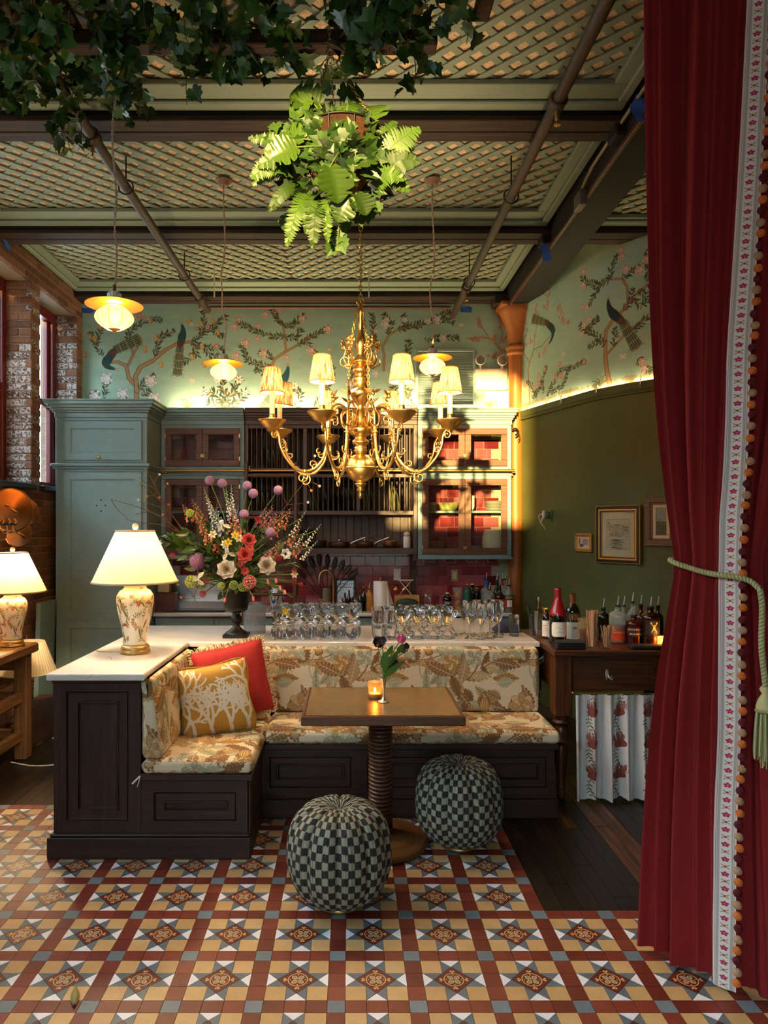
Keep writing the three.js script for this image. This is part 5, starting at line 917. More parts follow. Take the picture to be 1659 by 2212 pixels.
function tableLamp(label, pos, s, power) {
  const t = thing('table_lamp', label, 'lamp', pos); t.scale.setScalar(s);
  add('base', lathe([[0, 0], [0.082, 0], [0.085, 0.006], [0.083, 0.018], [0.076, 0.022], [0.08, 0.03], [0.076, 0.042], [0.066, 0.05], [0, 0.052]], 32), S({ color: new THREE.Color(0.5, 0.3, 0.1), metalness: 0.8, roughness: 0.4 }), t, 'carved gilt base');
  const body = lathe([[0.064, 0.05], [0.068, 0.06], [0.066, 0.1], [0.078, 0.16], [0.096, 0.23], [0.106, 0.29], [0.103, 0.325], [0.085, 0.355], [0.062, 0.37], [0.06, 0.38]], 36);
  add('vase', body, PH({ map: potTex, roughness: 0.2, clearcoat: 0.5 }), t, 'ivory porcelain painted with flowers');
  add('rim', lathe([[0.06, 0.378], [0.072, 0.386], [0.072, 0.394], [0.05, 0.398], [0, 0.398]], 32), PH({ color: 0xe6d9bd, roughness: 0.2 }), t);
  add('harp', [rod(V(0, 0.39, 0), V(0, 0.46, 0), 0.008, 8), rod(V(0, 0.69, 0), V(0, 0.70, 0), 0.01)], M.brass, t);
  const shade = surface((u, v) => { const a = -u * TAU, r = 0.235 + (0.105 - 0.235) * v + 0.0028 * Math.sin(u * TAU * 60) * (1 - 0.4 * v); return V(Math.cos(a) * r, 0.405 + 0.29 * v, Math.sin(a) * r); }, 240, 8);
  const sh = add('lamp_shade', shade, shadeMat, t, 'pleated cream empire shade');
  add('trim', [put(ringG(0.236, 0.006, 60, 6), [0, 0.406, 0], [Math.PI / 2, 0, 0]), put(ringG(0.106, 0.005, 40, 6), [0, 0.695, 0], [Math.PI / 2, 0, 0])], S({ color: 0xb9a182, roughness: 0.8 }), sh);
  add('finial', lathe([[0, 0.695], [0.008, 0.7], [0.016, 0.712], [0.018, 0.722], [0.013, 0.735], [0, 0.74]], 16), PH({ color: 0xd9b98a, roughness: 0.2 }), t);
  const b = add('bulb', ball(0.034, 0, 0.56, 0, 16, 12), bulbMat(30), t);
  lampLight(WARM, power, [0, 0.56, 0], 1.7, t);
  add('cord', sweep([[-0.08, 0.006, 0], [-0.2, 0.005, -0.02], [-0.24 / s, 0.004, -0.05]], 0.0035, 6), S({ color: 0xb99a3a, roughness: 0.5 }), t, 'thin yellow cord');
  return t;
}
tableLamp('large ginger-jar lamp with pleated cream shade on the marble worktop', [-1.229, 0.921, -4.0], 1, 1.6);
tableLamp('ginger-jar lamp with pleated shade on the rough wooden table', [-2.345, 0.811, -4.86], 0.93, 2.8);

// ---------- pendants ----------
{
  const glass = PH({ color: 0xc9953f, transmission: 0.55, thickness: 0, roughness: 0.6, side: THREE.DoubleSide }), globe = surface((u, v) => {
    const a = -u * TAU, k = Math.sin(Math.PI * (0.1 + 0.84 * v)), f = Math.abs(Math.sin(4 * a + 0.0)), r = 0.088 * Math.pow(k, 0.75) * (0.93 + 0.07 * Math.sqrt(f));
    return V(Math.cos(a) * r, -0.122 + 0.112 * v, Math.sin(a) * r);
  }, 64, 20);
  const ribs = []; for (let i = 0; i < 8; i++) { const a = i / 8 * TAU, pts = []; for (let j = 0; j <= 8; j++) { const v = j / 8, k = Math.sin(Math.PI * (0.1 + 0.84 * v)), r = 0.088 * Math.pow(k, 0.75) * 0.945; pts.push([Math.cos(a) * r, -0.122 + 0.112 * v, Math.sin(a) * r]); } ribs.push(sweep(pts, 0.0018, 5, 12)); }
  const blueSwirl = S({ map: canvasTex(256, 64, (g, w, h) => { g.fillStyle = '#d8cdbb'; g.fillRect(0, 0, w, h); g.strokeStyle = '#5a6580'; g.lineWidth = 3; for (let x = 16; x < w; x += 42) { g.beginPath(); g.arc(x, 32, 8, 0, 5); g.stroke(); g.beginPath(); g.arc(x + 16, 34, 7, 3, 8); g.stroke(); } }), roughness: 0.3 });
  const make = (label, px, py, d, power, wob) => {
    const p = at(px, py, d), t = thing('pendant_lamp', label, 'lamp', p);
    add('reflector', lathe([[0.03, 0.012], [0.07, 0.01], [0.13, -0.008], [0.131, -0.011], [0.07, 0.004], [0.03, 0.006]], 40), S({ color: new THREE.Color(0.28, 0.12, 0.04), metalness: 0.35, roughness: 0.5 }), t, 'rust brown disc');
    add('insulator', lathe([[0, 0.01], [0.03, 0.01], [0.034, 0.022], [0.032, 0.044], [0.02, 0.052], [0, 0.054]], 24), blueSwirl, t, 'white ceramic knob with blue swirls');
    const gl = add('globe', globe, glass, t, 'ribbed amber glass'); add('rib', ribs, S({ color: 0x4a3414, roughness: 0.5 }), gl); add('cap', lathe([[0, -0.138], [0.006, -0.136], [0.012, -0.126], [0.03, -0.122], [0, -0.118]], 16), M.brassOld, gl);
    add('bulb', ball(0.026, 0, -0.062, 0, 14, 10), bulbMat(24), t);
    lampLight(AMBER, power, [0, -0.062, 0], 1.3, t);
    const top = 3.955 - p.y, pts = [[0, 0.05, 0], [0.006, 0.12, 0]]; reseed(wob); const n = 9; for (let i = 1; i < n; i++) pts.push([rr(-0.02, 0.02) * (1 - 0.3 * i / n), 0.12 + (top - 0.16) * i / n, rr(-0.01, 0.01)]); pts.push([0, top, 0]);
    const cordG = []; for (const s of [0, Math.PI]) { const c = new THREE.CatmullRomCurve3(pts.map((q) => V(...q))), q = []; for (let i = 0; i <= 90; i++) { const v = c.getPointAt(i / 90), a = i * 0.9 + s; q.push([v.x + Math.cos(a) * 0.003, v.y, v.z + Math.sin(a) * 0.003]); } cordG.push(sweep(q, 0.0032, 5, 180)); }
    add('cord', cordG, S({ color: 0xb39a8a, roughness: 0.8 }), t, 'twisted cloth cord');
    add('bracket', [rod(V(0, 0.05, 0), V(0, 0.085, 0), 0.008, 8)], M.twig, t);
    add('ceiling_rose', lathe([[0, top - 0.02], [0.02, top - 0.03], [0.035, top - 0.02], [0.04, top], [0.055, top + 0.004], [0.055, top + 0.012], [0, top + 0.012]], 24), S({ color: 0x7a5a44, roughness: 0.5 }), t);
  };
  make('amber glass pendant with rust disc beside the brick window wall', 247, 655, 3.276, 2.0, 3);
  make('amber glass pendant with rust disc before the peacock branch', 483, 782, 4.71, 2.2, 4);
  make('amber glass pendant with rust disc before the wall grille', 934, 770, 4.70, 2.2, 5);
}

// ---------- chandelier ----------
const CH = V(0.058, 0, -4.0);
{
  const c = thing('chandelier', 'large aged brass chandelier with eight shaded candle arms', 'chandelier', CH), B = M.brass, Y = (y) => 2.956 - y * 0.00102;
  const prof = [[1136, 0], [1130, 8], [1112, 14], [1092, 9], [1086, 25], [1072, 14], [1056, 30], [1047, 33], [1040, 18]];
  add('finial', lathe(prof.map(([y, r]) => [r * 0.00102, Y(y)]).reverse().reverse(), 24), B, c);
  add('ball', ball(0.0835, 0, Y(962), 0, 40, 28), B, c); add('ball_ring', lathe([[0.082, Y(968)], [0.089, Y(965)], [0.089, Y(958)], [0.082, Y(955)]], 40), B, c);
  add('stem', lathe([[884, 18], [880, 30], [866, 38], [852, 32], [846, 36], [838, 28], [826, 45], [810, 47], [796, 30], [786, 35], [772, 62], [746, 66], [736, 60], [728, 45], [700, 40], [660, 35], [640, 22], [615, 18], [606, 25], [590, 40], [550, 58], [530, 52], [500, 40], [482, 45], [465, 50], [455, 45], [446, 20], [432, 42], [412, 46], [395, 35], [385, 15], [379, 55], [365, 58], [355, 40], [340, 22], [320, 20], [300, 30], [270, 34], [240, 28], [200, 14], [180, 13], [160, 17], [140, 12], [100, 13], [40, 6], [36, 0]].map(([y, r]) => [r * 0.00102, Y(y)]), 32), B, c);
  const scroll = (x, y, r, dir, turns = 1.3, a0 = 0, z = 0) => { const p = []; for (let i = 0; i <= 14; i++) { const t = i / 14, a = a0 + dir * t * turns * TAU, q = r * (1 - 0.8 * t); p.push([x + Math.cos(a) * q, y + Math.sin(a) * q, z]); } return sweep(p, [0.0055, 0.0035], 6, 28); };
  // one arm, drawn along +x
  const armPts = [[0.055, 690], [0.085, 735], [0.11, 720], [0.115, 665], [0.085, 640], [0.07, 680], [0.1, 625], [0.15, 615], [0.185, 660], [0.195, 740], [0.205, 830], [0.235, 930], [0.30, 985], [0.37, 985], [0.435, 930], [0.475, 860], [0.485, 800], [0.505, 772], [0.522, 778]].map(([x, y]) => [x, Y(y), 0]);
  const armG = mg([sweep(armPts, [0.008, 0.007, 0.0065, 0.0065, 0.009, 0.0095, 0.009, 0.008, 0.007], 8, 110), scroll(0.505, Y(800), 0.022, -1, 1.2, 1.4), scroll(0.45, Y(880), 0.02, 1, 1.1, 0), scroll(0.35, Y(1022), 0.036, 1, 1.3, 1.6), scroll(0.29, Y(950), 0.03, -1, 1.2, -1.2), scroll(0.15, Y(880), 0.04, -1, 0.7, 0.2), scroll(0.25, Y(870), 0.035, 1, 0.7, 3.1), scroll(0.16, Y(700), 0.028, 1, 1.1, 0.5), ball(0.012, 0.335, Y(990), 0, 10, 8), ball(0.011, 0.195, Y(765), 0, 10, 8), ball(0.012, 0.2, Y(800), 0, 10, 8), put(lathe([[0, -0.02], [0.013, -0.018], [0.019, -0.012], [0.009, -0.004], [0.012, 0.01], [0.006, 0.03], [0, 0.03]], 14), [0.197, Y(770), 0])]);
  const wing = (s) => { const g = extrude(new THREE.Shape([[0, 0], [0.022, 0.012], [0.048, 0.018], [0.034, 0.002], [0.012, -0.008]].map(([x, y]) => new THREE.Vector2(x, y))), 0.003, 0.0008); return put(g, [0, 0, 0], [0, s > 0 ? 0.2 : Math.PI - 0.2, 0]); };
  const birdG = mg([put(ball(0.012, 0, 0, 0, 12, 8), [0, 0.012, 0], [0, 0, 0.5], [1.0, 1.5, 0.9]), ball(0.007, 0.006, 0.033, 0, 10, 8), put(new THREE.ConeGeometry(0.003, 0.01, 6), [0.014, 0.033, 0], [0, 0, -1.57]), mv(put(wing(1), [0, 0, 0], [0, 1.57, 0]), 0, 0.02, -0.004), mv(put(wing(-1), [0, 0, 0], [0, 1.57, 0]), 0, 0.02, 0.004), rod(V(0, -0.03, 0), V(0, 0, 0), 0.004, 6), put(ringG(0.012, 0.0035, 14, 6), [0, -0.036, 0])]);
  const panG = lathe([[0, -0.055], [0.012, -0.055], [0.02, -0.05], [0.045, -0.038], [0.052, -0.026], [0.068, -0.012], [0.076, 0], [0.074, 0.003], [0.05, -0.008], [0.018, -0.014], [0.018, 0.012], [0.015, 0.03], [0.0165, 0.034], [0, 0.034]], 32);
  const candle = mv(new THREE.CylinderGeometry(0.0145, 0.0145, 0.125, 16), 0, 0.034 + 0.0625, 0);
  const pleat = surface((u, v) => { const a = -u * TAU, r = 0.065 + (0.042 - 0.065) * v + 0.0016 * Math.sin(u * TAU * 28); return V(Math.cos(a) * r, 0.150 + 0.135 * v, Math.sin(a) * r); }, 140, 6, 1, 1);
  const ikat = canvasTex(512, 256, (g, w, h) => { g.fillStyle = '#c9a262'; g.fillRect(0, 0, w, h); reseed(140); for (let i = 0; i < 520; i++) { g.strokeStyle = pick(['rgba(160,44,30,0.7)', 'rgba(190,110,40,0.6)', 'rgba(120,30,40,0.6)', 'rgba(226,196,140,0.6)']); g.lineWidth = rr(1.5, 6); const x = rnd() * w, y = rr(-40, h); g.beginPath(); g.moveTo(x, y); g.lineTo(x + rr(-6, 6), y + rr(20, 120)); g.stroke(); } });
  const ikatM = PH({ map: ikat, transmission: 0.06, thickness: 0, roughness: 1, side: THREE.DoubleSide }), wax = PH({ color: 0xf2e2c0, roughness: 0.5, transmission: 0.25, thickness: 0 }), tilt = [0, 0, 0, 0.12, 0, 0, 0, 0];
  const trimG = [put(ringG(0.0655, 0.0028, 40, 5), [0, 0.151, 0], [Math.PI / 2, 0, 0]), put(ringG(0.0425, 0.0022, 32, 5), [0, 0.284, 0], [Math.PI / 2, 0, 0])], trimM = S({ color: 0xa8603c, roughness: 0.9 });
  for (let k = 0; k < 8; k++) {
    const a = (k + 0.5) * TAU / 8, arm = add('arm', armG, B, c, 'scrolled brass arm'); arm.rotation.y = a;
    const px = 0.522, py = Y(778) + 0.055;
    const pn = add('drip_pan', panG, M.brassOld, arm); pn.position.set(px, py, 0);
    const cd = add('candle_tube', candle, wax, arm); cd.position.set(px, py, 0);
    const sh = add('lamp_shade', pleat, ikatM, arm, 'small pleated shade in flame print'); sh.position.set(px, py, 0); sh.rotation.z = tilt[k];
    for (const g of trimG) { const tr = add('shade_trim', g, trimM, arm); tr.position.set(px, py, 0); tr.rotation.z = tilt[k]; }
    const bb = add('bulb', put(ball(0.013, 0, 0, 0, 12, 8), [0, 0.2, 0], [0, 0, 0], [1, 1.8, 1]), bulbMat(24), arm); bb.position.set(px, py, 0);
    const l = lampLight(WARM, 0.7, [px, py + 0.2, 0], 0.7, arm);
    const bd = add('bird', birdG, B, arm, 'small brass bird'); bd.position.set(0.17, Y(580), 0);
  }
  // upper tier of flowers and rings
  const petal = (n, r) => { const o = [ball(r * 0.35, 0, 0, 0, 8, 6)]; for (let i = 0; i < n; i++) o.push(put(ball(r * 0.42, 0, 0, 0, 8, 6), [Math.cos(i / n * TAU) * r * 0.62, Math.sin(i / n * TAU) * r * 0.62, 0], [0, 0, 0], [1, 1, 0.4])); return mg(o); };
  const fl = mg([put(petal(5, 0.034), [0.105, Y(265), 0], [0, Math.PI / 2, 0]), put(petal(5, 0.022), [0.085, Y(300), 0.02], [0, 1.2, 0]), put(ringG(0.026, 0.0045, 20, 6), [0.095, Y(360), 0]), sweep([[0.03, Y(370), 0], [0.07, Y(385), 0], [0.1, Y(340), 0], [0.09, Y(300), 0], [0.1, Y(270), 0]], 0.005, 6, 24), scroll(0.07, Y(380), 0.022, -1, 1.1, 0)]);
  for (let k = 0; k < 5; k++) { const m = add('flower_spray', fl, B, c, 'brass flower spray'); m.rotation.y = k * TAU / 5 + 0.35; }
  const link = put(ringG(0.0095, 0.0024, 12, 5), [0, 0, 0], [0, 0, 0], [0.75, 1.25, 1]);
  const chain = (p, n, s = 1) => { const cv = new THREE.CatmullRomCurve3(p), o = []; for (let i = 0; i < n; i++) { const t = (i + 0.5) / n, q = cv.getPointAt(t), tg = cv.getTangentAt(t), g = link.clone(); g.scale(s, s, s); g.rotateY(i % 2 ? Math.PI / 2 : 0); g.applyQuaternion(new THREE.Quaternion().setFromUnitVectors(V(0, 1, 0), tg)); g.translate(q.x, q.y, q.z); o.push(g); } return mg(o); };
  for (let k = 0; k < 3; k++) { const a = k * TAU / 3 + 0.9, R = (r, y) => V(Math.cos(a) * r, Y(y), Math.sin(a) * r); add('drape_chain', chain([R(0.015, 60), R(0.04, 170), R(0.062, 330), R(0.068, 480), R(0.07, 620)], 30), B, c); }
  add('suspension_chain', chain([V(0, Y(60), 0), V(0, 3.3, 0.0), V(0, 3.862, 0)], 40, 1.35), B, c);
  add('suspension_ring', put(ringG(0.022, 0.004, 20, 6), [0, Y(30), 0]), B, c);
}

// ---------- hidden strips of light above the cupboards and the picture rail ----------
{
  const led = S({ color: 0xffffff, emissive: new THREE.Color(1.0, 0.72, 0.36), emissiveIntensity: 1.5 });
  const strip = (name, label, g, lights) => { const t = thing(name, label, 'light strip'); add('glow_strip', g, led, t); for (const [p, q, len, pw] of lights) { const l = new THREE.RectAreaLight(new THREE.Color(1.0, 0.74, 0.40), pw, len, 0.012); l.name = 'strip_light'; l.position.copy(p); l.lookAt(q); scene.add(l); } };
  strip('light_strip', 'warm light strip lying on top of the wall cupboards', boxG(-1.75, 1.5, 2.757, 2.762, -6.94, -6.92), [[V(-0.95, 2.766, -6.93), V(-0.95, 3.2, -6.985), 1.6, 190], [V(0.70, 2.766, -6.93), V(0.70, 3.2, -6.985), 1.6, 90]]);
  const ls = [], gs = [];
  for (let i = 0; i < 7; i++) { const t = 0.05 + i * 0.125, p = CURVE.getPointAt(t), g = CURVE.getTangentAt(t), n = V(g.z, 0, -g.x); if (n.x > 0) n.negate(); const a = V(p.x + n.x * 0.012, RAIL - 0.008, p.z + n.z * 0.012), l = 0.3; const o = boxG(-0.15, 0.15, 0, 0.003, -0.002, 0.002); gs.push(put(o, a, [0, Math.atan2(-g.z, g.x), 0])); ls.push([a.clone().setY(RAIL - 0.002), V(p.x + n.x * 0.03, RAIL + 0.5, p.z + n.z * 0.03), l, i > 5 ? 45 : 95]); }
  // the rect lights must lie along the rail
  add('light_strip', gs, led, scene.getObjectByName('wall_right'));
  for (const [p, q, len, pw] of ls) { const l = new THREE.RectAreaLight(new THREE.Color(1.0, 0.74, 0.40), pw, len, 0.008); l.name = 'strip_light'; l.position.copy(p); const o = new THREE.Object3D(); const u = CURVE.getTangentAt(Math.min(0.99, 0.05 + ls.findIndex((e) => e[0] === p) * 0.125)), z = q.clone().sub(p).normalize().negate(), x = u.clone().addScaledVector(z, -u.dot(z)).normalize(), y = V(0, 0, 0).crossVectors(z, x); l.quaternion.setFromRotationMatrix(new THREE.Matrix4().makeBasis(x, y, z)); scene.add(l); }
}
// ---------- urn and its flowers ----------
const CT = 0.9205;       // top of the marble
const URN = V(-0.746, CT, -4.58);
{
  const u = thing('urn', 'dark bronze pedestal urn holding the large bouquet', 'urn', URN);
  const bz = S({ color: 0x1f1c17, metalness: 0.6, roughness: 0.42 });
  add('plinth', boxG(-0.078, 0.078, 0, 0.022, -0.078, 0.078, 0.004), bz, u);
  add('foot', lathe([[0.07, 0.022], [0.068, 0.03], [0.045, 0.045], [0.024, 0.066], [0.02, 0.085], [0.03, 0.092], [0.04, 0.108], [0.038, 0.126], [0.026, 0.14], [0.024, 0.15], [0.034, 0.158], [0.036, 0.165], [0, 0.166]], 28), bz, u);
  add('bowl', lathe([[0, 0.164], [0.055, 0.166], [0.072, 0.176], [0.078, 0.2], [0.088, 0.30], [0.092, 0.36], [0.097, 0.366], [0.097, 0.374], [0.086, 0.372], [0.08, 0.30], [0, 0.28]], 32), bz, u);
}
{
  const MOUTH = V(URN.x, URN.y + 0.345, URN.z), col = (c, o = {}) => S({ color: c, roughness: 0.6, side: THREE.DoubleSide, ...o });
  const petalG = (w, l, cup, curl, n = 4) => surface((a, b) => { const x = (a - 0.5) * w * Math.sin(Math.PI * Math.min(0.97, 0.12 + 0.86 * b)) * 1.05, y = b * l; return V(x, y * Math.cos(cup * b), Math.sin(cup * b) * y * 0.6 + curl * b * b * l + 1.4 * x * x / w); }, n, n);
  // heads of unit radius that look along +z
  const ringOf = (n, g, tilt, r0, tw = 0) => { const o = []; for (let i = 0; i < n; i++) { const q = g.clone(); q.rotateX(tilt); q.translate(0, r0, 0); q.rotateZ(i / n * TAU + tw); o.push(q); } return o; };
  const rose = { outer: mg([...ringOf(7, petalG(0.85, 0.8, 0.1, 0.1), 0.25, 0.22), ...ringOf(6, petalG(0.75, 0.66, 0.3, 0.15), 0.5, 0.18, 0.4).map((g) => g.translate(0, 0, 0.08))]), inner: mg([...ringOf(6, petalG(0.6, 0.5, 0.5, 0), 0.75, 0.14, 0.2).map((g) => g.translate(0, 0, 0.1)), ...ringOf(5, petalG(0.48, 0.42, 0.5, 0), 1.0, 0.09, 0.6).map((g) => g.translate(0, 0, 0.14)), ...ringOf(4, petalG(0.36, 0.36, 0.4, 0), 1.25, 0.05, 0.1).map((g) => g.translate(0, 0, 0.16))]) };
  reseed(150);
  const sphereOf = (n, g, up) => { const o = []; for (let i = 0; i < n; i++) { const y = 1 - 2 * (i + 0.5) / n, r = Math.sqrt(1 - y * y), a = i * 2.39996, d = V(r * Math.cos(a), y, r * Math.sin(a)); const q = g.clone(); q.applyQuaternion(new THREE.Quaternion().setFromUnitVectors(V(0, 0, 1), d)); q.translate(d.x * up, d.y * up, d.z * up); o.push(q); } return mg(o); };
  const starlet = mg(ringOf(5, faces([[V(-0.05, 0, 0), V(0.05, 0, 0), V(0, 0.24, 0.04)]]), -0.35, 0));
  const alliumG = sphereOf(150, starlet.clone().scale(1.25, 1.25, 1.25), 0.84), coreG = ball(0.78, 0, 0, 0, 12, 10), mumG = mg([sphereOf(170, faces([[V(-0.05, -0.06, -0.1), V(0.05, -0.06, -0.1), V(0.03, 0.05, 0.16), V(-0.03, 0.05, 0.16)]]), 0.85), ball(0.8, 0, 0, 0, 14, 10)]);
  const puffG = mg([sphereOf(60, mg([put(ball(0.16, 0, 0, 0, 6, 4), [0, 0, 0], [0, 0, 0], [1, 1, 0.6])]), 0.82)]);
  const anemoneG = mg([...ringOf(6, petalG(0.75, 0.9, 0.25, 0.05), 0.2, 0.08), ...ringOf(5, petalG(0.6, 0.75, 0.25, 0.05), 0.35, 0.06, 0.4).map((g) => g.translate(0, 0, 0.04))]), eyeG = mg([put(ball(0.24, 0, 0, 0, 12, 8), [0, 0, 0.12], [0, 0, 0], [1, 1, 0.6]), ...ringOf(16, mv(ball(0.045, 0, 0, 0, 6, 4), 0, 0, 0.16), 0, 0.36)]);
  const daffG = mg(ringOf(6, petalG(0.55, 0.95, 0.1, 0.05), 0.1, 0.1)), trumpG = put(lathe([[0.12, 0], [0.2, 0.2], [0.26, 0.4], [0.36, 0.5]], 14), [0, 0, 0], [Math.PI / 2, 0, 0]);
  const irisG = mg([...ringOf(3, petalG(0.55, 1.25, 0.4, -0.5, 5), -0.35, 0.1), ...ringOf(3, petalG(0.35, 1.0, 0.2, 0.3, 5), 0.9, 0.05, 1.05)]), irisY = mg(ringOf(3, put(ball(0.12, 0, 0, 0, 8, 6), [0, 0.55, 0.05], [0, 0, 0], [0.7, 1.6, 0.4]), -0.25, 0));
  const tulipG = mg(ringOf(6, petalG(0.85, 1.5, 0.1, 0.0, 5).translate(0, 0, -0.42).rotateX(0.0), 1.52, 0)), floretG = mg(ringOf(5, petalG(0.7, 0.8, 0.4, 0.1, 2), 0.6, 0.06)), bellG = lathe([[0.1, 0.5], [0.32, 0.3], [0.4, 0], [0.5, -0.3]], 7);
  const stemM = [0x56702a, 0x3f5a22, 0x6a8034].map((c) => S({ color: c, roughness: 0.6 }));
  const C = { core: col(0x5a3050), mauve: col(0xa57a9c), plum: col(0x8d5d80), coral: col(0xe06a5c), coralIn: col(0xd6342e), cream: col(0xefe2cc), creamIn: col(0xe8cfa4), pink: col(0xdc7d78), red: col(0xa31c2a), white: col(0xeee9e0), dark: col(0x2a0a18), yellow: col(0xe9c93a), orange: col(0xd9722e), peach: col(0xe39a74), blue: col(0x8f9cc9), lime: col(0xa9b83e), green: col(0x9db25a), magenta: col(0xb56a92) };
  const place = (px, py, near) => { const d = 4.58 - near, p = at(px, py, d); return p; };
  function stalk(name, label, px, py, near, bend = 0.3, rs = 0.0032) {
    const h = place(px, py, near), t = thing(name, label, 'flower', MOUTH, 0, 'flowers in the urn'), e = h.clone().sub(MOUTH);
    const m = V(e.x * 0.35, Math.max(e.y * 0.55, 0.02 + Math.abs(e.y) * 0.2), e.z * 0.35), start = V(e.x * 0.08, -0.05, e.z * 0.05);
    start.x = Math.max(-0.05, Math.min(0.05, start.x)); start.z = Math.max(-0.05, Math.min(0.05, start.z));
    add('stem', sweep([start, m, e], rs, 6, 12), pick(stemM), t);
    const dir = e.clone().sub(m).normalize();
    return { t, e, dir };
  }
  function face(m, e, dir, r, cam = 0.9) { m.position.copy(e); const d = dir.clone().multiplyScalar(0.75).add(V(0.12, 0.05, cam)).normalize(); m.quaternion.setFromUnitVectors(V(0, 0, 1), d); m.rotateZ(rnd() * TAU); m.scale.setScalar(r); return m; }
  const K = 4.5 / FOC;      // metres for one pixel at the bouquet
  const heads = (s, r, list, cam) => list.forEach(([n, g, m]) => { const q = face(add(n, g, m, s.t), s.e, s.dir, r * K, cam); if (list.length > 1) q.quaternion.copy(s.q ??= q.quaternion.clone()); });
  for (const [x, y, n] of [[453, 1038, 0.02], [480, 1044, 0.05], [534, 1049, 0.0], [547, 1066, 0.06], [601, 1059, 0.0], [527, 1111, 0.14], [584, 1150, 0.2]]) heads(stalk('allium', 'mauve allium globe on a tall stem in the bouquet', x, y, n), 12.5, [['florets', alliumG, C.mauve], ['core', coreG, C.core]]);
  heads(stalk('chrysanthemum', 'large dusty purple chrysanthemum low in the bouquet', 425, 1213, 0.2), 19, [['flower_head', mumG, C.plum]]);
  for (const [x, y, n, r, k] of [[537, 1168, 0.28, 17, 0], [529, 1199, 0.33, 18, 1]]) heads(stalk('garden_rose', ['coral garden rose at the heart of the bouquet, the upper one', 'coral garden rose at the heart of the bouquet, the lower one'][k], x, y, n), r, [['outer_petals', rose.outer, C.coral], ['inner_petals', rose.inner, C.coralIn]]);
  for (const [x, y, n, r, k] of [[490, 1230, 0.32, 22, 0], [575, 1222, 0.3, 21, 1]]) heads(stalk('white_rose', ['open cream rose beside the purple chrysanthemum', 'open cream rose next to the anemone'][k], x, y, n), r, [['outer_petals', rose.outer, C.cream], ['inner_petals', rose.inner, C.creamIn]]);
  heads(stalk('hydrangea', 'salmon pink hydrangea over the rim of the urn', 539, 1257, 0.28), 16, [['flower_head', puffG, C.pink]]);
  for (const [x, y, r] of [[529, 1234, 10], [540, 1187, 9], [519, 1219, 8]]) heads(stalk('carnation', 'small coral carnation between the roses', x, y, 0.3), r, [['flower_head', rose.outer, C.coral]]);
  heads(stalk('anemone', 'white anemone with a black eye', 616, 1197, 0.24), 14, [['petals', anemoneG, C.white], ['eye', eyeG, C.dark]]);
  heads(stalk('scabious', 'near-black scabious by the mauve allium', 575, 1171, 0.24), 8, [['petals', puffG, C.dark]]); heads(stalk('dark_anemone', 'deep red anemone below the alliums', 556, 1123, 0.18), 9, [['petals', anemoneG, C.red], ['eye', eyeG, C.dark]]);
  for (const [x, y, n] of [[460, 1155, 0.24], [508, 1157, 0.27], [516, 1163, 0.27], [486, 1176, 0.28], [493, 1172, 0.29], [635, 1240, 0.2], [616, 1320, 0.2], [345, 1175, 0.05]]) heads(stalk('daffodil', 'small yellow and cream daffodil in the bouquet', x, y, n), 9.5, [['petals', daffG, rnd() < 0.5 ? C.cream : C.yellow], ['trumpet', trumpG, C.yellow]]);
  for (const [x, y, n] of [[481, 1134, 0.22], [428, 1250, 0.25], [492, 1195, 0.27]]) heads(stalk('iris', 'white iris with a yellow flare in the bouquet', x, y, n), 15, [['petals', irisG, C.white], ['flare', irisY, C.yellow]], 1.4);
  for (const [x, y, r, k] of [[413, 1256, 15, 'lime'], [505, 1264, 11, 'green'], [524, 1268, 11, 'green'], [478, 1266, 9, 'lime'], [410, 1108, 10, 'lime']]) heads(stalk('viburnum', 'lime green viburnum snowball in the bouquet', x, y, 0.22), r, [['flower_head', puffG, C[k]]]);
  for (const [x, y] of [[486, 1292], [547, 1289], [604, 1266], [614, 1275], [578, 1252], [595, 1250]]) { const s = stalk('tulip', 'pink tulip nodding over the rim of the urn', x, y, 0.27, 0.3, 0.0035); const m = add('flower_head', tulipG, C.pink, s.t); m.position.copy(s.e); m.scale.setScalar(6.2 * K); m.quaternion.setFromUnitVectors(V(0, 0, 1), V((x - 515) / 300, -1, 0.35).normalize()); }
  // spikes of small flowers
  const spike = (name, label, x, y, n, len, c1, c2, bells) => {
    const s = stalk(name, label, x, y, n), dir = s.dir.clone().multiplyScalar(0.7).add(V(0, 0.55, 0.1)).normalize(), o1 = [], o2 = [], L = len * K;
    for (let i = 0; i < 22; i++) { const t = i / 21, p = s.e.clone().addScaledVector(dir, (t - 0.75) * L), a = i * 2.4, r = (1 - 0.75 * t) * (bells ? 4.5 : 7) * K, off = V(Math.cos(a), 0.2, Math.sin(a)).multiplyScalar(r); const q = (bells ? bellG : floretG).clone(); q.scale(r * 1.15, r * 1.15, r * 1.15); if (!bells) q.applyQuaternion(new THREE.Quaternion().setFromUnitVectors(V(0, 0, 1), off.clone().normalize())); q.translate(p.x + off.x, p.y + off.y, p.z + off.z); (i % 3 ? o1 : o2).push(q); }
    add('florets', o1, c1, s.t).userData.kind = 'stuff'; add('florets', o2, c2, s.t).userData.kind = 'stuff'; add('spike_stem', sweep([s.e.clone().addScaledVector(dir, -0.75 * L), s.e.clone().addScaledVector(dir, 0.28 * L)], [0.003, 0.0012], 5, 2), stemM[2], s.t);
  };
  const both = (a, l) => l.forEach(([x, y, n, len]) => spike(...a.slice(0, 2), x, y, n, len, ...a.slice(2)));
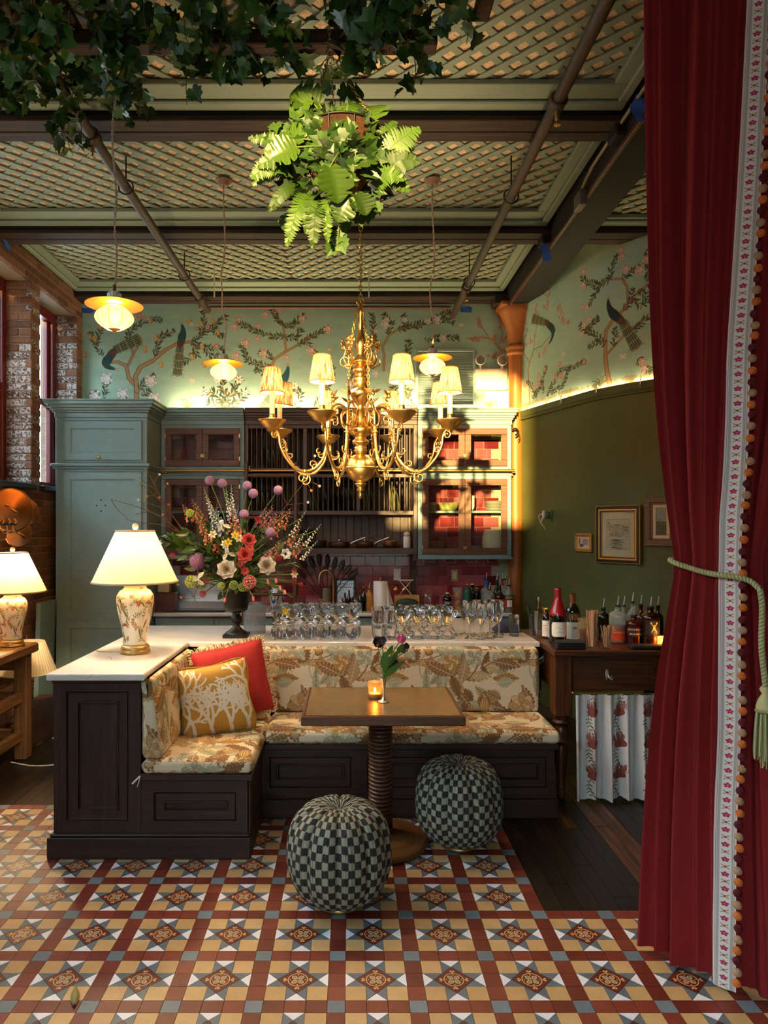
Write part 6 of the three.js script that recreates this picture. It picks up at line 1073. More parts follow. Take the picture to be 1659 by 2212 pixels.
  both(['snapdragon', 'peach snapdragon spike in the bouquet', C.peach, C.orange, false], [[437, 1140, 0.2, 60], [428, 1115, 0.1, 55], [420, 1090, 0.05, 50], [448, 1165, 0.24, 46], [400, 1100, 0.05, 44], [606, 1120, 0.1, 60], [622, 1110, 0.05, 52]]);
  both(['stock', 'rose pink stock spike in the bouquet', C.pink, C.peach, false], [[502, 1112, 0.18, 56], [512, 1128, 0.2, 50], [598, 1180, 0.2, 50], [640, 1150, 0.1, 56], [650, 1180, 0.1, 46], [590, 1130, 0.12, 54]]);
  both(['delphinium', 'pale blue delphinium spike in the bouquet', C.blue, C.white, false], [[456, 1100, 0.16, 62], [470, 1112, 0.18, 60], [462, 1130, 0.2, 50], [500, 1090, 0.1, 50]]);
  both(['sweet_pea', 'magenta sweet pea spray in the bouquet', C.magenta, C.pink, false], [[584, 1105, 0.1, 56], [592, 1118, 0.12, 50], [580, 1195, 0.25, 36], [570, 1110, 0.08, 44]]);
  both(['white_bellflower', 'white bell-shaped blossoms on an arching stem', C.cream, C.white, true], [[445, 1070, 0.08, 60], [490, 1070, 0.08, 66], [652, 1118, 0.05, 66], [684, 1145, 0.08, 60], [676, 1180, 0.1, 54], [660, 1150, 0.05, 56], [500, 1062, 0.04, 56], [452, 1085, 0.1, 54]]);
  for (const [x, y, r] of [[372, 1200, 6], [430, 1245, 6], [602, 1205, 8], [636, 1232, 6], [445, 1255, 7], [635, 1255, 7], [650, 1262, 5], [438, 1283, 8], [470, 1180, 5]]) heads(stalk('red_berry_sprig', 'crimson blossom sprig at the edge of the bouquet', x, y, 0.2), r, [['flower_head', puffG, C.red]]);
  // foliage: each leaf its own mesh
  const leafG = [1, 0.8].map((k) => surface((a, b) => { const w = Math.sin(Math.PI * Math.pow(b, 0.8)) * 0.24 * k, x = (a - 0.5) * 2 * w; return V(x, b, 0.25 * Math.abs(x) - 0.18 * b * b); }, 4, 6));
  const gl = [0x24380f, 0x2e4a16, 0x1c3010, 0x3f5a1a].map((c) => PH({ color: c, roughness: 0.3, clearcoat: 0.25, side: THREE.DoubleSide })), soft = [0x5a6f2e, 0x48602a, 0x74813c].map((c) => S({ color: c, roughness: 0.6, side: THREE.DoubleSide }));
  const spray = (name, label, x, y, n, num, len, mats) => { const s = stalk(name, label, x, y, n); s.t.userData.category = 'foliage'; for (let i = 0; i < num; i++) { const m = add('leaf', pick(leafG), pick(mats), s.t), t = i / num; m.position.copy(s.e.clone().multiplyScalar(0.55 + 0.45 * t)); const d = s.dir.clone().multiplyScalar(0.6).add(V(rr(-1, 1), rr(-0.6, 0.9), rr(-0.3, 1))).normalize(); m.quaternion.setFromUnitVectors(V(0, 1, 0), d); m.rotateY(rnd() * TAU); m.scale.setScalar(len * K * rr(0.75, 1.2)); } };
  for (const [x, y, n] of [[400, 1140, 0.16], [385, 1160, 0.12], [410, 1165, 0.2], [365, 1165, 0.1], [345, 1158, 0.05], [420, 1180, 0.2], [390, 1185, 0.12], [445, 1190, 0.22], [360, 1150, 0.05]]) spray('magnolia_spray', 'glossy dark magnolia leaves in the bouquet', x, y, n, 6, 32, gl);
  for (let i = 0; i < 34; i++) { const a = rr(0, TAU), r = Math.sqrt(rnd()); spray('leafy_stem', 'green leafy filler stem in the bouquet', 512 + Math.cos(a) * r * 120, 1185 + Math.sin(a) * r * 85, 0.18 * (1 - r) + 0.05, 6, 26, soft.concat(gl.slice(1, 3))); }
  for (const [x, y] of [[470, 1288], [632, 1290], [640, 1215], [600, 1260], [420, 1270], [560, 1270]]) spray('trailing_stem', 'thin green stem trailing over the urn rim', x, y, 0.22, 5, 22, soft);
  // bare twigs with a few blossoms
  const twig = (pts, nodes) => { const t = thing('blossom_branch', 'bare twiggy branch with sparse blossoms reaching out of the bouquet', 'branch', MOUTH, 0, 'branches in the urn'), q = pts.map(([x, y, n]) => place(x, y, n).sub(MOUTH)); q.unshift(V(q[0].x * 0.1, -0.03, 0)); add('main_twig', sweep(q, [0.005, 0.0035, 0.0015], 6, 24), M.twig, t); for (const [i, x, y] of nodes) { const a = q[i], b = place(x, y, 0.05).sub(MOUTH), m = a.clone().lerp(b, 0.5).add(V(rr(-0.02, 0.02), rr(-0.02, 0.02), rr(-0.02, 0.02))); add('side_twig', sweep([a, m, b], [0.0026, 0.0014], 5, 8), M.twig, t); if (rnd() < 0.6) face(add('blossom', floretG, pick([C.peach, C.cream, C.green]), t), b, V(0, 0, 1), 6 * K); } };
  reseed(171);
  twig([[440, 1200, 0.1], [370, 1110, 0.05], [340, 1060, 0.05], [318, 1015, 0.05]], [[2, 305, 1045], [3, 300, 1030], [3, 345, 1025], [2, 362, 1045], [2, 310, 1085], [3, 318, 1072], [4, 308, 1010]]);
  twig([[430, 1190, 0.1], [360, 1125, 0.05], [325, 1105, 0.03], [240, 1078, 0.0]], [[2, 345, 1075], [3, 300, 1080], [3, 290, 1112], [4, 275, 1120], [2, 365, 1090]]);
  twig([[440, 1210, 0.1], [370, 1140, 0.05], [310, 1130, 0.05], [272, 1122, 0.0]], [[2, 352, 1112], [2, 365, 1060], [3, 300, 1140]]);
  twig([[560, 1180, 0.05], [620, 1090, 0.0], [655, 1045, 0.0], [690, 1000, 0.0]], [[2, 612, 1042], [3, 640, 1010], [3, 672, 1060], [2, 665, 1085], [3, 690, 1050], [4, 680, 985]]);
  twig([[450, 1240, 0.2], [420, 1290, 0.2], [425, 1303, 0.2]], [[1, 385, 1262], [2, 392, 1290], [2, 376, 1256]]);
}
{
  // bubbled glass vase behind the urn
  const v = thing('glass_vase', 'bubbled clear glass vase behind the bronze urn', 'vase', [ax(550, 4.72), CT, -4.72]);
  add('vase', surface((u, t) => { const a = -u * TAU, r = 0.074 + 0.0012 * Math.sin(u * 120 + t * 33) * Math.sin(t * 70 + u * 20); return V(Math.cos(a) * r, 0.004 + t * 0.2, Math.sin(a) * r); }, 90, 60), PH({ color: 0xcfd4d6, roughness: 0.12, transmission: 0.85, thickness: 0, ior: 1.6, bumpMap: grainBump, bumpScale: 0.01 }), v); add('foot', lathe([[0, 0], [0.074, 0], [0.074, 0.006], [0, 0.008]], 28), M.glass, v);
}
// ---------- glasses on the marble ----------
{
  const CR = PH({ color: 0xffffff, roughness: 0.0, transmission: 1, thickness: 0.02, ior: 1.38 });
  const fluted = (prof, n, amp, seg = 40) => { const L = prof.length - 1; return surface((u, v) => { const k = v * L, i = Math.min(L - 1, Math.floor(k)), f = k - i, r = prof[i][0] + (prof[i + 1][0] - prof[i][0]) * f, y = prof[i][1] + (prof[i + 1][1] - prof[i][1]) * f, a = -u * TAU, w = 1 + amp * Math.abs(Math.sin(a * n / 2)) * Math.min(1, r / 0.02); return V(Math.cos(a) * r * w, y, Math.sin(a) * r * w); }, seg, L * 2); };
  const coupe = fluted([[0.0, 0.001], [0.034, 0.002], [0.033, 0.005], [0.012, 0.014], [0.009, 0.026], [0.011, 0.034], [0.026, 0.042], [0.04, 0.058], [0.044, 0.075], [0.0435, 0.097]], 10, 0.05), domed = fluted([[0.0, 0.001], [0.03, 0.002], [0.036, 0.02], [0.038, 0.055], [0.034, 0.075], [0.02, 0.086], [0.012, 0.09], [0.012, 0.099]], 12, 0.06);
  const hour = fluted([[0.0, 0.001], [0.044, 0.002], [0.043, 0.008], [0.03, 0.035], [0.015, 0.06], [0.009, 0.078], [0.015, 0.095], [0.03, 0.115], [0.042, 0.142], [0.046, 0.168]], 12, 0.07), tumbler = fluted([[0.0, 0.004], [0.032, 0.001], [0.036, 0.008], [0.037, 0.093]], 16, 0.05), flute = lathe([[0, 0.003], [0.033, 0.001], [0.032, 0.004], [0.006, 0.009], [0.0035, 0.02], [0.0035, 0.085], [0.006, 0.094], [0.018, 0.115], [0.028, 0.145], [0.029, 0.17], [0.023, 0.225]], 20);
  const set = (name, label, geo, x, y, d, group, cat = 'glass') => { const m = one(name, label, cat, geo, CR, group); m.position.set(x, y, -d); m.rotation.y = rnd() * 3; return m; };
  reseed(180);
  for (let r = 0; r < 4; r++) for (let i = 0; i < 6; i++) { const x = -0.468 + i * 0.0955 + (r % 2) * 0.02, d = 4.47 + r * 0.1; set('cut_glass', 'domed cut-glass tumbler carrying a coupe', domed, x, CT, d, 'lower tier of domed glasses'); set('coupe_glass', 'cut-glass coupe perched on a domed glass', coupe, x, CT + 0.1, d, 'upper tier of coupes'); }
  for (let r = 0; r < 3; r++) for (let i = 0; i < 2; i++) for (let t = 0; t < 2; t++) set('tumbler_glass', ['ribbed tumbler at the bottom of a two-high stack', 'ribbed tumbler on top of a two-high stack'][t], tumbler, 0.178 + i * 0.083, CT + t * 0.0945, 4.47 + r * 0.09, ['bottom ribbed tumblers', 'top ribbed tumblers'][t]);
  for (let r = 0; r < 5; r++) for (let i = 0; i < 4; i++) set('hourglass_glass', 'hourglass-shaped fluted cocktail glass', hour, 0.335 + i * 0.097 + (r % 2) * 0.03, CT, 4.50 + r * 0.105, 'hourglass cocktail glasses');
  for (const [x, d] of [[0.765, 4.5], [0.83, 4.47], [0.895, 4.5], [0.96, 4.55], [0.79, 4.58], [0.86, 4.57], [0.925, 4.6], [0.82, 4.66], [0.89, 4.67], [0.99, 4.66], [0.76, 4.68], [0.95, 4.72]]) set('champagne_flute', 'plain long-stemmed champagne flute', flute, x, CT, d, 'champagne flutes');
  const w = thing('water_glass', 'straight tumbler of water at the end of the worktop', 'glass', [1.075, CT, -4.60]); add('glass', lathe([[0, 0.006], [0.03, 0.001], [0.032, 0.012], [0.033, 0.14]], 24), CR, w); add('water', lathe([[0, 0.012], [0.0305, 0.012], [0.0315, 0.075], [0, 0.075]], 20), PH({ color: 0xdfeaf0, roughness: 0.02, transmission: 1, thickness: 0, ior: 1.33 }), w);
  const cl = surface((u, v) => V(0.98 + u * 0.2, CT + 0.002 + 0.085 * Math.sin(Math.PI * u) * Math.sin(Math.PI * v) * (0.7 + 0.3 * Math.sin(u * 17 + v * 9)), -4.74 - v * 0.2), 26, 20);
  one('bar_towel', 'crumpled dark blue bar towel at the end of the worktop', 'towel', cl, S({ color: 0x23283c, roughness: 0.95, side: THREE.DoubleSide }));
}
// ---------- on the pedestal table ----------
{
  const v = thing('votive_candle', 'gold mercury-glass votive with a lit candle', 'candle', [ax(810, 3.68), 0.7415, -3.68]);
  add('holder', lathe([[0, 0.002], [0.031, 0], [0.033, 0.004], [0.037, 0.085], [0.036, 0.086]], 28), PH({ color: 0xd8a868, roughness: 0.3, transmission: 0.75, thickness: 0, bumpMap: grainBump, bumpScale: 0.006 }), v); add('wax', lathe([[0, 0.004], [0.03, 0.004], [0.032, 0.025], [0, 0.026]], 20), PH({ color: 0xf6e7c8, roughness: 0.6 }), v); add('flame', put(ball(0.006, 0, 0, 0, 10, 8), [0, 0.042, 0], [0, 0, 0], [1, 2.2, 1]), S({ color: 0xffffff, emissive: new THREE.Color(1, 0.6, 0.2), emissiveIntensity: 40 }), v); lampLight(new THREE.Color(1, 0.5, 0.15), 0.07, [0, 0.042, 0], 0.4, v);
  const b = thing('bud_vase', 'slim silver trumpet bud vase on the pedestal table', 'vase', [ax(829, 3.6), 0.7415, -3.60]), bv = V(ax(829, 3.6), 0.7415, -3.6);
  add('vase', lathe([[0, 0], [0.03, 0], [0.029, 0.004], [0.01, 0.012], [0.006, 0.03], [0.0075, 0.034], [0.0055, 0.04], [0.007, 0.07], [0.012, 0.10], [0.019, 0.122], [0.018, 0.123], [0.01, 0.1]], 24), M.steel, b);
  const petal = (w, l, k) => surface((a, c) => V((a - 0.5) * w * Math.sin(Math.PI * (0.1 + 0.85 * c)), c * l, k * Math.sin(c * 2.6) * l * 0.35), 4, 5), cup = (n, w, l, tilt, k) => { const o = []; for (let i = 0; i < n; i++) { const g = petal(w, l, k); g.rotateX(tilt); g.translate(0, 0, 0.004); g.rotateY(i / n * TAU); o.push(g); } return mg(o); };
  const gm = S({ color: 0x4f7a2c, roughness: 0.5, side: THREE.DoubleSide });
  const stemFl = (name, label, px, py, g, m, tilt) => { const t = thing(name, label, 'flower', bv.clone().add(V(0, 0.1, 0)), 0, 'flowers in the bud vase'), e = at(px, py, 3.6).sub(bv).sub(V(0, 0.1, 0)); add('stem', sweep([V(0, -0.03, 0), V(e.x * 0.3, e.y * 0.55, 0.004), e], 0.0028, 6, 10), gm, t); const h = add('flower_head', g, m, t); h.position.copy(e); h.rotation.set(tilt[0], 0, tilt[1]); add('leaf', put(petal(0.028, 0.09, 0.3), V(e.x * 0.3, e.y * 0.4, 0.006), [0.3, 0, -tilt[1] - 0.3]), gm, t); };
  stemFl('tulip', 'pink tulip leaning out of the silver bud vase', 862, 1388, cup(6, 0.045, 0.045, 0.12, 0.5), S({ color: 0xd94f82, roughness: 0.5, side: THREE.DoubleSide }), [0.1, -0.5]);
  for (const [px, py, r] of [[815, 1394, -0.2], [826, 1390, 0.3], [878, 1404, 0.6], [852, 1438, 0.4]]) stemFl('hellebore', 'dark maroon hellebore in the silver bud vase', px, py, cup(5, 0.04, 0.036, 0.75, 0.2), S({ color: 0x2a0a16, roughness: 0.5, side: THREE.DoubleSide }), [0.7, r]);
  stemFl('pink_bud', 'small pink bud at the lip of the silver bud vase', 831, 1447, cup(6, 0.02, 0.022, 0.1, 0.5), S({ color: 0xe07a9c, roughness: 0.5, side: THREE.DoubleSide }), [0.2, 0.3]);
  for (const [px, py] of [[836, 1416], [846, 1428], [858, 1412]]) stemFl('leafy_stem', 'bright green leaf stem in the bud vase', px, py, petal(0.03, 0.07, 0.3), gm, [0.4, -0.4]);
  const petals = thing('fallen_petal', 'fallen lilac petals and a green leaf on the seat cushion', 'petal', [ax(606, 4.05), 0.5, -4.05]);
  add('petal', put(petal(0.02, 0.035, 0.1), [0, 0, 0], [1.5, 0, 0.4]), C0(0xb98ac0), petals); add('petal', put(petal(0.02, 0.03, 0.1), [0.02, 0.001, 0.02], [1.5, 0, 1.4]), C0(0xb98ac0), petals);
  one('fallen_leaf', 'single green leaf lying on the short seat cushion', 'leaf', put(petal(0.03, 0.1, 0.1), [ax(545, 4.1), 0.4975, -4.1], [1.5, 0, -1.3]), gm);
}
function C0(c) { return S({ color: c, roughness: 0.6, side: THREE.DoubleSide }); }
// ---------- console table beside the banquette ----------
{
  const t = thing('console_table', 'stained wooden console table with turned legs and a linen skirt', 'table'), W = M.console, Wv = M.consoleV;
  add('top', boxG(1.195, 2.15, 0.878, 0.912, -4.96, -4.115, 0.006), W, t, 'waxed plank top');
  const leg = (x, d) => { add('leg', [boxG(x - 0.052, x + 0.052, 0.515, 0.878, -d - 0.052, -d + 0.052, 0.006), put(lathe([[0, 0], [0.02, 0], [0.026, 0.02], [0.024, 0.05], [0.02, 0.07], [0.028, 0.075], [0.03, 0.085], [0.022, 0.095], [0.027, 0.15], [0.036, 0.25], [0.039, 0.29], [0.034, 0.33], [0.026, 0.345], [0.042, 0.352], [0.044, 0.362], [0.034, 0.37], [0.04, 0.385], [0.044, 0.41], [0.036, 0.44], [0.028, 0.455], [0.046, 0.465], [0.048, 0.478], [0.036, 0.487], [0.046, 0.497], [0.05, 0.515]], 24), [x, 0, -d])], Wv, t); };
  for (const [x, d] of [[1.262, 4.20], [1.262, 4.87], [2.08, 4.20], [2.08, 4.87]]) leg(x, d);
  add('apron', boxG(1.225, 1.245, 0.66, 0.878, -4.82, -4.25), W, t); add('apron', boxG(1.31, 2.03, 0.66, 0.878, -4.91, -4.88), W, t);
  const dr = add('drawer', boxG(1.316, 2.028, 0.662, 0.876, -4.5, -4.165, 0.005), W, t);
  const hk = (p, turn) => put(mg([put(lathe([[0, 0], [0.012, 0], [0.01, 0.003], [0, 0.004]], 12), [0, 0, 0], [Math.PI / 2, 0, 0], [0.8, 1, 2.0]), sweep([[0, 0.012, 0.002], [0, -0.004, 0.02], [0.004, -0.014, 0.032], [0.006, 0.0, 0.045]], 0.0035, 6), sweep([[0, -0.006, 0.002], [-0.006, -0.02, 0.014], [-0.012, -0.024, 0.02], [-0.014, -0.014, 0.026]], 0.003, 6), sweep([[0, -0.006, 0.002], [0.008, -0.02, 0.014], [0.016, -0.024, 0.02], [0.02, -0.014, 0.026]], 0.003, 6)]), p, [0, turn, 0], 1.2);
  add('coat_hook', hk([ax(1312, 4.16), 0.765, -4.165], 0), M.steel, dr, 'nickel double hook'); add('coat_hook', hk([1.225, 0.80, -4.45], -Math.PI / 2), M.steel, t, 'nickel double hook');
  // skirt
  const rod_ = thing('skirt_rod', 'thin brass rod with rings under the console drawer', 'rod'); add('tube', rod(V(1.318, 0.652, -4.152), V(2.03, 0.652, -4.152), 0.004, 8), M.brass, rod_); add('finial', ball(0.009, 1.318, 0.655, -4.152, 10, 8), M.brass, rod_);
  for (let i = 0; i < 8; i++) add('ring', put(ringG(0.008, 0.002, 14, 5), [1.36 + i * 0.085, 0.648, -4.152], [0, 0.6, 0]), M.brass, rod_);
  const tex = canvasTex(1024, 1024, (g, w, h) => {
    g.fillStyle = '#d6d0cb'; g.fillRect(0, 0, w, h); reseed(200);
    for (let i = 0; i < 5000; i++) { g.fillStyle = rnd() < 0.5 ? 'rgba(255,255,255,0.12)' : 'rgba(90,80,80,0.10)'; if (rnd() < 0.5) g.fillRect(rnd() * w, rnd() * h, rr(6, 40), 1.3); else g.fillRect(rnd() * w, rnd() * h, 1.3, rr(6, 40)); }
    const thistle = (x, y, r, a) => { g.save(); g.translate(x, y); g.rotate(a); g.fillStyle = '#8a4438'; for (let i = 0; i < 46; i++) { const b = -Math.PI / 2 + rr(-1.0, 1.0), l = r * rr(0.5, 1.1); g.strokeStyle = pick(['#8f4a3c', '#7a3a30', '#a5695a']); g.lineWidth = 4; g.beginPath(); g.moveTo(0, r * 0.3); g.quadraticCurveTo(Math.cos(b) * l * 0.8, Math.sin(b) * l * 0.4, Math.cos(b) * l * 0.55, Math.sin(b) * l); g.stroke(); } g.beginPath(); g.ellipse(0, r * 0.25, r * 0.5, r * 0.45, 0, 0, TAU); g.fill(); g.restore(); };
    for (const cx of [150, 400, 660, 900]) {
      g.strokeStyle = '#4a4a2c'; g.lineWidth = 4; g.beginPath(); for (let y = 0; y <= h; y += 8) { const x = cx + Math.sin(y / 52) * 26; y ? g.lineTo(x, y) : g.moveTo(x, y); } g.stroke();
      for (let y = 30; y < h; y += 34) { const x = cx + Math.sin(y / 52) * 26; for (const s of [-1, 1]) { g.save(); g.translate(x, y); g.rotate(s * rr(0.4, 1.1) + (s < 0 ? Math.PI : 0)); g.fillStyle = pick(['#4f5232', '#5d5a38', '#3d4028']); g.beginPath(); g.moveTo(0, 0); g.quadraticCurveTo(18, -9, 34, 0); g.quadraticCurveTo(18, 9, 0, 0); g.fill(); g.restore(); } }
      for (let y = 150; y < h; y += 310) thistle(cx + 10, y, 98, rr(-0.3, 0.3));
    }
  });
  const fold = (x) => 0.026 * Math.sin(x * 62) + 0.012 * Math.sin(x * 131 + 1);
  const sk = surface((u, v) => { const x = 1.335 + u * 0.66, k = 0.35 + 0.65 * (1 - v); return V(x + 0.006 * Math.sin(x * 62 + 1.3) * (1 - v), 0.02 + 0.008 * Math.sin(x * 40) * (1 - v) + v * 0.622, -4.16 + fold(x) * k); }, 110, 14, 1, 1);
  one('linen_skirt', 'white linen skirt embroidered with thistles below the console drawer', 'curtain', sk, S({ map: tex, roughness: 0.9, side: THREE.DoubleSide, bumpMap: weaveBump, bumpScale: 0.0004 }));
}
{
  // bottles and bar things on the console
  const T = 0.9125, on = (px, d) => V(ax(px, d), T, -d);
  bottle('wine_bottle', 'wine bottle dipped in red wax with a cream label', on(1205, 4.36), 0.345, 0.052, { shape: 'burgundy', mat: 'dark', tag: [labelMat('cream', (g, w, h) => { g.fillStyle = '#1a1a16'; g.fillRect(0, 0, w, h); g.fillStyle = '#e6dfcd'; g.beginPath(); g.roundRect(6, 6, w - 12, h - 12, 34); g.fill(); g.strokeStyle = '#7a7468'; g.lineWidth = 3; g.beginPath(); g.moveTo(80, 70); g.bezierCurveTo(110, 30, 120, 110, 180, 60); g.stroke(); g.beginPath(); g.moveTo(90, 110); g.bezierCurveTo(120, 90, 140, 120, 175, 100); g.stroke(); }), 0.13, 0.41, 2.2] });
  add('wax_seal', surface((u, v) => { const a = -u * TAU, prof = BOTTLE.burgundy, y = 0.42 + 0.1 * (0.5 + 0.5 * Math.cos(a - 2.2)), yy = y + (1.0 - y) * v; let i = 0; while (i + 2 < prof.length && prof[i + 1][1] < yy) i++; const f = Math.min(1, Math.max(0, (yy - prof[i][1]) / (prof[i + 1][1] - prof[i][1]))), r = (prof[i][0] + (prof[i + 1][0] - prof[i][0]) * f) * 0.052 + 0.0018; return V(Math.cos(a) * r, yy * 0.345, Math.sin(a) * r); }, 32, 20), PH({ color: 0x8e0f14, roughness: 0.25, clearcoat: 0.4 }), scene.getObjectByName('wine_bottle'), 'glossy red wax');
  bottle('wine_bottle', 'dark aperitif bottle with gold lettering and a pale label', on(1237, 4.45), 0.30, 0.046, { shape: 'spirit', mat: 'dark', tag: [labelMat('pale', (g, w, h) => { g.fillStyle = '#0d0d0a'; g.fillRect(0, 0, w, 58); g.fillStyle = '#c79a3a'; g.font = 'bold 46px serif'; g.textAlign = 'center'; g.fillText('QUINA', w / 2, 44); g.fillStyle = '#cfd2c2'; g.fillRect(0, 58, w, h - 58); g.fillStyle = '#6a6a64'; g.fillRect(w / 2 - 26, 86, 52, 12); }), 0.06, 0.62, 2.6], band: [S({ color: 0x6b3a1a, roughness: 0.4 }), 0.79, 1] });
  bottle('soda_bottle', 'slim white-labelled bottle with a yellow cap', on(1180, 4.56), 0.19, 0.026, { shape: 'round', mat: 'amber', tag: [labelMat('wl', simple('#ded8cc', '#b05038')), 0.08, 0.62, 5.5], cap: S({ color: 0xe0b21c, roughness: 0.5 }) });
  bottle('bitters_bottle', 'small dark bottle with a red paper collar behind the wax bottle', on(1192, 4.50), 0.15, 0.022, { shape: 'round', mat: 'dark', tag: [labelMat('rl', simple('#c9bda6', '#8a2a1a')), 0.08, 0.66, 5.5] });
  bottle('spirit_bottle', 'black bottle with pourer behind the straws', on(1303, 4.50), 0.20, 0.04, { shape: 'squat', mat: 'dark', pourer: true });
  bottle('spirit_bottle', 'round clear bottle half full of amber with an orange label', on(1334, 4.40), 0.225, 0.052, { shape: 'squat', mat: 'clear', liquid: PH({ color: 0x7a2a06, roughness: 0.1 }), fill: 0.5, tag: [labelMat('or', (g, w, h) => { g.fillStyle = '#c4441c'; g.fillRect(0, 0, w, h); g.fillStyle = '#e89a6a'; g.fillRect(30, 30, w - 60, 6); g.fillStyle = '#7a1f0c'; g.font = 'bold 28px serif'; g.textAlign = 'center'; g.fillText('WHISKEY', w / 2, 84); }), 0.08, 0.36, 2.6], pourer: true });
  bottle('spirit_bottle', 'squat bourbon bottle with white lettering', on(1369, 4.36), 0.17, 0.049, { shape: 'squat', mat: 'red', tag: [labelMat('jf', words('#2a0b06', '#e8ded0', ["JEFFERSON'S", 'BOURBON'], 'bold 36px serif')), 0.3, 0.62, 2.4], pourer: true });
  bottle('spirit_bottle', 'black apothecary bottle with a gold bee emblem and pourer', on(1405, 4.33), 0.225, 0.055, { shape: 'squat', mat: 'amber', tag: [labelMat('bee', (g, w, h) => { g.fillStyle = '#120a06'; g.fillRect(0, 0, w, h); g.strokeStyle = '#d8a548'; g.lineWidth = 8; for (const s of [-1, 1]) { g.beginPath(); g.moveTo(w / 2, h / 2); g.lineTo(w / 2 + s * 46, 30); g.moveTo(w / 2, h / 2); g.lineTo(w / 2 + s * 40, h - 26); g.stroke(); g.beginPath(); g.arc(w / 2 + s * 46, 30, 9, 0, TAU); g.stroke(); } g.beginPath(); g.ellipse(w / 2, h / 2, 12, 26, 0, 0, TAU); g.stroke(); }), 0.3, 0.68, 1.8], pourer: true });
  for (const [px, d, k] of [[1347, 4.62, 0], [1384, 4.6, 1], [1421, 4.62, 2], [1366, 4.66, 3]]) bottle('spirit_bottle', ['clear bottle with pourer behind the orange label', 'rust coloured bottle with pourer behind the bourbon', 'dark bottle with pourer behind the bee emblem', 'pale bottle with pourer at the back of the console'][k], on(px, d), [0.2, 0.21, 0.2, 0.22][k], 0.034, { shape: 'spirit', mat: ['clear', 'red', 'dark', 'clear'][k], pourer: true });
  const CR = PH({ color: 0xffffff, roughness: 0.03, transmission: 1, thickness: 0, ior: 1.7 });
  const straws = (label, px, d, H, n, L, spread) => { const t = thing('glass_of_straws', label, 'glass', on(px, d)); add('glass', lathe([[0, 0.006], [0.033, 0], [0.035, 0.01], [0.037, H]], 20), CR, t); const sm = [0xb98a63, 0xa67650, 0xc79c78].map((c) => S({ color: c, roughness: 0.7 })); reseed(px); for (let i = 0; i < n; i++) { const a = rnd() * TAU, r = Math.sqrt(rnd()) * 0.026; add('straw', rod(V(Math.cos(a) * r * 0.6, 0.01, Math.sin(a) * r * 0.6), V(Math.cos(a) * r * spread, L * rr(0.97, 1.02), Math.sin(a) * r * spread), 0.0032, 6), sm[i % 3], t); } };
  straws('tall glass packed with long brown paper straws', 1279, 4.20, 0.13, 34, 0.225, 1.25); straws('short glass packed with cut paper straws', 1311, 4.18, 0.085, 30, 0.135, 1.7);
  const n = thing('napkin_stack', 'folded black napkins at the front of the console', 'napkins', on(1229, 4.19)); for (let i = 0; i < 3; i++) add('napkin', softBox(-0.088 + i * 0.004, 0.088 - i * 0.003, 0.001 + i * 0.014, 0.015 + i * 0.014, -0.05, 0.05, 0.006, 0.002, 8), S({ color: 0x121215, roughness: 0.9 }), n);
  const n2 = thing('napkin_stack', 'black cloth laid flat before the bourbon bottle', 'napkins', on(1395, 4.18)); add('napkin', softBox(-0.1, 0.12, 0.001, 0.02, -0.045, 0.045, 0.008, 0.003, 8), S({ color: 0x0d0d10, roughness: 0.9 }), n2);
  const j = thing('bar_tool_jar', 'cut-glass jar of bar spoons and a muddler', 'jar', on(1157, 4.62)); add('jar', surface((u, v) => { const a = -u * TAU, r = 0.042 + 0.0018 * Math.sin(u * TAU * 18 + v * 20) * (v < 0.55 ? 1 : 0); return V(Math.cos(a) * r, 0.002 + v * 0.15, Math.sin(a) * r); }, 72, 20), CR, j); add('muddler', rod(V(-0.01, 0.01, 0), V(-0.05, 0.2, 0), 0.011, 10), M.black, j); add('bar_spoon', [rod(V(0.005, 0.01, 0), V(0.02, 0.24, 0), 0.0022, 6), put(ball(0.008, 0, 0, 0, 10, 8), [0.0205, 0.25, 0], [0, 0, 0], [1, 1.6, 0.5])], M.steel, j); add('strainer', put(lathe([[0, 0], [0.02, 0.003], [0.032, 0.014], [0.034, 0.016]], 20), [0.03, 0.17, 0.0], [0.9, 0, -0.4]), M.brass, j); add('spatula', boxG(-0.005, 0.015, 0.02, 0.17, -0.012, -0.009), M.steel, j);
  const gb = thing('wine_goblet', 'gold-tinted stemmed goblet behind the straws', 'glass', on(1259, 4.32)); add('bowl', lathe([[0.004, 0.07], [0.02, 0.08], [0.031, 0.11], [0.029, 0.165]], 20), PH({ color: 0xe6d3a0, roughness: 0.05, transmission: 0.8, thickness: 0 }), gb); add('stem', lathe([[0, 0], [0.03, 0], [0.004, 0.008], [0.004, 0.07], [0, 0.07]], 16), CR, gb);
  const c = thing('votive_candle', 'lit amber votive at the curtained end of the console', 'candle', on(1432, 4.24)); add('holder', lathe([[0, 0.002], [0.028, 0], [0.032, 0.06], [0.031, 0.061]], 20), PH({ color: 0xe0a860, roughness: 0.5, transmission: 0.7, thickness: 0 }), c); add('flame', put(ball(0.006, 0, 0, 0, 10, 8), [0, 0.035, 0], [0, 0, 0], [1, 2, 1]), S({ color: 0xffffff, emissive: new THREE.Color(1, 0.6, 0.2), emissiveIntensity: 40 }), c); lampLight(new THREE.Color(1, 0.5, 0.15), 0.1, [0, 0.035, 0], 0.4, c);
}
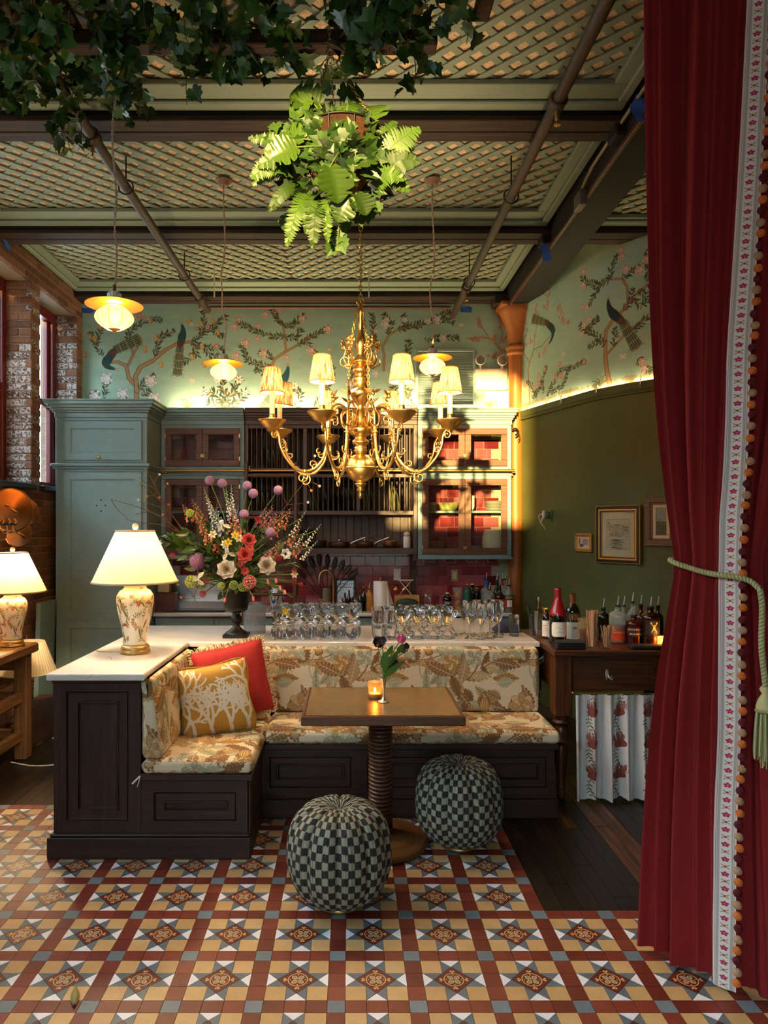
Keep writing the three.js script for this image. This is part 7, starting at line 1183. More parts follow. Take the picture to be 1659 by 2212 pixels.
// ---------- on the curved wall ----------
{
  const hang = (px0, px1, py0, py1, out = 0.014) => { const a = arcAt(px0), b = arcAt(px1), p = CURVE.getPointAt(a.s / arcLen), q = CURVE.getPointAt(b.s / arcLen), m = p.clone().lerp(q, 0.5), w = p.distanceTo(q), d = -m.z, y0 = EYE - (py1 - VY) * d / FOC, y1 = EYE - (py0 - VY) * d / FOC, t = q.clone().sub(p).normalize(), n = V(-t.z, 0, t.x); if (n.z < 0) n.negate(); const mid = CURVE.getPointAt((a.s + b.s) / 2 / arcLen), sag = Math.abs(mid.clone().sub(m).dot(n)); return { w, h: y1 - y0, pos: V(m.x + n.x * (out + sag), (y0 + y1) / 2, m.z + n.z * (out + sag)), turn: Math.atan2(n.x, n.z) }; };
  const frame = (t, w, h, bands) => { let i = 0; for (const [bw, z, m, name] of bands) { const bar = (a, b, c, d) => boxG(a, b, c, d, -0.012, z, 0.002), X = w / 2 - i, Y = h / 2 - i; add(name, [bar(-X, X, Y - bw, Y), bar(-X, X, -Y, -Y + bw), bar(-X, -X + bw, -Y + bw, Y - bw), bar(X - bw, X, -Y + bw, Y - bw)], m, t); i += bw; } return i; };
  const gold = S({ color: new THREE.Color(0.62, 0.36, 0.1), metalness: 0.85, roughness: 0.35 }), ebony = S({ color: 0x0e0b09, roughness: 0.35 });
  let H = hang(1293, 1389, 1092, 1217), t = thing('framed_print', 'engraved castle print in a black and gold frame', 'picture', H.pos, H.turn);
  let i = frame(t, H.w, H.h, [[0.006, 0.014, gold, 'gilt_edge'], [0.022, 0.012, ebony, 'black_moulding'], [0.014, 0.016, gold, 'gilt_moulding'], [0.006, 0.008, ebony, 'inner_moulding'], [0.006, 0.01, gold, 'gilt_slip']]);
  const art = canvasTex(300, 440, (g, w, h) => {
    g.fillStyle = '#d8c7ae'; g.fillRect(0, 0, w, h); reseed(210); g.strokeStyle = '#4a3a2c'; g.lineWidth = 2; g.strokeRect(44, 70, w - 88, h - 140); g.fillStyle = '#cfc0a6'; g.fillRect(45, 71, w - 90, h - 142);
    for (const [x, y, r, c] of [[110, 150, 40, '#a08a72'], [150, 140, 30, '#b09a84'], [215, 160, 30, '#5a5448'], [100, 200, 44, '#8f8a5c'], [200, 205, 52, '#8a8a4c'], [150, 220, 40, '#a39358'], [90, 225, 20, '#b06a3c']]) for (let k = 0; k < 90; k++) { g.fillStyle = c; g.globalAlpha = 0.22; g.beginPath(); g.arc(x + rr(-r, r), y + rr(-r, r) * 0.7, rr(1.5, 6), 0, TAU); g.fill(); } g.globalAlpha = 1;
    g.strokeStyle = '#2e2820'; g.lineWidth = 1.4; for (let k = 0; k < 150; k++) { const x = rr(52, w - 60), y = rr(120, 245); g.beginPath(); g.moveTo(x, y); g.quadraticCurveTo(x + rr(-6, 6), y - rr(2, 8), x + rr(4, 16), y + rr(-4, 4)); g.stroke(); } for (let k = 0; k < 44; k++) { const y = rr(265, 360), x = rr(52, 130); g.beginPath(); g.moveTo(x, y); g.bezierCurveTo(x + 40, y - 14, x + 70, y + 14, x + rr(60, 120), y + rr(-6, 16)); g.stroke(); } for (let k = 0; k < 22; k++) { const x = 62 + rr(-8, 10); g.beginPath(); g.moveTo(x, 90 + k * 3); g.lineTo(x + rr(-12, 14), 96 + k * 3); g.stroke(); } g.fillStyle = '#2a241c'; g.fillRect(100, 122, 60, 3);
  });
  const flat = (w, h, z) => { const g = boxG(-w / 2, w / 2, -h / 2, h / 2, z - 0.002, z), p = g.attributes.position, uv = g.attributes.uv; for (let k = 0; k < p.count; k++) uv.setXY(k, p.getX(k) / w + 0.5, p.getY(k) / h + 0.5); return g; };
  add('print', flat(H.w - 2 * i, H.h - 2 * i, 0.0), S({ map: art, roughness: 0.7 }), t); add('glazing', boxG(-H.w / 2 + i, H.w / 2 - i, -H.h / 2 + i, H.h / 2 - i, 0.004, 0.006), M.pane, t);
  H = hang(1247, 1282, 1152, 1192); t = thing('small_picture', 'miniature in a rope-carved gilt frame', 'picture', H.pos, H.turn); i = frame(t, H.w, H.h, [[0.02, 0.008, gold, 'gilt_moulding'], [0.008, 0.004, gold, 'gilt_slip']]);
  const bd = []; for (let k = 0; k < 9; k++) for (const s of [-1, 1]) { bd.push(put(ball(0.008, 0, 0, 0, 8, 6), [(k / 8 - 0.5) * (H.w - 0.02), s * (H.h / 2 - 0.01), 0.01], [0, 0, 0.7], [0.6, 1.4, 0.7])); bd.push(put(ball(0.008, 0, 0, 0, 8, 6), [s * (H.w / 2 - 0.01), (k / 8 - 0.5) * (H.h - 0.02), 0.01], [0, 0, 0.7], [0.6, 1.4, 0.7])); } add('rope_carving', bd, gold, t).userData.kind = 'stuff';
  add('print', flat(H.w - 2 * i, H.h - 2 * i, -0.002), S({ map: canvasTex(96, 128, (g, w, h) => { g.fillStyle = '#c9b49a'; g.fillRect(0, 0, w, h); g.fillStyle = '#8a8496'; g.beginPath(); g.arc(60, 44, 22, Math.PI, 0); g.lineTo(82, 90); g.lineTo(38, 90); g.fill(); g.fillStyle = '#6b4a34'; g.beginPath(); g.arc(30, 96, 18, 0, TAU); g.fill(); g.fillStyle = '#4a4632'; g.fillRect(10, 20, 8, 60); }), roughness: 0.6 }), t);
  H = hang(1397, 1466, 1074, 1179); t = thing('framed_painting', 'bridge landscape painting in a brown wooden frame', 'picture', H.pos, H.turn); const br = S({ map: woodTex(0x5a3f22, 0x7a5a34, [0.3, 0.1], 'u', 16), roughness: 0.5 }); i = frame(t, H.w, H.h, [[0.04, 0.016, br, 'outer_moulding'], [0.014, 0.01, br, 'inner_moulding'], [0.026, 0.004, S({ color: 0xcdb796, roughness: 0.8 }), 'linen_slip']]);
  add('canvas', flat(H.w - 2 * i, H.h - 2 * i, -0.002), S({ map: canvasTex(160, 200, (g, w, h) => { g.fillStyle = '#7d8a80'; g.fillRect(0, 0, w, h * 0.45); g.fillStyle = '#9a8a62'; g.fillRect(0, h * 0.45, w, 14); g.fillStyle = '#3a4a22'; g.fillRect(0, h * 0.5, w, h); reseed(211); for (let k = 0; k < 220; k++) { g.fillStyle = pick(['#6a7a2c', '#28361a', '#8a8438', '#1d2814']); g.globalAlpha = 0.5; g.fillRect(rnd() * w, rr(h * 0.52, h), rr(4, 24), rr(2, 7)); } g.globalAlpha = 1; g.strokeStyle = '#5a4c36'; g.lineWidth = 6; g.beginPath(); g.arc(60, h * 0.56, 28, Math.PI, 0); g.stroke(); }), roughness: 0.6 }), t);
  H = hang(1183, 1196, 1098, 1127, 0.006); t = thing('wall_socket', 'green painted wall socket with a cream plug and cord', 'socket', H.pos, H.turn); add('plate', boxG(-0.028, 0.028, -0.05, 0.05, -0.004, 0.006, 0.004), S({ color: 0x4d6b46, roughness: 0.6 }), t); add('box', softBox(-0.03, 0.026, -0.035, 0.035, 0.006, 0.07, 0.02, 0, 8), S({ color: 0x4f7a5a, roughness: 0.6 }), t); add('plug', softBox(0.0, 0.024, -0.03, 0.04, 0.06, 0.085, 0.008, 0, 8), M.wire, t); add('cord', [sweep([[-0.02, 0.01, 0.06], [-0.045, 0.0, 0.085], [-0.05, -0.06, 0.07], [-0.045, -0.11, 0.03], [-0.052, -0.125, 0.02]], 0.0045, 7), sweep([[0.01, -0.02, 0.08], [0.004, -0.055, 0.09], [-0.012, -0.06, 0.085], [-0.022, -0.03, 0.07]], 0.0045, 7)], M.wire, t, 'cream cord');
  for (const px of [1220, 1295, 1389]) { const a = arcAt(px), p = CURVE.getPointAt(a.s / arcLen), g = CURVE.getTangentAt(a.s / arcLen), n = V(g.z, 0, -g.x); if (n.x > 0) n.negate(); t = thing('rail_clip', 'small chrome clip on the picture rail', 'clip', [p.x + n.x * 0.03, RAIL, p.z + n.z * 0.03], Math.atan2(n.x, n.z), 'clips on the picture rail'); add('clip', sweep([[0, 0.02, -0.012], [0, 0.03, 0.0], [0, 0.01, 0.008], [0, -0.03, 0.006], [0, -0.045, 0.012], [0, -0.035, 0.02]], 0.006, 7, 20, false, 0.6), M.steel, t); }
}
// ---------- column ----------
{
  const c = thing('iron_column', 'ochre painted iron column where the curved wall begins', 'column', [1.612, 0, -6.84]), m = S({ map: blotch(0x93521a, 0xa35e1e, [0.4, 0.4], 97, 0.5), roughness: 0.5 });
  add('shaft', lathe([[0.09, 0], [0.09, 0.1], [0.068, 0.14], [0.064, 3.3], [0.066, 3.32]], 28), m, c);
  add('neck_ring', lathe([[0.066, 3.30], [0.085, 3.31], [0.09, 3.33], [0.078, 3.345], [0.094, 3.36], [0.097, 3.385], [0.08, 3.4], [0.07, 3.41]], 28), m, c);
  add('capital', lathe([[0.07, 3.41], [0.08, 3.5], [0.105, 3.6], [0.15, 3.69], [0.17, 3.72], [0.17, 3.76]], 8), m, c); add('abacus', boxG(-0.17, 0.14, 3.755, 3.80, -0.13, 0.15, 0.01), m, c);
  const s = thing('wall_sconce', 'small black bracket on the side of the crockery cupboard', 'bracket', [1.545, 2.5, -6.7]); add('arm', sweep([[0, 0.06, 0], [0.03, 0.07, 0.02], [0.05, 0.03, 0.05], [0.02, 0, 0.06]], 0.009, 7), M.black, s); add('hook', sweep([[0.05, 0.03, 0.05], [0.06, -0.02, 0.06], [0.045, -0.05, 0.06]], 0.006, 6), M.black, s);
}
// ---------- red curtain ----------
{
  const keys = [[0.015, 1.146, 2.745, 1.446, 2.30], [0.5, 1.163, 2.73, 1.434, 2.32], [1.0, 1.188, 2.70, 1.436, 2.36], [1.3, 1.215, 2.67, 1.428, 2.40], [1.5, 1.232, 2.65, 1.421, 2.42], [1.68, 1.214, 2.66, 1.445, 2.40], [2.0, 1.187, 2.68, 1.50, 2.37], [2.35, 1.165, 2.69, 1.552, 2.35], [3.0, 1.142, 2.69, 1.63, 2.33], [3.93, 1.126, 2.69, 1.72, 2.31]];
  const curves = [1, 2, 3, 4].map((k) => new THREE.CatmullRomCurve3(keys.map((r) => V(r[0], r[k], 0)), false, 'centripetal'));
  const tables = curves.map((c) => c.getPoints(400)), val = (k, y) => { const T = tables[k]; let lo = 0, hi = T.length - 1; while (hi - lo > 1) { const m = (lo + hi) >> 1; if (T[m].x <= y) lo = m; else hi = m; } const f = (y - T[lo].x) / Math.max(1e-6, T[hi].x - T[lo].x); return T[lo].y + (T[hi].y - T[lo].y) * Math.max(0, Math.min(1, f)); };
  const fold = (t, y) => { const A = 0.042 - 0.020 * Math.exp(-((y - 1.5) ** 2) / 0.12), w = 0.06 * Math.sin(y * 1.1); const S1 = (x) => Math.sin(x) + 0.34 * Math.sin(2 * x + 0.5) + 0.12 * Math.sin(3 * x); return A * (0.7 * S1((t + w * 0.25) * 24 + 0.6) + 0.36 * S1((t + w * 0.3) * 43 + 2.0 + 0.5 * y)); };
  const TC = [[0, 0.60], [0.5, 0.615], [1, 0.64], [1.5, 0.66], [1.7, 0.63], [2.35, 0.58], [3.93, 0.57]], tc = (y) => { let i = 0; while (i + 2 < TC.length && TC[i + 1][0] < y) i++; const f = (y - TC[i][0]) / (TC[i + 1][0] - TC[i][0]); return TC[i][1] + (TC[i + 1][1] - TC[i][1]) * f * f * (3 - 2 * f); };
  const Ln = (y) => Math.hypot(val(2, y) - val(0, y), val(3, y) - val(1, y)), HW = 0.037;
  const pt = (t, y, out = 0, k = 1) => { const x0 = val(0, y), d0 = val(1, y), x1 = val(2, y), d1 = val(3, y), dx = x1 - x0, dz = -(d1 - d0), L = Math.hypot(dx, dz), nx = -dz / L, nz = dx / L, calm = k < 0.5 ? 1 : 0.25 + 0.75 * Math.min(1, Math.max(0, Math.abs(t - tc(y)) * Ln(y) - 0.03) / 0.03), s = (fold(t, y) * calm * k + out); return V(x0 + dx * t + nx * s, y, -d0 + dz * t + nz * s); };
  const Y0 = 0.015, Y1 = 3.93, cl = pixelTex(256, 256, (x, y) => { const a = hash2(x, y >> 1, 5), b = hash2(x >> 1, y, 6), k = 0.75 + 0.5 * (0.5 * a + 0.5 * b) + (hash2(x, y, 9) > 0.96 ? 0.5 : 0); return [126 * k, 8 * k + 1, 12 * k + 2]; }, [1, 1]);
  const cm = PH({ map: cl, roughness: 0.85, sheen: 0.15, sheenColor: new THREE.Color(0.8, 0.2, 0.18), sheenRoughness: 0.5, side: THREE.DoubleSide }); cl.repeat.set(6, 30);
  const t = thing('red_curtain', 'heavy red curtain tied back, edged with floral braid and pompoms', 'curtain');
  add('cloth', surface((u, v) => { const y = Y0 + (Y1 - Y0) * v; return pt(u * (tc(y) + HW / Ln(y)), y); }, 150, 90), cm, t);
  add('turned_edge', surface((u, v) => pt(0.62 + u * 0.38, Y0 + (Y1 - Y0) * v, -0.045 - 0.02 * Math.sin(u * 3), 0.8), 50, 90), cm, t);
  const braid = canvasTex(256, 256, (g, w, h) => {        // one repeat of the braid, running up
    g.fillStyle = '#cfc4bc'; g.fillRect(0, 0, w, h); g.fillStyle = '#b3a89e'; g.fillRect(34, 0, 34, h); g.fillRect(188, 0, 34, h); g.fillStyle = '#d9cfc8'; g.fillRect(70, 0, 116, h);
    g.strokeStyle = '#8a3a4a'; g.lineWidth = 4; for (const x of [24, 232]) { g.beginPath(); g.moveTo(x, 0); g.lineTo(x, h); g.stroke(); } g.strokeStyle = '#6f7478'; g.lineWidth = 5; for (let y = 6; y < h; y += 26) for (const x of [40, 196]) { g.beginPath(); g.moveTo(x, y); g.lineTo(x + 20, y + 8); g.stroke(); }
    g.fillStyle = '#b0284c'; for (let i = 0; i < 5; i++) { const a = i / 5 * TAU - 1.57; g.beginPath(); g.ellipse(128 + Math.cos(a) * 26, 66 + Math.sin(a) * 26, 21, 16, a, 0, TAU); g.fill(); } g.fillStyle = '#d8b070'; g.beginPath(); g.arc(128, 66, 8, 0, TAU); g.fill();
    g.fillStyle = '#a58f5e'; for (const [a] of [[0.7], [2.44], [3.84], [5.58]]) { g.beginPath(); g.ellipse(128 + Math.cos(a) * 36, 192 + Math.sin(a) * 32, 24, 9, a, 0, TAU); g.fill(); } g.fillStyle = '#b0284c'; g.beginPath(); g.ellipse(128, 192, 12, 20, 0, 0, TAU); g.fill();
  });
  braid.repeat.set(1, (Y1 - Y0) / 0.052);
  add('braid', surface((u, v) => { const y = Y0 + (Y1 - Y0) * v; return pt(tc(y) + (u * 2 - 1) * HW / Ln(y), y, 0.007, 0.25); }, 8, 120), S({ map: braid, roughness: 0.8, side: THREE.DoubleSide }), t, 'cream braid woven with crimson flowers');
  const pg = new THREE.IcosahedronGeometry(0.0145, 2), pm = [0x5a0a12, 0xa98463, 0xc9692a].map((c) => PH({ color: c, roughness: 0.95, sheen: 0.6, sheenColor: new THREE.Color(c), sheenRoughness: 0.6 })); { const p = pg.attributes.position; for (let i = 0; i < p.count; i++) { const k = 1 + 0.09 * (hash2(Math.round(p.getX(i) * 9e4), Math.round(p.getY(i) * 9e4), Math.round(p.getZ(i) * 9e4)) - 0.5); p.setXYZ(i, p.getX(i) * k, p.getY(i) * k, p.getZ(i) * k); } pg.computeVertexNormals(); }
  reseed(220);
  for (let i = 0, y = 0.05; y < Y1; y += 0.0397, i++) { const m = add('pompom', pg, pm[[2, 1, 0][i % 3]], t); m.position.copy(pt(tc(y) + (HW + 0.008 + rr(-0.003, 0.003)) / Ln(y), y + rr(-0.003, 0.003), 0.01, 0.25)); }
  // twisted cord and tassel
  const R = thing('tieback_cord', 'pale green twisted cord tieback with a heavy tassel', 'tieback'), ropeM = [0x8f9058, 0xb7b586].map((c) => S({ color: c, roughness: 0.6 }));
  const path = [pt(0.0, 1.515, -0.03), pt(-0.03, 1.518, 0.012), pt(0.05, 1.508, 0.035), pt(0.2, 1.492, 0.04), pt(0.4, 1.478, 0.034), pt(0.58, 1.472, 0.03), pt(0.75, 1.468, 0.03), pt(0.9, 1.455, 0.03), pt(1.0, 1.43, 0.02)];
  const twist = (pts, r, turns, n) => { const c = new THREE.CatmullRomCurve3(pts), F = c.computeFrenetFrames(n), o = [[], []]; for (let s = 0; s < 4; s++) { const q = []; for (let i = 0; i <= n; i++) { const a = i / n * turns * TAU + s * TAU / 4, p = c.getPointAt(i / n); q.push(p.addScaledVector(F.normals[i], Math.cos(a) * r).addScaledVector(F.binormals[i], Math.sin(a) * r)); } o[s % 2].push(sweep(q, r * 0.82, 6, n)); } return o; };
  const e = path.at(-1), hangPts = [e, e.clone().add(V(0.004, -0.05, 0.006)), e.clone().add(V(0.004, -0.2, 0.004)), e.clone().add(V(0.02, -0.335, 0.0))];
  for (const [pts, turns, n] of [[path, 16, 220], [hangPts, 13, 150]]) twist(pts, 0.0058, turns, n).forEach((g, k) => add('cord_strand', g, ropeM[k], R));
  const tp = hangPts.at(-1); const td = add('tassel_head', put(lathe([[0, 0], [0.014, 0], [0.02, -0.01], [0.012, -0.024], [0.024, -0.045], [0.031, -0.07], [0.03, -0.085], [0, -0.085]], 20), tp), S({ color: 0xc2b47e, roughness: 0.6 }), R);
  const fr = [], f2 = []; reseed(221); for (let i = 0; i < 110; i++) { const a = rnd() * TAU, r = 0.028 * Math.sqrt(rnd()), L = rr(0.15, 0.175) * (r > 0.015 ? 1 : 1.15); (i % 2 ? fr : f2).push(sweep([[Math.cos(a) * r, -0.08, Math.sin(a) * r], [Math.cos(a) * r * 1.25, -0.08 - L * 0.5, Math.sin(a) * r * 1.25], [Math.cos(a) * r * 1.35, -0.08 - L, Math.sin(a) * r * 1.35]].map(([x, y, z]) => V(tp.x + x, tp.y + y, tp.z + z)), 0.0022, 4, 4)); }
  add('tassel_skirt', fr, ropeM[0], R).userData.kind = 'stuff'; add('tassel_skirt', f2, ropeM[1], R).userData.kind = 'stuff'; add('tassel_collar', put(ringG(0.03, 0.005, 24, 6), tp.clone().add(V(0, -0.083, 0)), [Math.PI / 2, 0, 0]), ropeM[0], R);
}
{
  const b = thing('blue_cupboard', 'tall teal-blue painted cupboard behind the red curtain', 'cupboard'), m = S({ map: blotch(0x2c5566, 0x335d6c, [0.5, 0.5], 98, 0.4), roughness: 0.5 }); add('body', boxG(1.80, 2.5, 0, 2.3, -3.65, -3.06, 0.006), m, b); add('door', shakerG(1.83, 2.47, 0.1, 2.2, -3.04, 0.07, 0.01), m, b);
  const s = thing('patterned_hanging', 'deep red floral hanging beside the teal-blue cupboard', 'hanging', [0, 0, 0]); const tx = canvasTex(256, 256, (g, w) => { g.fillStyle = '#2a0d10'; g.fillRect(0, 0, w, w); reseed(230); for (let j = 0; j < 4; j++) for (let i = 0; i < 4; i++) { const x = i * 64 + (j % 2) * 32 + 16, y = j * 64 + 32; g.fillStyle = '#6b1420'; g.beginPath(); g.ellipse(x, y, 24, 18, 0.6, 0, TAU); g.fill(); g.strokeStyle = '#b9a48a'; g.lineWidth = 4; g.beginPath(); g.arc(x, y + 6, 28, 0.4, 2.2); g.stroke(); } }, [0.24, 0.24]); const hg = surface((u, v) => V(2.25 + u * 0.5, 0.02 + v * 2.3, -4.05 + 0.02 * Math.sin(u * 30)), 40, 4, 0.5, 2.3); add('cloth', hg, S({ map: tx, roughness: 0.8, side: THREE.DoubleSide }), s);
}
// ---------- back worktop: sink, bottles and bar supplies ----------
{
  const Y = 0.8505, on = (px, d) => V(ax(px, d), Y, -d);
  // tap
  let t = thing('kitchen_tap', 'brass gooseneck kitchen tap with cross handles', 'tap', on(720, 6.72));
  add('spout', sweep([[0, 0, 0], [0, 0.1, 0], [0.001, 0.26, 0], [-0.012, 0.325, 0.005], [-0.06, 0.368, 0.01], [-0.115, 0.345, 0.015], [-0.134, 0.29, 0.02], [-0.134, 0.235, 0.02]], 0.0105, 10, 50), M.brass, t); add('collar', lathe([[0, 0], [0.03, 0], [0.03, 0.006], [0.018, 0.012], [0.016, 0.03], [0.022, 0.04], [0.016, 0.055], [0.012, 0.06]], 20), M.brass, t);
  for (const x of [-0.11, 0.09]) { const v = add('valve', lathe([[0, 0], [0.02, 0], [0.02, 0.005], [0.01, 0.012], [0.009, 0.06], [0.012, 0.07], [0, 0.075]], 16).translate(x, 0, 0), M.brass, t); add('cross_handle', [rod(V(x - 0.03, 0.085, 0), V(x + 0.03, 0.085, 0), 0.006, 8), rod(V(x, 0.085, -0.03), V(x, 0.085, 0.03), 0.006, 8), ball(0.01, x, 0.085, 0, 10, 8)], M.brass, v); } add('bridge', rod(V(-0.11, 0.03, 0), V(0.09, 0.03, 0), 0.008, 8), M.brass, t);
  t = thing('utensil_crock', 'grey stoneware crock fanned with dark utensils', 'crock', on(706, 6.82)); add('crock', lathe([[0, 0], [0.042, 0], [0.045, 0.01], [0.044, 0.19], [0.04, 0.19], [0.038, 0.02], [0, 0.015]], 24), S({ map: blotch(0x6e6255, 0x8a7d6c, [0.08, 0.08], 240, 0.5), roughness: 0.6 }), t); reseed(241); for (let i = 0; i < 9; i++) { const a = -0.75 + i * 0.19, L = rr(0.36, 0.46), e = V(Math.sin(a) * L, Math.cos(a) * L * 0.96 + 0.06, rr(-0.06, 0.02)); add('utensil', [rod(V(Math.sin(a) * 0.01, 0.03, 0), e, 0.005, 7), put(ball(0.03, 0, 0, 0, 12, 8), e, [0, 0, -a], [0.8, 2.0, 0.25])], S({ color: 0x1d120d, roughness: 0.5 }), t); }
  t = thing('mirror_sign', 'small framed mirror sign with etched lettering', 'sign', on(746, 6.93)); t.rotation.x = -0.08; const w = 0.21, h = 0.27, bar = (a, b, c, d) => boxG(a, b, c, d, 0, 0.016, 0.003); add('frame', [bar(-w / 2, w / 2, h - 0.022, h), bar(-w / 2, w / 2, 0, 0.022), bar(-w / 2, -w / 2 + 0.022, 0.022, h - 0.022), bar(w / 2 - 0.022, w / 2, 0.022, h - 0.022)], S({ color: 0x4a2818, roughness: 0.5 }), t);
  { const g = boxG(-w / 2 + 0.022, w / 2 - 0.022, 0.022, h - 0.022, 0.002, 0.006), p = g.attributes.position, uv = g.attributes.uv; for (let k = 0; k < p.count; k++) uv.setXY(k, p.getX(k) / (w - 0.044) + 0.5, (p.getY(k) - 0.022) / (h - 0.044)); add('mirror', g, S({ map: canvasTex(256, 320, (c, W, H) => { c.fillStyle = '#c4cace'; c.fillRect(0, 0, W, H); c.strokeStyle = '#4a4f54'; c.lineWidth = 5; c.strokeRect(8, 8, W - 16, H - 16); c.fillStyle = '#2a2c2e'; c.textAlign = 'center'; c.font = 'bold 48px serif'; c.fillText('BENTLEY', W / 2, 66); c.fillStyle = '#7a5a34'; c.fillRect(30, 84, W - 60, 12); c.strokeStyle = '#8a9096'; for (let i = 0; i < 5; i++) { c.beginPath(); c.arc(W / 2, 190, 20 + i * 16, 0.5 * i, 3 + 0.7 * i); c.stroke(); } }), metalness: 0.6, roughness: 0.25 }), t); }
  t = thing('paper_towel', 'paper towel roll on a brass holder', 'towel roll', on(822, 6.6)); add('roll', lathe([[0, 0.012], [0.066, 0.012], [0.068, 0.02], [0.068, 0.27], [0.02, 0.272], [0, 0.27]], 32), M.white, t); add('loose_sheet', surface((u, v) => V(0.062 + 0.03 * u * (1 - v) + 0.05 * u * u * (1 - v), 0.02 + 0.245 * v - 0.04 * u * (1 - v), 0.03 - 0.03 * u + 0.02 * Math.sin(u * 4)), 10, 10), S({ color: 0xe9e4da, roughness: 0.8, side: THREE.DoubleSide }), t); add('holder', [lathe([[0, 0], [0.075, 0], [0.075, 0.01], [0, 0.012]], 24), rod(V(0, 0.01, 0), V(0, 0.29, 0), 0.006, 8), ball(0.011, 0, 0.297, 0, 10, 8)], M.brass, t);
  // outlets
  for (const [px, py, brass, label] of [[858, 1241, false, 'ivory power outlet on the oxblood tiles'], [982, 1243, true, 'brass-plated power outlet on the oxblood tiles']]) { const p = at(px, py, 6.98); t = thing('power_outlet', label, 'outlet', p); add('plate', boxG(-0.035, 0.035, -0.058, 0.058, -0.009, 0.001, 0.003), brass ? M.brass : S({ color: 0xd8cbb0, roughness: 0.4 }), t); add('receptacle', boxG(-0.017, 0.017, -0.034, 0.034, 0.0, 0.004, 0.002), M.white, t); add('slots', [-0.02, 0.014].flatMap((y) => [boxG(-0.008, -0.005, y, y + 0.01, 0.003, 0.0046), boxG(0.005, 0.008, y, y + 0.01, 0.003, 0.0046)]), M.black, t).userData.kind = 'stuff'; }
  // scale-like folding stand, platter, cloche
  t = thing('folding_stand', 'brass folding stand with two copper bells on the back worktop', 'stand', on(876, 6.7)); add('cross_leg', rod(V(-0.06, 0.13, 0), V(0.06, 0.27, 0), 0.004, 6), M.wire, t); add('cross_leg', rod(V(0.06, 0.13, 0), V(-0.06, 0.27, 0), 0.004, 6), M.wire, t); add('tray', boxG(-0.075, 0.075, 0.268, 0.276, -0.03, 0.03, 0.002), M.wire, t); for (const x of [-0.085, 0.0]) add('bell', lathe([[0.004, 0.24], [0.012, 0.235], [0.03, 0.21], [0.04, 0.185], [0.038, 0.183]], 18).translate(x, -0.01, -0.06), M.copper, t); add('post', [rod(V(-0.085, 0, -0.06), V(-0.085, 0.2, -0.06), 0.005, 6), rod(V(0, 0, -0.06), V(0, 0.2, -0.06), 0.005, 6)], M.copper, t); add('base', boxG(-0.11, 0.13, 0, 0.13, -0.06, 0.05, 0.004), S({ color: 0xb58a56, roughness: 0.7 }), t); add('dark_leaf_dish', put(ball(0.1, 0, 0, 0, 20, 10), [0.01, 0.06, 0.06], [0.2, 0, 0], [1.1, 0.45, 0.25]), S({ color: 0x27361d, roughness: 0.5 }), t);
  t = thing('glass_cloche', 'clear glass cloche on the back worktop', 'cloche', on(928, 6.68)); add('dome', lathe([[0.085, 0], [0.085, 0.1], [0.075, 0.15], [0.045, 0.185], [0.012, 0.196], [0, 0.197]], 28), PH({ color: 0xffffff, roughness: 0.02, transmission: 1, thickness: 0, ior: 1.6 }), t); add('knob', ball(0.014, 0, 0.21, 0, 12, 8), M.glass, t); add('plate', lathe([[0, 0], [0.1, 0], [0.105, 0.006], [0, 0.008]], 24), M.china, t);
  bottle('soap_bottle', 'black pump bottle with a white label by the sink', on(769, 6.62), 0.15, 0.032, { shape: 'round', mat: 'dark', tag: [labelMat('soap', simple('#dcd8d0', '#555')), 0.1, 0.62, 2.0] }); add('pump', [rod(V(0, 0.15, 0), V(0, 0.2, 0), 0.005, 6), boxG(-0.03, 0.008, 0.195, 0.206, -0.008, 0.008, 0.002)], M.black, scene.getObjectByName('soap_bottle'));
  for (const [px, d, k] of [[745, 6.45, 0], [754, 6.42, 1], [778, 6.44, 2], [786, 6.5, 3], [762, 6.5, 4], [772, 6.4, 5]]) bottle('bar_bottle', ['copper-capped dark bottle by the tap', 'slender black bottle with an orange tag by the tap', 'slender black bottle with a gold stopper', 'dark bottle with gold collar next to the orange syrup', 'short brown bottle among the sink bottles', 'short olive oil bottle among the sink bottles'][k], on(px, d), [0.17, 0.2, 0.19, 0.22, 0.13, 0.14][k], [0.024, 0.02, 0.02, 0.026, 0.024, 0.022][k], { shape: 'wine', mat: ['amber', 'dark', 'green', 'dark', 'amber', 'green'][k], cap: k % 2 ? M.brass : M.copper, tag: k === 1 ? [labelMat('ot', simple('#d8842c', '#5a2a0a')), 0.1, 0.4, 2.4] : undefined });
  bottle('syrup_bottle', 'frosted orange syrup bottle with a pourer', on(797, 6.6), 0.19, 0.037, { shape: 'round', mat: PH({ color: 0xc9862e, roughness: 0.35 }), pourer: true });
  bottle('coffee_bottle', 'squat black bottle lettered in white', on(966, 6.55), 0.16, 0.042, { shape: 'round', mat: 'dark', cap: M.white, tag: [labelMat('cb', words('#120c0a', '#e8e0d8', ['COLD', 'BREW'], 'bold 66px sans-serif')), 0.1, 0.58, 2.2] });
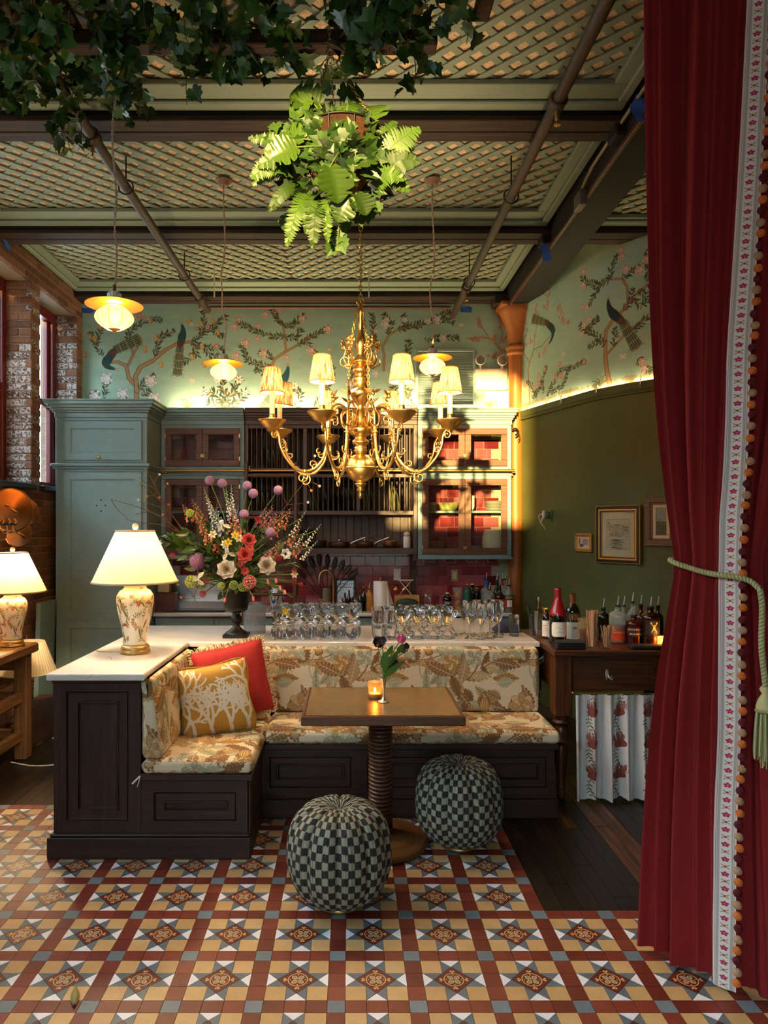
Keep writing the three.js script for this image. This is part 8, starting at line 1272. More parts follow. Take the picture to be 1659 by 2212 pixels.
  for (const [px, d, y, k] of [[988, 6.6, 0, 0], [988, 6.6, 0.105, 1], [1019, 6.75, 0.08, 2]]) { t = thing('fruit_tub', ['clear tub of orange slices under another tub', 'clear tub of orange slices on top of another tub', 'clear tub of orange peel behind the green bottle'][k], 'tub', on(px, d).add(V(0, y, 0))); add('tub', lathe([[0, 0.001], [0.036, 0], [0.046, 0.1], [0.049, 0.101], [0.049, 0.104]], 24), PH({ color: 0xf2e8dc, roughness: 0.2, transmission: 0.85, thickness: 0 }), t); reseed(250 + k); const f = []; for (let i = 0; i < 22; i++) f.push(put(ball(0.013, 0, 0, 0, 7, 5), [rr(-0.024, 0.024), rr(0.012, k === 1 ? 0.05 : 0.085), rr(-0.024, 0.024)], [rnd() * 3, rnd() * 3, 0], [1.2, 0.5, 1])); add('orange_slices', f, S({ color: 0xd98a1c, roughness: 0.5 }), t).userData.kind = 'stuff'; }
  bottle('gin_bottle', 'teal glass bottle with a blue cork seal', on(1009, 6.52), 0.24, 0.042, { shape: 'squat', mat: PH({ color: 0x2f6a5c, roughness: 0.08, transmission: 0.5, thickness: 0 }), cap: M.cork });
  bottle('liqueur_bottle', 'dark liqueur bottle with a cream label strip', on(1030, 6.6), 0.2, 0.042, { shape: 'squat', mat: 'dark', tag: [labelMat('cs', simple('#d8d0be', '#333')), 0.3, 0.5, 2.4], cap: M.cork });
  bottle('liqueur_bottle', 'round-shouldered black bottle with a white collar', on(1020, 6.7), 0.23, 0.036, { shape: 'spirit', mat: 'dark', cap: M.white });
  bottle('vodka_bottle', 'large clear bottle with a blue neck foil', on(1050, 6.6), 0.28, 0.052, { shape: 'spirit', mat: 'clear', liquid: PH({ color: 0x9aa05a, roughness: 0.1, transmission: 0.5, thickness: 0 }), fill: 0.45, band: [S({ color: 0x2a4a9a, roughness: 0.4 }), 0.79, 1], pourer: true });
  bottle('clear_bottle', 'round clear decanter before the blue-necked bottle', on(1057, 6.45), 0.2, 0.05, { shape: 'squat', mat: 'clear', pourer: true });
  bottle('green_bottle', 'green glass bottle with a pourer', on(1073, 6.62), 0.27, 0.033, { shape: 'wine', mat: 'green', pourer: true });
  bottle('bitter_bottle', 'brown bottle with an orange label and pourer', on(1079, 6.45), 0.235, 0.044, { shape: 'wine', mat: 'amber', pourer: true, tag: [labelMat('ol', (g, W, H) => { g.fillStyle = '#d9741c'; g.fillRect(0, 0, W, H); g.fillStyle = '#2a1608'; g.fillRect(60, 20, 136, 22); g.fillStyle = '#e8d9b0'; g.fillRect(30, 60, W - 60, 40); }), 0.2, 0.5, 2.6] });
  bottle('aperitif_bottle', 'clear bottle of red aperitif with a black and gold label', on(1099, 6.42), 0.24, 0.043, { shape: 'squat', mat: 'clear', liquid: PH({ color: 0x6a0f06, roughness: 0.1 }), fill: 0.6, pourer: true, tag: [labelMat('ap', (g, W, H) => { g.fillStyle = '#8a1a0c'; g.fillRect(0, 0, W, H); g.fillStyle = '#0e1420'; g.fillRect(0, 0, W, 62); g.fillStyle = '#e0b030'; g.font = 'italic bold 50px sans-serif'; g.textAlign = 'center'; g.fillText('APEROL', W / 2, 48); g.fillStyle = '#e6e0d0'; g.fillRect(76, 66, 104, 86); g.fillStyle = '#555'; g.fillRect(100, 90, 56, 6); g.fillRect(106, 110, 44, 5); }), 0.2, 0.66, 2.6] });
  for (const [px, d, k] of [[1085, 6.72, 0], [1091, 6.76, 1]]) bottle('clear_bottle', ['clear bottle with a red collar and pourer', 'clear bottle with a tan collar and pourer'][k], on(px, d), 0.27, 0.033, { shape: 'wine', mat: 'clear', pourer: true, band: [S({ color: [0x9a3a24, 0xb98a5a][k], roughness: 0.5 }), 0.8, 1] });
  // range, box and jar behind the bouquet
  t = thing('steel_range', 'stainless range with a splash panel behind the bouquet', 'range'); add('splash_panel', boxG(ax(372, 6.85), ax(482, 6.85), 0.86, 1.16, -6.9, -6.85, 0.004), M.steel, t); add('vent_ledge', boxG(ax(374, 6.6), ax(486, 6.6), 0.852, 0.93, -6.84, -6.60, 0.006), M.steel, t); add('hob_plate', boxG(ax(362, 6.5), ax(488, 6.5), 0.851, 0.867, -6.6, -6.42, 0.004), S({ color: 0x38383a, metalness: 0.7, roughness: 0.4 }), t); add('name_plate', boxG(ax(426, 6.6), ax(452, 6.6), 0.885, 0.905, -6.6, -6.597), M.wire, t);
  t = thing('wooden_crate', 'dark red wooden crate at the foot of the tall cupboard', 'crate'); const cx0 = ax(334, 6.45), cx1 = ax(377, 6.45); add('crate', [boxG(cx0, cx1, 0.851, 1.02, -6.6, -6.45, 0.004)], woodMat(0x4a1c10, 0x6b2c18, {}, false, 45), t); one('paper_bag', 'cream paper packet standing on the dark red crate', 'packet', boxG(ax(340, 6.5), ax(365, 6.5), 1.021, 1.17, -6.57, -6.49, 0.01), S({ color: 0xcdb78e, roughness: 0.8 }));
  one('blue_jar', 'blue and white porcelain jar beside the ladder', 'jar', lathe([[0, 0], [0.05, 0], [0.06, 0.06], [0.075, 0.15], [0.07, 0.19], [0.045, 0.21], [0.05, 0.225]], 26), PH({ map: canvasTex(256, 128, (g, W, H) => { g.fillStyle = '#c9cedb'; g.fillRect(0, 0, W, H); g.strokeStyle = '#1f2f7a'; g.lineWidth = 6; for (let i = 0; i < 16; i++) { g.beginPath(); g.arc(i * 16, 64 + 30 * Math.sin(i * 2.1), 12, 0, 4.6); g.stroke(); } }), roughness: 0.2 })).position.copy(on(598, 6.5));
}
// ---------- wall grille, emergency lights, pipes, tape ----------
{
  let t = thing('wall_grille', 'grey louvred air grille set in the wallpaper', 'grille'); const d = 6.985, x0 = ax(897, d), x1 = ax(1028, d), y0 = ay(880, d), y1 = ay(754, d), m = S({ color: 0x8fa39b, roughness: 0.5 }), bar = (a, b, c, e) => boxG(a, b, c, e, -d, -d + 0.022, 0.004);
  add('frame', [bar(x0, x1, y1 - 0.03, y1), bar(x0, x0 + 0.03, y0, y1 - 0.03), bar(x1 - 0.03, x1, y0, y1 - 0.03), bar(x0, x1, y0, y0 + 0.03)], m, t); add('back_plate', boxG(x0 + 0.03, x1 - 0.03, y0 + 0.03, y1 - 0.03, -d - 0.012, -d - 0.008), m, t);
  for (let y = y0 + 0.04; y < y1 - 0.035; y += 0.0165) add('louvre', put(boxG(-(x1 - x0) / 2 + 0.03, (x1 - x0) / 2 - 0.03, -0.0045, 0.0045, -0.0015, 0.0015), [(x0 + x1) / 2, y, -d + 0.008], [-0.5, 0, 0]), m, t); add('mullion', boxG((x0 + x1) / 2 - 0.006, (x0 + x1) / 2 + 0.006, y0 + 0.03, y1 - 0.03, -d, -d + 0.006), m, t);
  t = thing('emergency_light', 'white twin-head emergency light above the crockery cupboard', 'emergency light'); add('case', boxG(ax(1027, 6.96), ax(1096, 6.96), ay(842, 6.96), ay(797, 6.96), -6.985, -6.93, 0.01), S({ color: 0xd8c6b4, roughness: 0.5 }), t);
  for (const [px, py] of [[1037, 779], [1084, 780]]) { const p = at(px, py, 6.95); const h = add('lamp_head', put(lathe([[0, 0], [0.035, 0], [0.05, 0.02], [0.052, 0.04], [0.046, 0.044], [0.04, 0.04], [0, 0.034]], 28), p, [Math.PI / 2, 0, 0]), S({ color: 0xd8c6b4, roughness: 0.5 }), t); add('lens', put(lathe([[0, 0.036], [0.042, 0.04], [0.042, 0.042], [0, 0.046]], 24), p, [Math.PI / 2, 0, 0]), S({ color: 0xb5b0ac, roughness: 0.3, bumpMap: weaveBump, bumpScale: 0.01 }), h); add('neck', rod(p.clone().add(V(0, -0.1, 0.01)), p.clone().add(V(0, -0.04, 0.01)), 0.012, 10), S({ color: 0xd8c6b4, roughness: 0.5 }), t); }
  const iron = S({ map: blotch(0x2a1a10, 0x3c2617, [0.2, 0.2], 260, 0.5), roughness: 0.55 });
  const pipe = (label, x, y, couplers) => { const p = thing('sprinkler_pipe', label, 'pipe'); add('tube', rod(V(x, y, 2.0), V(x, y, -6.92), 0.031, 18), iron, p); for (const z of couplers) { const c = add('coupling', put(lathe([[0.031, -0.04], [0.04, -0.04], [0.044, -0.025], [0.04, -0.01], [0.04, 0.015], [0.046, 0.025], [0.04, 0.04], [0.031, 0.04]], 18), [x, y, -z], [Math.PI / 2, 0, 0]), iron, p); add('sprinkler_head', [rod(V(x, y - 0.045, -z), V(x, y - 0.085, -z), 0.012, 8), rod(V(x, y - 0.085, -z), V(x, y - 0.11, -z), 0.005, 6), put(lathe([[0, 0], [0.016, 0], [0.016, 0.003], [0, 0.003]], 12), [x, y - 0.113, -z])], M.brassOld, c); } for (const z of [4.4, 5.95]) add('hanger', [rod(V(x, y + 0.03, -z), V(x, 3.97, -z), 0.005, 6), put(ringG(0.046, 0.005, 20, 6), [x, y, -z])], M.black, p); };
  pipe('rusty sprinkler pipe under the ceiling beside the amber pendants', -1.41, 3.772, [3.83, 6.55]); pipe('rusty sprinkler pipe under the ceiling by the black girder', 1.01, 3.715, [3.42, 6.1]);
  t = thing('wall_conduit', 'thin brown conduit under the rear beam', 'conduit'); add('tube', rod(V(-1.4, 3.815, -6.97), V(1.0, 3.815, -6.97), 0.014, 10), S({ color: 0x5e3020, roughness: 0.5 }), t); for (const px of [463, 797]) add('drop_rod', rod(V(ax(px, 6.3), 3.96, -6.3), V(ax(px, 6.3), 3.70, -6.3), 0.005, 6, 0.007), M.wire, t);
  t = thing('girder_conduit', 'galvanised conduit and junction box on the black girder', 'conduit'); const A = V(1.50, 3.83, -4.55); add('tube', sweep([V(1.49, 3.86, -1.5), V(1.49, 3.86, -4.1), V(1.49, 3.85, -4.35), V(1.485, 3.80, -4.5)], 0.011, 10, 30), S({ color: 0x9a8f78, metalness: 0.5, roughness: 0.5 }), t); add('junction_box', boxG(1.465, 1.515, 3.70, 3.80, -4.6, -4.47, 0.006), S({ color: 0x6e6a60, metalness: 0.4, roughness: 0.5 }), t);
  const tape = (label, p, w, h, rot, n) => { reseed(n); const g = surface((u, v) => V((u - 0.5) * w * (1 + 0.25 * Math.sin(v * 5 + n) * (n > 2)), (v - 0.5) * h + (n > 2 ? 0.18 : 0.03) * h * Math.sin(u * 7 + n) * (v - 0.3), 0.003 * Math.sin(u * 6 + v * 5)), 8, 8); one('tape_strip', label, 'tape', put(g, p, rot), M.bluetape); };
  tape('blue masking tape on the wallpaper below the lattice corner', at(189, 671, 6.99), 0.11, 0.05, [0, 0, -0.03], 1); tape('blue masking tape on the wallpaper by the pipe end', at(1007, 669, 6.99), 0.11, 0.05, [0, 0, -0.03], 2); tape('torn blue tape stuck to the girder by the far beam', V(1.495, 3.74, -5.35), 0.075, 0.15, [0, -0.5, 0.1], 3); tape('torn blue tape stuck to the girder by the conduit', V(1.495, 3.80, -3.62), 0.07, 0.13, [0, -0.6, 0.2], 4); tape('blue tape on the brick band above the window', V(WL + 0.006, 3.83, -5.45), 0.1, 0.06, [0, Math.PI / 2, -0.1], 5);
}
// ---------- corner by the brick wall: bench, copper pans, lamp, cables ----------
{
  let t = thing('rough_table', 'thick rustic wooden table against the brick wall', 'table'), x0 = -2.63, x1 = -2.235;
  add('top', boxG(x0, x1, 0.745, 0.81, -5.03, -3.3, 0.01), M.bench, t); for (const d of [4.96, 3.4]) for (const x of [x0 + 0.05, x1 - 0.085]) add('leg', boxG(x - 0.045, x + 0.045, 0, 0.745, -d - 0.045, -d + 0.045, 0.008), M.benchV, t);
  for (const y of [0.13, 0.40]) { add('shelf_rail', boxG(x0 + 0.05, x1 - 0.13, y, y + 0.075, -4.99, -4.95, 0.006), M.bench, t); add('shelf_rail', boxG(x1 - 0.11, x1 - 0.07, y, y + 0.075, -4.92, -3.44, 0.006), M.bench, t); } add('apron', boxG(x0 + 0.05, x1 - 0.13, 0.62, 0.745, -4.99, -4.95, 0.006), M.bench, t);
  t = thing('floor_lamp', 'unlit cream pleated lampshade half hidden by the rough table', 'lamp', [-2.42, 0, -5.26]); add('stand', [rod(V(0, 0, 0), V(0, 0.56, 0), 0.012, 8), lathe([[0, 0], [0.1, 0], [0.1, 0.015], [0.02, 0.03], [0, 0.03]], 24)], M.brassOld, t); add('lamp_shade', surface((u, v) => { const a = -u * TAU, r = 0.2 - 0.085 * v + 0.002 * Math.sin(u * TAU * 50); return V(Math.cos(a) * r, 0.545 + 0.23 * v, Math.sin(a) * r); }, 200, 4), PH({ color: 0xe2d4b4, transmission: 0.3, thickness: 0, roughness: 1, side: THREE.DoubleSide }), t); add('shade_trim', put(ringG(0.201, 0.005, 50, 6), [0, 0.546, 0], [Math.PI / 2, 0, 0]), M.wire, t);
  one('storage_box', 'dark wooden box on the floor by the brick wall', 'box', boxG(-2.46, -2.335, 0, 0.31, -5.55, -5.12, 0.006), woodMat(0x2c130c, 0x472014, {}, false, 46));
  // copper pans on a rail
  t = thing('pan_rail', 'black iron rail with hooks on the brick wall', 'rail'); add('bar', rod(V(WL + 0.08, 1.655, -4.9), V(WL + 0.08, 1.655, -5.72), 0.009, 8), M.black, t); for (const d of [5.0, 5.7]) add('stay', rod(V(WL, 1.655, -d), V(WL + 0.08, 1.655, -d), 0.007, 6), M.black, t);
  for (let i = 0; i < 6; i++) { const d = 5.22 + i * 0.095; add('hook', sweep([[WL + 0.085, 1.70, -d], [WL + 0.098, 1.675, -d], [WL + 0.075, 1.648, -d], [WL + 0.075, 1.61, -d - 0.01], [WL + 0.1, 1.585, -d - 0.012], [WL + 0.118, 1.60, -d - 0.012]], 0.0042, 6, 20), M.brass, t); }
  const pan = (label, d, y, r, turn) => { const p = thing('copper_dish', label, 'pan', [WL + 0.05, y, -d], turn); add('disc', put(lathe([[0, 0.02], [r * 0.5, 0.017], [r * 0.92, 0.004], [r, 0], [r * 1.02, 0.006], [r * 1.0, 0.012], [r * 0.9, 0.014], [0, 0.03]], 40), [0, 0, 0], [0, 0, -Math.PI / 2]), S({ color: new THREE.Color(0.6, 0.27, 0.13), metalness: 1, roughness: 0.24 }), p); add('handle', sweep([[0.02, 0.03, 0.05], [0.06, 0.02, 0.03], [0.06, -0.02, -0.03], [0.02, -0.03, -0.05]], 0.008, 7), M.brass, p); return p; };
  pan('large round copper dish hung on the iron rail', 5.42, 1.765, 0.17, -0.75); pan('smaller copper dish hung beyond the large one', 5.64, 1.75, 0.12, -0.75); pan('copper pan base hung below the iron rail', 5.54, 1.58, 0.11, -0.75);
  t = thing('wall_conduit', 'grey conduit running low along the brick wall', 'conduit'); add('tube', rod(V(WL + 0.02, 0.50, -4.9), V(WL + 0.02, 0.50, -6.5), 0.016, 10), S({ color: 0x8c8470, metalness: 0.4, roughness: 0.5 }), t); add('clip', [boxG(WL, WL + 0.04, 0.48, 0.52, -5.62, -5.6)], M.steel, t);
  reseed(270); for (const [label, pts] of [['white cable snaking on the boards by the brick wall', [[-2.3, 5.4], [-2.1, 5.5], [-1.9, 5.35], [-1.6, 5.3]]], ['white cable looping on the boards by the bench', [[-2.35, 4.85], [-2.15, 4.78], [-1.9, 4.85], [-1.72, 5.0], [-1.85, 5.1], [-1.6, 5.0]]]]) one('floor_cable', label, 'cable', sweep(pts.map(([x, d]) => [x, 0.006, -d]), 0.005, 6, 40), M.wire);
  one('leaning_board', 'green painted board leaning between brick wall and cupboard', 'board', put(boxG(-0.02, 0.02, 0, 1.0, -0.15, 0.15, 0.003), [-2.635, 0.0, -6.0], [0, 0, -0.03]), M.cabinet);
  const dl = thing('dry_leaf', 'curled dry leaf lying on the tiles', 'leaf', [ax(162, 2.44), 0.004, -2.44]); add('blade', surface((u, v) => V((u - 0.5) * 0.03 * Math.sin(Math.PI * (0.1 + 0.85 * v)), 0.012 * Math.sin(u * 3.1) + 0.001, (v - 0.5) * 0.1), 5, 8), S({ color: 0x8a8250, roughness: 0.8, side: THREE.DoubleSide }), dl); dl.rotation.y = 0.35;
}
// ---------- ivy on a hanging trellis ----------
const ivyG = [0, 1, 2].map((k) => {      // five-lobed leaf, base at the origin, tip along +y
  const L = [[0, 0], [0.18, -0.15], [0.42, -0.04], [0.4, 0.13], [0.63, 0.27], [0.46, 0.4], [0.46, 0.6], [0.22, 0.64], [0, 1.0]].map(([x, y], i) => [x * [1, 0.85, 1.1][k], y]);
  const f = (x, y) => V(x, y, 0.22 * Math.abs(x) - 0.22 * y * y), R = L.map(([x, y]) => f(x, y)), Q = L.map(([x, y]) => f(-x, y)), c = f(0, 0.4), out = [];
  for (let i = 0; i + 1 < L.length; i++) { out.push([c, R[i], R[i + 1]]); out.push([c, Q[i + 1], Q[i]]); }
  return faces(out);
});
{
  const t = thing('ivy_trellis', 'hanging timber trellis overgrown with trailing ivy', 'trellis'), W = woodMat(0x2a1a10, 0x4a3020, { roughness: 0.8 }, false, 47);
  const ty = 3.78, bar = (x0, x1, d0, d1) => add('bar', boxG(x0, x1, ty - 0.035, ty + 0.035, -d1, -d0, 0.006), W, t);
  bar(-2.3, 0.38, 3.05, 3.13); bar(-2.3, 0.7, 2.2, 2.28); for (const [x, d] of [[-1.95, 3.5], [-1.22, 3.55], [-0.38, 3.25], [0.56, 3.02]]) add('bar', boxG(x - 0.035, x + 0.035, ty + 0.035, ty + 0.075, -d, -1.7, 0.006), W, t);
  for (const [x, d] of [[-1.22, 3.4], [-1.95, 2.7], [0.25, 3.09], [0.56, 2.7]]) add('hanging_rod', rod(V(x, ty + 0.03, -d), V(x, 3.97, -d), 0.004, 6), M.black, t);
  const mats = [0x27451a, 0x335523, 0x3a5f20, 0x243d1a, 0x5a7426].map((c) => S({ color: c, roughness: 0.42, side: THREE.DoubleSide }));
  const leaves = []; reseed(300);
  const strand = (px, d, py1, dense) => {
    const top = V(ax(px, d), ty + rr(-0.02, 0.06), -d), y1 = ay(py1, d), L = top.y - y1, pts = [top], n = Math.max(2, Math.round(Math.abs(L) / 0.09));
    for (let i = 1; i <= n; i++) pts.push(V(top.x + rr(-0.03, 0.03) * i * 0.6, top.y - L * i / n, top.z + rr(-0.03, 0.03)));
    add('vine', sweep(pts, [0.0028, 0.0014], 4, n * 3), M.twig, t);
    const c = new THREE.CatmullRomCurve3(pts), m = Math.max(4, Math.round(Math.abs(L) / 0.024 * dense));
    for (let i = 0; i < m; i++) { const p = c.getPointAt(i / m), s = rr(0.042, 0.088) * (i > m * 0.8 ? 0.65 : 1) * (dense > 1 ? 1.15 : 1); leaves.push([p.add(V(rr(-0.05, 0.05), rr(-0.03, 0.03), rr(-0.05, 0.05))), s, Math.floor(rnd() * 3), i > m * 0.85 && rnd() < 0.5 ? 4 : Math.floor(rnd() * 4)]); }
  };
  for (let i = 0; i < 29; i++) strand(rr(-60, 290), rr(2.75, 3.6), rr(120, 290) - rr(0, 90), 1.2);
  for (let i = 0; i < 33; i++) strand(rr(290, 860), rr(2.75, 3.25), rr(40, 165), 1.2);
  for (let i = 0; i < 10; i++) strand(rr(820, 1000), rr(2.7, 3.05), rr(0, 90), 1.0);
  for (const [x, d, y] of [[150, 3.5, 342], [170, 3.5, 330], [140, 3.4, 300], [300, 3.4, 260], [275, 3.1, 165], [410, 3.1, 225], [1012, 2.95, 105], [880, 3.0, 205], [905, 3.0, 170], [320, 2.8, 80], [700, 3.3, 170], [560, 3.2, 175], [470, 3.1, 165]]) strand(x, d, y, 0.8);
  for (let i = 0; i < 170; i++) { const left = rnd() < 0.5, d = left ? rr(2.5, 3.55) : rr(2.6, 3.15); leaves.push([V(left ? rr(-2.05, -0.95) : rr(-1.1, 0.42), ty + rr(-0.06, 0.08), -d), rr(0.06, 0.11), Math.floor(rnd() * 3), Math.floor(rnd() * 4)]); }
  for (let i = 0; i < 300; i++) leaves.push([V(rr(-2.1, 0.5), ty + rr(-0.05, 0.08), -rr(1.6, 2.6)), rr(0.07, 0.12), Math.floor(rnd() * 3), Math.floor(rnd() * 4)]);
  const quat = () => { const d = V(rr(-0.7, 0.7), rr(-1, 0.1), rr(-0.2, 0.7)).normalize(); return new THREE.Quaternion().setFromUnitVectors(V(0, 1, 0), d).multiply(new THREE.Quaternion().setFromAxisAngle(V(0, 1, 0), rr(-1.2, 1.2))); };
  const seen = (p) => { const x = p.x * FOC / -p.z + VX, y = VY - (p.y - EYE) * FOC / -p.z; return x > -10 && x < 1400 && y > 0 ? 1 : 0; };
  leaves.sort((a, b) => seen(b[0]) * b[1] / -b[0].z - seen(a[0]) * a[1] / -a[0].z);
  const rest = mats.map(() => []);
  leaves.forEach(([p, s, k, m], i) => { const q = quat(); if (i < 295) { const l = add('ivy_leaf', ivyG[k], mats[m], t); l.position.copy(p); l.quaternion.copy(q); l.scale.setScalar(s); } else rest[m].push(ivyG[k].clone().applyMatrix4(new THREE.Matrix4().compose(p, q, V(s, s, s)))); });
  rest.forEach((g, k) => { if (g.length) add('ivy_mass', g, mats[k], t).userData.kind = 'stuff'; });
}
// ---------- hanging basket ----------
{
  const O = V(-0.035, 3.20, -2.95), t = thing('hanging_basket', 'hanging coir basket overflowing with ferns, monstera and ivy', 'plant', O), D = 2.95, at0 = (px, py, dz = 0) => at(px, py, D - dz).sub(O);
  add('basket', lathe([[0.0, -0.15], [0.07, -0.14], [0.125, -0.08], [0.155, 0.0], [0.165, 0.09], [0.15, 0.085], [0.0, 0.05]], 28), S({ map: blotch(0x5a3314, 0x8a5422, [0.06, 0.06], 310, 0.7), roughness: 0.95, bumpMap: grainBump, bumpScale: 0.02 }), t, 'brown coir liner');
  const wires = []; for (let i = 0; i < 10; i++) { const a = i / 10 * TAU; wires.push(sweep([[0.02 * Math.cos(a), -0.155, 0.02 * Math.sin(a)], [0.13 * Math.cos(a), -0.08, 0.13 * Math.sin(a)], [0.17 * Math.cos(a), 0.09, 0.17 * Math.sin(a)]], 0.003, 5, 8)); } add('wire_frame', [...wires, put(ringG(0.17, 0.004, 36, 6), [0, 0.09, 0], [Math.PI / 2, 0, 0])], M.black, t).userData.kind = 'stuff';
  const hook = V(-0.053, 0.44, 0), lk = put(ringG(0.009, 0.002, 10, 5), [0, 0, 0], [0, 0, 0], [0.7, 1.3, 1]);
  const chain = (a, b) => { const o = [], L = a.distanceTo(b), n = Math.round(L / 0.019), q = new THREE.Quaternion().setFromUnitVectors(V(0, 1, 0), b.clone().sub(a).normalize()); for (let i = 0; i < n; i++) { const g = lk.clone(); g.rotateY(i % 2 ? 1.57 : 0); g.applyQuaternion(q); const p = a.clone().lerp(b, (i + 0.5) / n); o.push(g.translate(p.x, p.y, p.z)); } return mg(o); };
  for (let k = 0; k < 3; k++) { const a = k * TAU / 3 + 0.4; add('chain', chain(V(0.16 * Math.cos(a), 0.09, 0.16 * Math.sin(a)), hook), M.brassOld, t); } add('chain', chain(hook, V(-0.053, 0.77, 0)), M.brassOld, t); add('hook', put(ringG(0.014, 0.003, 16, 6), hook), M.brassOld, t);
  const fern = [0x3a5714, 0x466618, 0x2e4811].map((c) => PH({ color: c, roughness: 0.5, transmission: 0.2, thickness: 0, side: THREE.DoubleSide })), mon = [0x304712, 0x3f5a19, 0x23370e].map((c) => PH({ color: c, roughness: 0.35, transmission: 0.1, thickness: 0, side: THREE.DoubleSide })), ivy = [0x264413, 0x36531b, 0x1b320f, 0x12240b].map((c) => PH({ color: c, roughness: 0.45, transmission: 0.12, thickness: 0, side: THREE.DoubleSide }));
  const frond = (a, b, w, droop, m) => {
    const mid = a.clone().lerp(b, 0.5).add(V(0, droop, 0.03)), c = new THREE.CatmullRomCurve3([a, mid, b]), o = [], n = 24, W = w * D / FOC; 
    for (let i = 1; i < n; i++) { const u = i / n, p = c.getPointAt(u), tg = c.getTangentAt(u), side = V(0, 0, 0).crossVectors(tg, V(0.15, 0.1, 1)).normalize(), l = W * 0.55 * Math.pow(Math.sin(Math.PI * Math.min(0.98, 0.18 + 0.8 * u)), 0.8); for (const s of [-1, 1]) { const e = p.clone().addScaledVector(side, s * l).addScaledVector(tg, l * 0.35).add(V(0, -l * 0.12, rr(-0.01, 0.01))), q = p.clone().addScaledVector(tg, 0.0085), q0 = p.clone().addScaledVector(tg, -0.003), mm = p.clone().lerp(e, 0.55).addScaledVector(tg, 0.0095); o.push(faces([[q0, e, mm], [q0, mm, q]])); } }
    add('fern_frond', [...o, sweep([a, mid, b], [0.0028, 0.001], 5, 10)], m, t);
  };
  reseed(320);
  for (const [x0, y0, x1, y1, w, dr, dz] of [[795, 385, 908, 276, 64, 0.02, 0.12], [800, 365, 856, 262, 44, 0.02, 0.05], [810, 395, 905, 348, 56, 0.03, 0.14], [805, 400, 884, 412, 46, 0.03, 0.12], [815, 380, 893, 318, 48, 0.02, 0.0], [800, 410, 872, 388, 44, 0.03, 0.16], [655, 360, 536, 298, 36, 0.03, 0.1], [650, 375, 542, 384, 52, 0.04, 0.12], [655, 345, 572, 328, 50, 0.02, 0.12], [655, 385, 556, 358, 48, 0.04, 0.14], [650, 395, 545, 398, 36, 0.04, 0.05], [662, 408, 580, 456, 32, 0.03, 0.16], [682, 418, 618, 532, 38, 0.05, 0.16], [690, 422, 676, 537, 40, 0.05, 0.2], [700, 424, 708, 524, 30, 0.05, 0.18], [668, 420, 640, 500, 34, 0.05, 0.14], [692, 424, 660, 505, 32, 0.05, 0.2], [690, 310, 690, 234, 30, 0.0, 0.14], [700, 340, 726, 305, 34, 0.01, 0.18], [720, 345, 668, 330, 36, 0.02, 0.2], [730, 300, 700, 262, 30, 0.0, 0.12]]) frond(at0(x0, y0, dz * 0.6), at0(x1, y1, dz), w, dr, pick(fern));
  const monG = surface((u, v) => { const a = u * 2 - 1, A = Math.abs(a), b = v * 1.25 - 0.17, w = 0.64 * Math.pow(Math.max(0, Math.sin(Math.PI * Math.min(1, v * 0.97 + 0.03))), 0.6), cut = 0.55 * Math.pow(Math.max(0, Math.sin(v * 22 - 1)), 4) * (v > 0.12 && v < 0.9 ? 1 : 0), x = a * w * (1 - cut * A * A), y = Math.max(b, 0) + (b < 0 ? b * A * 1.4 : 0) + 0.12 * A * (v < 0.8 ? 1 : 0); return V(x, y, 0.22 * Math.abs(x) - 0.25 * y * y + 0.015 * Math.sin(v * 44) * A); }, 12, 44);
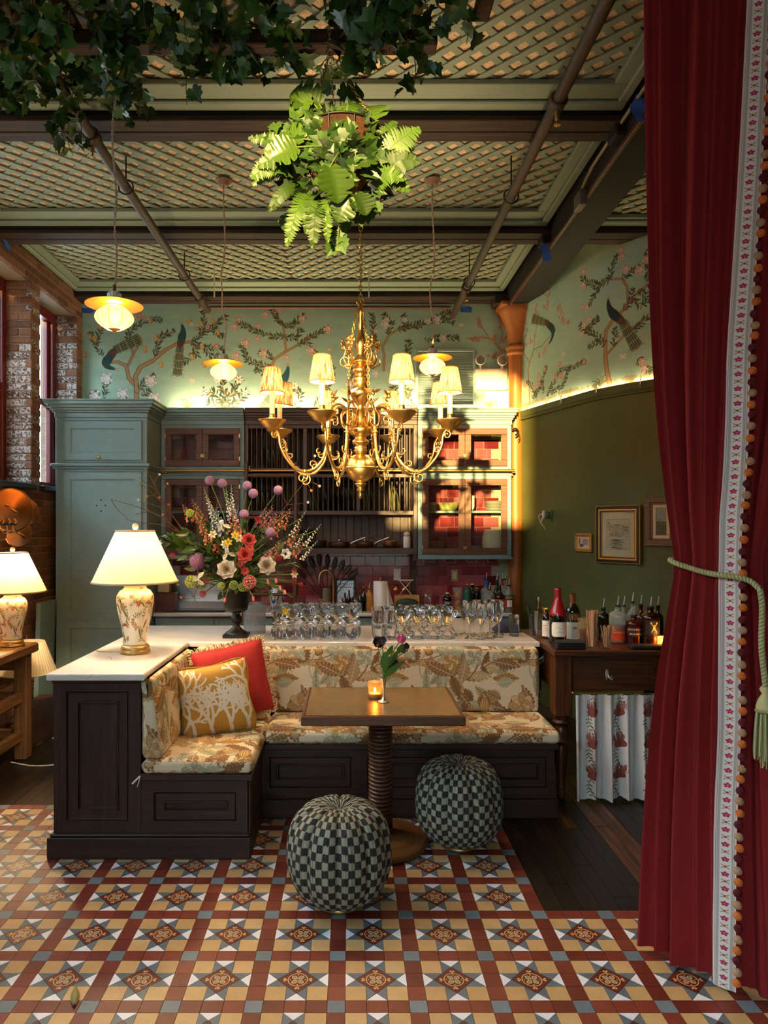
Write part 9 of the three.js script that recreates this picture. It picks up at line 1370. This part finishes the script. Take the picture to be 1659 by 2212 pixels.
  for (const [x, y, s, ang, dz] of [[712, 362, 62, 3.5, 0.26], [690, 225, 62, 1.1, 0.08], [672, 215, 50, 1.9, 0.1], [785, 268, 84, -0.15, 0.1], [728, 255, 46, 0.5, 0.12], [705, 262, 40, -0.8, 0.1], [655, 300, 52, 1.2, 0.18], [640, 318, 50, 2.0, 0.2], [765, 360, 52, -0.9, 0.2], [770, 420, 44, 3.6, 0.2], [752, 425, 46, 2.7, 0.22], [625, 465, 30, 2.8, 0.05], [735, 210, 50, -1.2, 0.0], [655, 280, 36, 0.4, 0.1]]) { const m = add('monstera_leaf', monG, pick(mon), t); m.position.copy(at0(x, y, dz)); m.rotation.set(rr(-0.5, 0.2), rr(-0.4, 0.4), ang); m.scale.setScalar(s * D / FOC); add('leaf_stalk', sweep([at0(740, 330, 0.05), at0((x + 740) / 2, (y + 330) / 2 - 8, dz), at0(x, y, dz)], 0.0035, 5, 8), M.stem, t); }
  for (let i = 0; i < 230; i++) { const a = rnd() * TAU, r = Math.sqrt(rnd()), px = 725 + Math.cos(a) * r * 120, py = 355 + Math.sin(a) * r * 115, m = add('ivy_leaf', pick(ivyG), pick(ivy), t); m.position.copy(at0(px, py, 0.2 * Math.sqrt(Math.max(0, 1 - r * r)) * (rnd() < 0.75 ? 1 : -0.6))); m.quaternion.setFromUnitVectors(V(0, 1, 0), V(Math.cos(a) * 0.7 + rr(-0.5, 0.5), -Math.sin(a) * 0.6 + rr(-0.6, 0.3), 0.4).normalize()); m.rotateY(rr(-0.8, 0.8)); m.scale.setScalar(rr(0.035, 0.075)); }
  for (const [x, y] of [[595, 268], [605, 285], [615, 300], [640, 240], [588, 292], [600, 300], [735, 520], [725, 500], [740, 505], [750, 480], [720, 530], [810, 440], [800, 455], [780, 465], [625, 270], [650, 255]]) { const m = add('ivy_leaf', ivyG[0], ivy[1], t); m.position.copy(at0(x, y, 0.1)); m.rotation.set(rr(-0.6, 0.2), rr(-0.5, 0.5), Math.PI + rr(-0.8, 0.8)); m.scale.setScalar(rr(0.05, 0.07)); }
  add('vine', [sweep([at0(730, 420, 0.1), at0(733, 470, 0.12), at0(728, 535, 0.1)], 0.003, 5, 10), sweep([at0(770, 410, 0.1), at0(800, 440, 0.1), at0(815, 452, 0.08)], 0.003, 5, 10), sweep([at0(650, 300, 0.1), at0(610, 280, 0.1), at0(590, 265, 0.08)], 0.003, 5, 10)], M.stem, t);
}
renderer.render(scene, camera);
